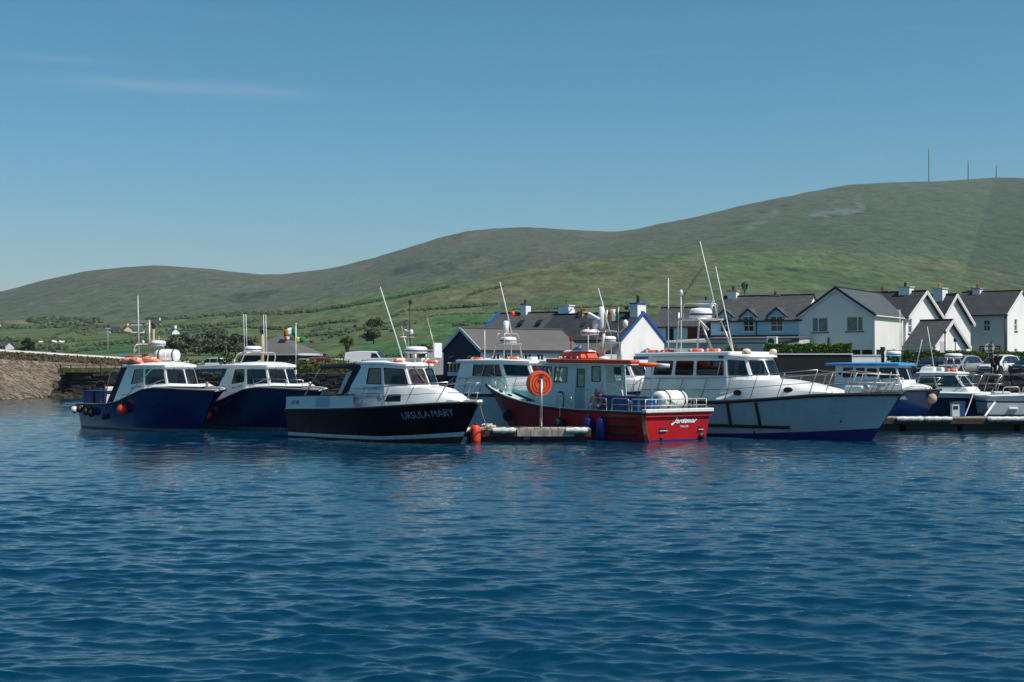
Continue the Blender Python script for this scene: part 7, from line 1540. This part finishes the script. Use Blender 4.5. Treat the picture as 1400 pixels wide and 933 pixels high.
# ================================================================== walls, poles, signs, flags
t = thing('car_park_wall', 'shaded wall with pale coping under the clipped hedge, its shade coloured black', 'wall', (ax(1040, 120.5), 120.5, GZ), math.atan2(-1.0, 8)); MB().box(0, 7.6, 0, .4, 0, 1.72).build('wall_face', mat('black_painted_wall', (.012, .013, .014), .9, var=.3), t); MB().box(-.05, 7.65, -.06, .46, 1.72, 1.82).build('wall_coping', COPING, t)  # near-black colour of the wall face stands in for the shade on it
t = thing('white_wall', 'low white wall stepped beside the black wall', 'wall', (ax(1165, 119.0), 119.0, GZ)); MB().box(0, 2.75, 0, .3, 0, 1.62).build('wall_face', WALLW, t); MB().box(-.04, 2.8, -.05, .35, 1.62, 1.70).build('wall_coping', COPING, t); MB().box(2.9, 3.2, -.05, .3, 0, 1.2).build('gate_pier', WALLG, t)
def pole(name, label, cat, px, ytop, d, r, m, z0=None):
    z0 = GZ if z0 is None else z0; t = thing(name, label, cat, (ax(px, d), d, z0)); h = az(ytop, d) - z0; MB().tube([(0, 0, -.1), (0, 0, h)], r, 8, r * .7).build('post', m, t, smooth=True); MB().lathe([(r * 1.6, 0), (r * 1.6, .3), (r * 1.1, .4)], (0, 0, 0), 8).build('post_base', m, t); return t, h
def lantern(t, h, s=1.0):
    g = MB(); g.hexa([(-.14 * s, -.14 * s, h), (.14 * s, -.14 * s, h), (.14 * s, .14 * s, h), (-.14 * s, .14 * s, h), (-.26 * s, -.26 * s, h + .55 * s), (.26 * s, -.26 * s, h + .55 * s), (.26 * s, .26 * s, h + .55 * s), (-.26 * s, .26 * s, h + .55 * s)]); g.build('lantern_glass', glassmat('lamp_glass', (.6, .6, .55)), t)
    for sx, sy in ((-1, -1), (1, -1), (1, 1), (-1, 1)): MB().bar((.14 * s * sx, .14 * s * sy, h), (.27 * s * sx, .27 * s * sy, h + .56 * s), .06).build('lantern_bar', DARKM, t)
    MB().lathe([(.38 * s, h + .55 * s), (.25 * s, h + .68 * s), (.05, h + .8 * s)], (0, 0, 0), 10).build('lantern_cap', DARKM, t)
t, h = pole('street_lamp', 'black lantern street lamp rising behind the blue dormer house', 'street lamp', 1018.5, 396.5, 166, .10, DARKM); lantern(t, h, 1.2)
t, h = pole('street_lamp', 'tall dark lamp post against the green fields', 'street lamp', 560.5, 416, 136, .075, DARKM); lantern(t, h, .55)
t, h = pole('lighting_pole', 'thin grey pole beyond the pier coping', 'pole', 147.5, 450, 195, .055, mat('galvanised', (.28, .30, .30), .6), 3.2); MB().box(-.35, .35, -.06, .06, h, h + .12).build('lamp_head', WALLG, t)
t, h = pole('flagpole', 'white flagpole beside the hipped building', 'flagpole', 404.5, 444.5, 129, .055, WPLAST); MB().lathe([(.05, h), (.1, h + .06), (.05, h + .14)], (0, 0, 0), 10).build('finial', WPLAST, t, smooth=True); fp_ = Vector((ax(404.5, 129), 129, 0))
def flag(label, x0, z0, w, hgt, cols, dirn, sag, group='flags on the flagpole'):
    t = thing('flag', label, 'flag', (fp_.x + x0, fp_.y - .05, z0), 0, group); n = len(cols)
    for k, m in enumerate(cols):
        rows = []
        for q in range(5):
            u = (k + q / 4) / n; rows.append([Vector((dirn * u * w, .10 * math.sin(u * 7) * u, -sag * u * u + v * hgt * (1 - .15 * u))) for v in (0, .33, .66, 1)])
        MB().grid(rows) ; g = MB(); g.grid(rows); g.build('stripe', m, t, smooth=True, solid=.012)
    return t
FG, FW, FO = MATS['flag_green'], MATS['flag_white'], MATS['flag_orange']; FY = mat('flag_yellow', (.75, .50, .02), .8)
flag('large green white and orange flag flying from the pole top', -.08, 5.75, 1.0, .75, (FG, FW, FO), -1, .18); flag('smaller green white and orange flag below the large one', -.35, 5.32, .68, .42, (FG, FW, FO), -1, .05); flag('yellow and green flag on the lower halyard', .08, 5.05, .75, .55, (FY, FG, FG), 1, -.06)
t = thing('road_sign', 'back of a round pale road sign on a dark post by the parked cars', 'road sign', (ax(1355.2, 113.8), 113.8, 2.22)); MB().tube([(0, 0, 0), (0, 0, 2.75)], .05, 8).build('post', DARKM, t); MB().lathe([(.05, .0), (.43, .0), (.43, .03), (.05, .03)], (-.1, .08, 2.18), 8, 'y').build('sign_disc', mat('sign_back_grey', (.50, .50, .48), .6, var=.1), t)
for z in (2.0, 2.35): MB().bar((-.4, .07, z), (.2, .07, z), .04).build('sign_bracket', DARKM, t)
t = thing('direction_sign', 'small blue and red sign board on the pier road', 'sign', (ax(169, 158), 158, 2.6)); MB().box(-.4, .4, -.03, .03, 1.0, 1.42).build('board', BLUEP, t); MB().box(-.42, .42, -.035, .02, 1.45, 1.62).build('board_upper', LBLUE, t); MB().box(.42, .62, -.03, .03, 1.0, 1.5).build('red_panel', REDT, t); [MB().tube([(x, .02, -.2), (x, .02, 1.6)], .03, 6).build('post', DARKM, t) for x in (-.25, .25)]
t = thing('road_sign', 'small round grey road sign on the pier road', 'road sign', (ax(184.5, 158), 158, 2.6)); MB().tube([(0, 0, -.2), (0, 0, 2.1)], .03, 6).build('post', DARKM, t); MB().lathe([(.03, 0), (.2, 0), (.2, .03), (.03, .03)], (0, -.05, 2.1), 16, 'y').build('sign_disc', MATS['sign_back_grey'], t)
t = thing('sign_post', 'white boxed sign on a black post before the porch wing', 'sign', (ax(1292, 121), 121, GZ)); MB().tube([(0, 0, 0), (0, 0, 3.5)], .05, 8).build('post', DARKM, t); MB().lathe([(.03, 3.5), (.12, 3.55), (.12, 3.7), (.03, 3.78)], (0, 0, 0), 10).build('post_lamp', DARKM, t); MB().box(-.42, -.06, -.04, .04, 1.9, 2.85).build('board', WALLW, t)
t = thing('market_gazebo', 'small teal topped gazebo below the white gable', 'gazebo', (ax(884, 108), 108, GZ)); ap = Vector((.1, 0, 2.15)); cs_ = [Vector((-1.05, -.9, 1.5)), Vector((.55, -.9, 1.5)), Vector((1.1, .9, 1.5)), Vector((-.6, .9, 1.5))]
for k in range(4): g = MB(); g.face(cs_[k], cs_[(k + 1) % 4], ap); g.build('canopy_panel', mat('teal_canvas', (.010, .12, .17), .8) if k in (0, 3) else mat('tan_canvas', (.22, .19, .12), .8), t, solid=.03)
for c in cs_: MB().tube([(c.x, c.y, 0), c], .03, 6).build('leg', DARKM, t)
strip(t, 'valance', cs_[0] + Vector((0, 0, -.15)), cs_[1] + Vector((0, 0, -.15)), BLUEP, .03, .22)
# radio masts on the hill top
for k, (px, yt, lab) in enumerate(((1271, 202, 'tallest lattice radio mast on the hill crest'), (1325, 219, 'middle height radio mast on the hill crest'), (1363.5, 225, 'short radio mast above the plantation edge'))):
    d = 2560.; zb = ground_z(px, d) - 4; h = az(yt, d) - zb; t = thing('radio_mast', lab, 'mast', (ax(px, d), d, zb), 0, 'radio masts')
    g = MB(); wb_, wt = 1.5, .5
    for sx, sy in ((-1, -1), (1, -1), (1, 1), (-1, 1)): g.bar((sx * wb_ / 2, sy * wb_ / 2, 0), (sx * wt / 2, sy * wt / 2, h), .42)
    n = 12
    for q in range(n):
        a, b = q / n, (q + 1) / n; wa_, wb2 = wb_ + (wt - wb_) * a, wb_ + (wt - wb_) * b; g.bar((-wa_ / 2, -wa_ / 2, h * a), (wb2 / 2, -wb2 / 2, h * b), .22); g.bar((wa_ / 2, wa_ / 2, h * a), (-wb2 / 2, wb2 / 2, h * b), .22)
    g.build('lattice', mat('mast_steel', (.10, .11, .12), .7), t)
    for z in (.45, .7): MB().lathe([(.6, h * z), (.8, h * z + .4), (.8, h * z + 1.4), (.6, h * z + 1.8)], (0, -.6, 0), 8).build('antenna_drum', MATS['mast_steel'], t)

# ================================================================== vehicles
CARGL = mat('car_glass', (.010, .014, .018), .05, spec=.7); TYRE = mat('tyre', (.012, .012, .012), .8); RIMM = mat('alloy_rim', (.35, .36, .37), .35, metal=.7); LAMP = mat('lamp_lens', (.55, .58, .60), .15); TAIL = mat('tail_lens', (.25, .008, .008), .2); PLATE = mat('number_plate', (.7, .7, .66), .5)
def car(label, pos, rz, paint, H=1.66, Lc=4.45, Wc=1.84, van=False, group='vehicles parked on the quay', name='parked_car'):
    t = thing(name, label, 'van' if van else 'car', pos, rz, group); hw = Wc / 2; zb = .30; belt = .94 if not van else 1.15
    xs = [-.5, -.485, -.44, -.30, 0, .25, .34, .44, .485, .5]; topz = [.80, .95, belt, belt, belt, belt - .02, belt - .06, belt - .17, belt - .34, .62]; wid = [.80, .90, .96, 1, 1, 1, .99, .96, .90, .80]
    b = MB(); rows = []
    for x, z, w in zip(xs, topz, wid):
        w_ = hw * w; rows.append([Vector((x * Lc, -w_ * .9, zb)), Vector((x * Lc, -w_, zb + .18)), Vector((x * Lc, -w_ * 1.0, zb + (z - zb) * .62)), Vector((x * Lc, -w_ * .95, z - .03)), Vector((x * Lc, -w_ * .8, z)), Vector((x * Lc, w_ * .8, z)), Vector((x * Lc, w_ * .95, z - .03)), Vector((x * Lc, w_, zb + (z - zb) * .62)), Vector((x * Lc, w_, zb + .18)), Vector((x * Lc, w_ * .9, zb))])
    b.grid(rows, close=True); b.face(*rows[0][::-1]); b.face(*rows[-1]); b.build('body', paint, t, smooth=True, auto=40)
    cx = [-.475, -.36, -.17, .0, .09, .30] if not van else [-.5, -.47, -.2, .12, .2, .34]; cz = [belt - .02, H - .13, H, H - .02, H - .09, belt - .04]
    rows = []
    for x, z in zip(cx, cz):
        f = (z - belt) / (H - belt); w_ = hw * (.93 - .17 * max(f, 0)); rows.append([Vector((x * Lc, -hw * .93, belt - .06)), Vector((x * Lc, -w_, z - .05)), Vector((x * Lc, -w_ * .85, z)), Vector((x * Lc, w_ * .85, z)), Vector((x * Lc, w_, z - .05)), Vector((x * Lc, hw * .93, belt - .06))])
    c = MB(); c.grid(rows); c.face(*rows[0]); c.face(*rows[-1]); c.build('roof_shell', paint, t, smooth=True, auto=40)
    def side(x, f, s): return Vector((x * Lc, s * (hw * (.935 - .165 * f) + .012), belt + (H - belt) * f))
    for s in (-1, 1):
        if not van:
            for poly in (((-.39, .14), (-.21, .10), (-.21, .82), (-.33, .70)), ((-.195, .10), (-.01, .08), (-.01, .82), (-.195, .82)), ((.005, .08), (.235, .06), (.09, .74), (.005, .82))): g = MB(); g.face(*[side(x, f, s) for x, f in poly]); g.build('side_window', CARGL, t, solid=.01)
        else: g = MB(); g.face(*[side(x, f, s) for x, f in ((.10, .1), (.30, .1), (.2, .75), (.10, .78))]); g.build('side_window', CARGL, t, solid=.01)
        MB().hexa([Vector((.17 * Lc, s * (hw + .02), belt + .02)), Vector((.21 * Lc, s * (hw + .02), belt + .02)), Vector((.21 * Lc, s * (hw + .2), belt + .03)), Vector((.17 * Lc, s * (hw + .2), belt + .03)), Vector((.17 * Lc, s * (hw + .02), belt + .17)), Vector((.20 * Lc, s * (hw + .02), belt + .17)), Vector((.20 * Lc, s * (hw + .2), belt + .16)), Vector((.17 * Lc, s * (hw + .2), belt + .16))]).build('wing_mirror', paint, t, bevel=.03)
        for x in (-.31, .31):
            wh = MB().lathe([(.22, -.11), (.33, -.10), (.345, -.04), (.345, .04), (.33, .10), (.22, .11)], (x * Lc, s * (hw - .10), .345), 20, 'y').build('wheel', TYRE, t, smooth=True, auto=40); MB().lathe([(.03, -.115), (.20, -.115), (.225, -.10), (.225, .10), (.20, .115), (.03, .115)], (x * Lc, s * (hw - .10), .345), 14, 'y').build('rim', RIMM, wh, smooth=True, auto=30)
            a = MB(); a.lathe([(.40, -.02), (.43, -.02), (.43, .02), (.40, .02)], (x * Lc, s * (hw - .005), .36), 18, 'y'); a.build('wheel_arch', DARKM, t)
        MB().hexa([Vector((.455 * Lc, s * hw * .52, .68)), Vector((.478 * Lc, s * hw * .52, .66)), Vector((.455 * Lc, s * hw * .94, .70)), Vector((.42 * Lc, s * hw * .96, .74)), Vector((.455 * Lc, s * hw * .52, .80)), Vector((.485 * Lc, s * hw * .52, .77)), Vector((.470 * Lc, s * hw * .94, .80)), Vector((.43 * Lc, s * hw * .97, .84))]).build('headlight', LAMP, t, bevel=.02)
        MB().box(-.505 * Lc, -.48 * Lc, s * hw * .9 - .1, s * hw * .9 + .05, .8, 1.02).build('tail_light', TAIL, t, bevel=.02)
        if not van: MB().bar((-.33 * Lc, s * hw * .66, H + .03), (.06 * Lc, s * hw * .66, H + .02), .04).build('roof_rail', DARKM, t)
    def quad(xa, za, xb, zb_, wa_, wb_2, o=.012): n = Vector((zb_ - za, 0, -(xb - xa))).normalized(); n = n if n.z > 0 else -n; g = MB(); g.face(Vector((xa, -wa_, za)) + n * o, Vector((xa, wa_, za)) + n * o, Vector((xb, wb_2, zb_)) + n * o, Vector((xb, -wb_2, zb_)) + n * o); return g
    fx0, fx1 = (cx[5], cx[4]); quad(fx0 * Lc - .03, belt + .02, fx1 * Lc - .01, H - .09, hw * .80, hw * .68).build('windscreen', CARGL, t, solid=.01); quad(cx[0] * Lc + .02, belt + .10, cx[1] * Lc - .02, H - .16, hw * .76, hw * .66).build('rear_window', CARGL, t, solid=.01)
    MB().box(.492 * Lc, .505 * Lc, -hw * .45, hw * .45, .60, .72).build('grille', DARKM, t, bevel=.02); MB().box(.485 * Lc, .508 * Lc, -hw * .62, hw * .62, .34, .52).build('lower_grille', DARKM, t, bevel=.02); MB().box(.503 * Lc, .512 * Lc, -.26, .26, .50, .60).build('number_plate', PLATE, t); MB().box(-.46 * Lc, .47 * Lc, -hw * .9, hw * .9, .2, .34).build('underbody', DARKM, t)
    return t
PWHITE = mat('white_car_paint', (.74, .74, .73), .25, coat=.6); PSILV = mat('silver_car_paint', (.42, .44, .45), .28, metal=.4, coat=.6); PDARK = mat('dark_blue_car_paint', (.010, .016, .028), .2, coat=.7); PNAVY = mat('petrol_blue_car_paint', (.012, .030, .050), .2, coat=.7); PRED = mat('red_car_paint', (.35, .012, .012), .25, coat=.6)
car('white estate car nosed towards the quay edge beside the round sign', (ax(1366, 117.2), 117.2, 2.225), R(222), PWHITE, 1.68, 4.6)
car('silver estate car parked between the white and dark cars', (ax(1314, 119.0), 119.0, 2.225), R(222), PSILV, 1.66, 4.6)
car('dark blue car parked behind the small boat radar', (ax(1276, 120.5), 120.5, 2.225), R(222), PDARK, 1.50, 4.4)
car('petrol blue car at the end of the parked row', (ax(1412, 113.8), 113.8, 2.225), R(215), PNAVY, 1.50, 4.4)
car('small white car behind the blue day boat canopy', (ax(291, 151), 151, 2.35), R(170), PWHITE, 1.5, 4.0)
car('silver white panel van behind the black boat canopy', (ax(505, 137.5), 137.5, 2.35), R(-12), PWHITE, 2.05, 4.6, 1.9, True, name='panel_van')
car('red car by the hipped building', (ax(430, 134), 134, 2.3), R(200), PRED, 1.5, 3.9)

# ================================================================== people
def person(label, pos, rz, joints, cloth, trousers, hair, h=1.74):
    """joints: name -> (x,y,z) ; one skinned surface"""
    t = thing('person', label, 'person', pos, rz, 'couple on the quay'); J = joints; names = list(J); idx = {n: i for i, n in enumerate(names)}
    ed = [('pelvis', 'waist'), ('waist', 'chest'), ('chest', 'neck'), ('neck', 'head'), ('head', 'crown'), ('chest', 'shoulder_l'), ('shoulder_l', 'elbow_l'), ('elbow_l', 'wrist_l'), ('wrist_l', 'hand_l'), ('chest', 'shoulder_r'), ('shoulder_r', 'elbow_r'), ('elbow_r', 'wrist_r'), ('wrist_r', 'hand_r'), ('pelvis', 'hip_l'), ('hip_l', 'knee_l'), ('knee_l', 'ankle_l'), ('ankle_l', 'toe_l'), ('pelvis', 'hip_r'), ('hip_r', 'knee_r'), ('knee_r', 'ankle_r'), ('ankle_r', 'toe_r')]
    rad = dict(pelvis=(.17, .12), waist=(.15, .11), chest=(.18, .12), neck=(.058, .058), head=(.085, .10), crown=(.065, .075), shoulder=(.075, .075), elbow=(.048, .048), wrist=(.032, .032), hand=(.038, .022), hip=(.10, .10), knee=(.068, .068), ankle=(.045, .045), toe=(.045, .035))
    me = bpy.data.meshes.new('body'); me.from_pydata([J[n] for n in names], [(idx[a], idx[b]) for a, b in ed], []); o = bpy.data.objects.new('body_tmp', me); COL.objects.link(o)
    o.modifiers.new('skin', 'SKIN'); sv = me.skin_vertices[0].data
    for n in names: sv[idx[n]].radius = rad[n.split('_')[0]]
    sv[idx['pelvis']].use_root = True; s = o.modifiers.new('sub', 'SUBSURF'); s.levels = s.render_levels = 2
    bpy.context.view_layer.update(); m2 = bpy.data.meshes.new_from_object(o.evaluated_get(bpy.context.evaluated_depsgraph_get())); bpy.data.objects.remove(o)
    m2.name = 'body'; m2.materials.clear(); SK = mat('skin', (.50, .30, .22), .6)
    for m in (cloth, trousers, SK, DARKM): m2.materials.append(m)
    # fingers
    bm = bmesh.new(); bm.from_mesh(m2)
    for s_ in ('l', 'r'):
        w_, hd = Vector(J['wrist_' + s_]), Vector(J['hand_' + s_]); d = (hd - w_).normalized(); sd = d.orthogonal().normalized(); up = d.cross(sd)
        for k in range(5):
            b0 = hd + sd * (.012 * (k - 1.5)) if k < 4 else w_ + d * .03 + sd * .03; dr = d if k < 4 else (d + sd).normalized(); ln = (.05, .06, .055, .045, .05)[k]
            q = [b0, b0 + dr * ln * .6, b0 + dr * ln + up * .012]; rr_ = [bm.verts.new(q[i] + (sd * math.cos(a) + up * math.sin(a)) * (.009 - .002 * i)) for i in range(3) for a in (0, 2.09, 4.19)]
            for i in range(2):
                for j in range(3): bm.faces.new((rr_[i * 3 + j], rr_[i * 3 + (j + 1) % 3], rr_[i * 3 + 3 + (j + 1) % 3], rr_[i * 3 + 3 + j]))
    bm.faces.ensure_lookup_table(); zn, zw = J['neck'][2], J['pelvis'][2]; hands = [Vector(J['hand_l']), Vector(J['hand_r'])]
    for f in bm.faces:
        c = f.calc_center_median(); f.smooth = True
        f.material_index = 2 if (c.z > zn + .01 and (c.xy - Vector(J['head']).xy).length < .14) or min((c - q).length for q in hands) < .11 else 3 if c.z < .09 else 1 if c.z < zw + .02 else 0
    bm.to_mesh(m2); bm.free(); link_mesh('body', m2, t)
    hc = Vector(J['head']); g = MB(); rows = []
    for i in range(7):
        th = math.pi * .62 * i / 6; rows.append([hc + Vector((.108 * math.sin(th) * math.cos(a), .118 * math.sin(th) * math.sin(a) + (.02 if th > 1 else .01), .055 + .115 * math.cos(th))) for a in [2 * math.pi * j / 12 for j in range(12)]])
    for row in rows[4:]:
        for j, p in enumerate(row):
            if p.y < hc.y - .02: row[j] = Vector((p.x, hc.y - .075, max(p.z, hc.z + .07)))
    g.grid(rows, close=True); g.build('hair', hair, t, smooth=True)
    f = MB(); f.lathe([(.012, 0), (.016, .02), (.004, .035)], (hc.x, hc.y - .105, hc.z - .02), 6); f.build('nose', SK, t)
    for sx in (-1, 1): MB().lathe([(.004, -.006), (.013, 0), (.004, .006)], (hc.x + sx * .034, hc.y - .094, hc.z + .015), 8, 'y').build('eye', DARKM, t); MB().lathe([(.005, -.01), (.02, 0), (.005, .01)], (hc.x + sx * .10, hc.y, hc.z), 8, 'x').build('ear', SK, t)
    MB().box(hc.x - .025, hc.x + .025, hc.y - .10, hc.y - .088, hc.z - .058, hc.z - .048).build('mouth', mat('lip', (.32, .10, .09), .6), t)
    return t
HAIR = mat('dark_hair', (.012, .008, .006), .6); CLB = mat('black_clothing', (.008, .009, .012), .85, var=.2); CLN = mat('navy_clothing', (.010, .014, .022), .85, var=.2)
def pose(**k):
    J = dict(pelvis=(0, 0, .95), waist=(0, 0, 1.10), chest=(0, 0, 1.36), neck=(0, -.01, 1.50), head=(0, -.02, 1.61), crown=(0, -.01, 1.71), shoulder_l=(-.19, 0, 1.42), elbow_l=(-.25, .02, 1.14), wrist_l=(-.22, -.12, .93), hand_l=(-.21, -.15, .85), shoulder_r=(.19, 0, 1.42), elbow_r=(.25, .02, 1.14), wrist_r=(.24, -.08, .92), hand_r=(.24, -.10, .83), hip_l=(-.10, 0, .88), knee_l=(-.12, -.02, .49), ankle_l=(-.13, .02, .09), toe_l=(-.14, -.13, .04), hip_r=(.10, 0, .88), knee_r=(.12, -.02, .49), ankle_r=(.13, .02, .09), toe_r=(.14, -.13, .04)); J.update(k); return J
person('person in black with one arm raised round the companion', (ax(1357.2, 112.6), 112.6, 2.225), R(18), pose(elbow_r=(.42, -.05, 1.52), wrist_r=(.40, -.12, 1.60), hand_r=(.44, -.14, 1.60), shoulder_r=(.19, 0, 1.43), elbow_l=(-.30, -.05, 1.20), wrist_l=(-.12, -.2, 1.36), hand_l=(-.05, -.2, 1.46)), CLB, CLB, HAIR)
person('person in navy with raised hand leaning on the companion', (ax(1363.6, 112.5), 112.5, 2.225), R(-25), pose(elbow_r=(.34, -.18, 1.30), wrist_r=(.20, -.22, 1.52), hand_r=(.14, -.2, 1.60), ankle_r=(.20, .02, .09), toe_r=(.22, -.13, .04), knee_r=(.17, -.02, .49)), CLN, CLB, HAIR)

# ================================================================== sea air
hz = MB(); hz.box(-5200, 5200, -60, 4600, -2.5, 420); hzo = hz.build('haze', None)
hm = bpy.data.materials.new('sea_haze'); hm.use_nodes = True; t = hm.node_tree; t.nodes.clear(); o = N(t, 'ShaderNodeOutputMaterial'); pv = N(t, 'ShaderNodeVolumePrincipled')
pv.inputs['Color'].default_value = (.80, .90, 1, 1); pv.inputs['Density'].default_value = .00007; pv.inputs['Anisotropy'].default_value = .2; t.links.new(pv.outputs[0], o.inputs['Volume'])
hzo.data.materials.clear(); hzo.data.materials.append(hm); tag(hzo, 'thin sea haze in the air', kind='stuff')
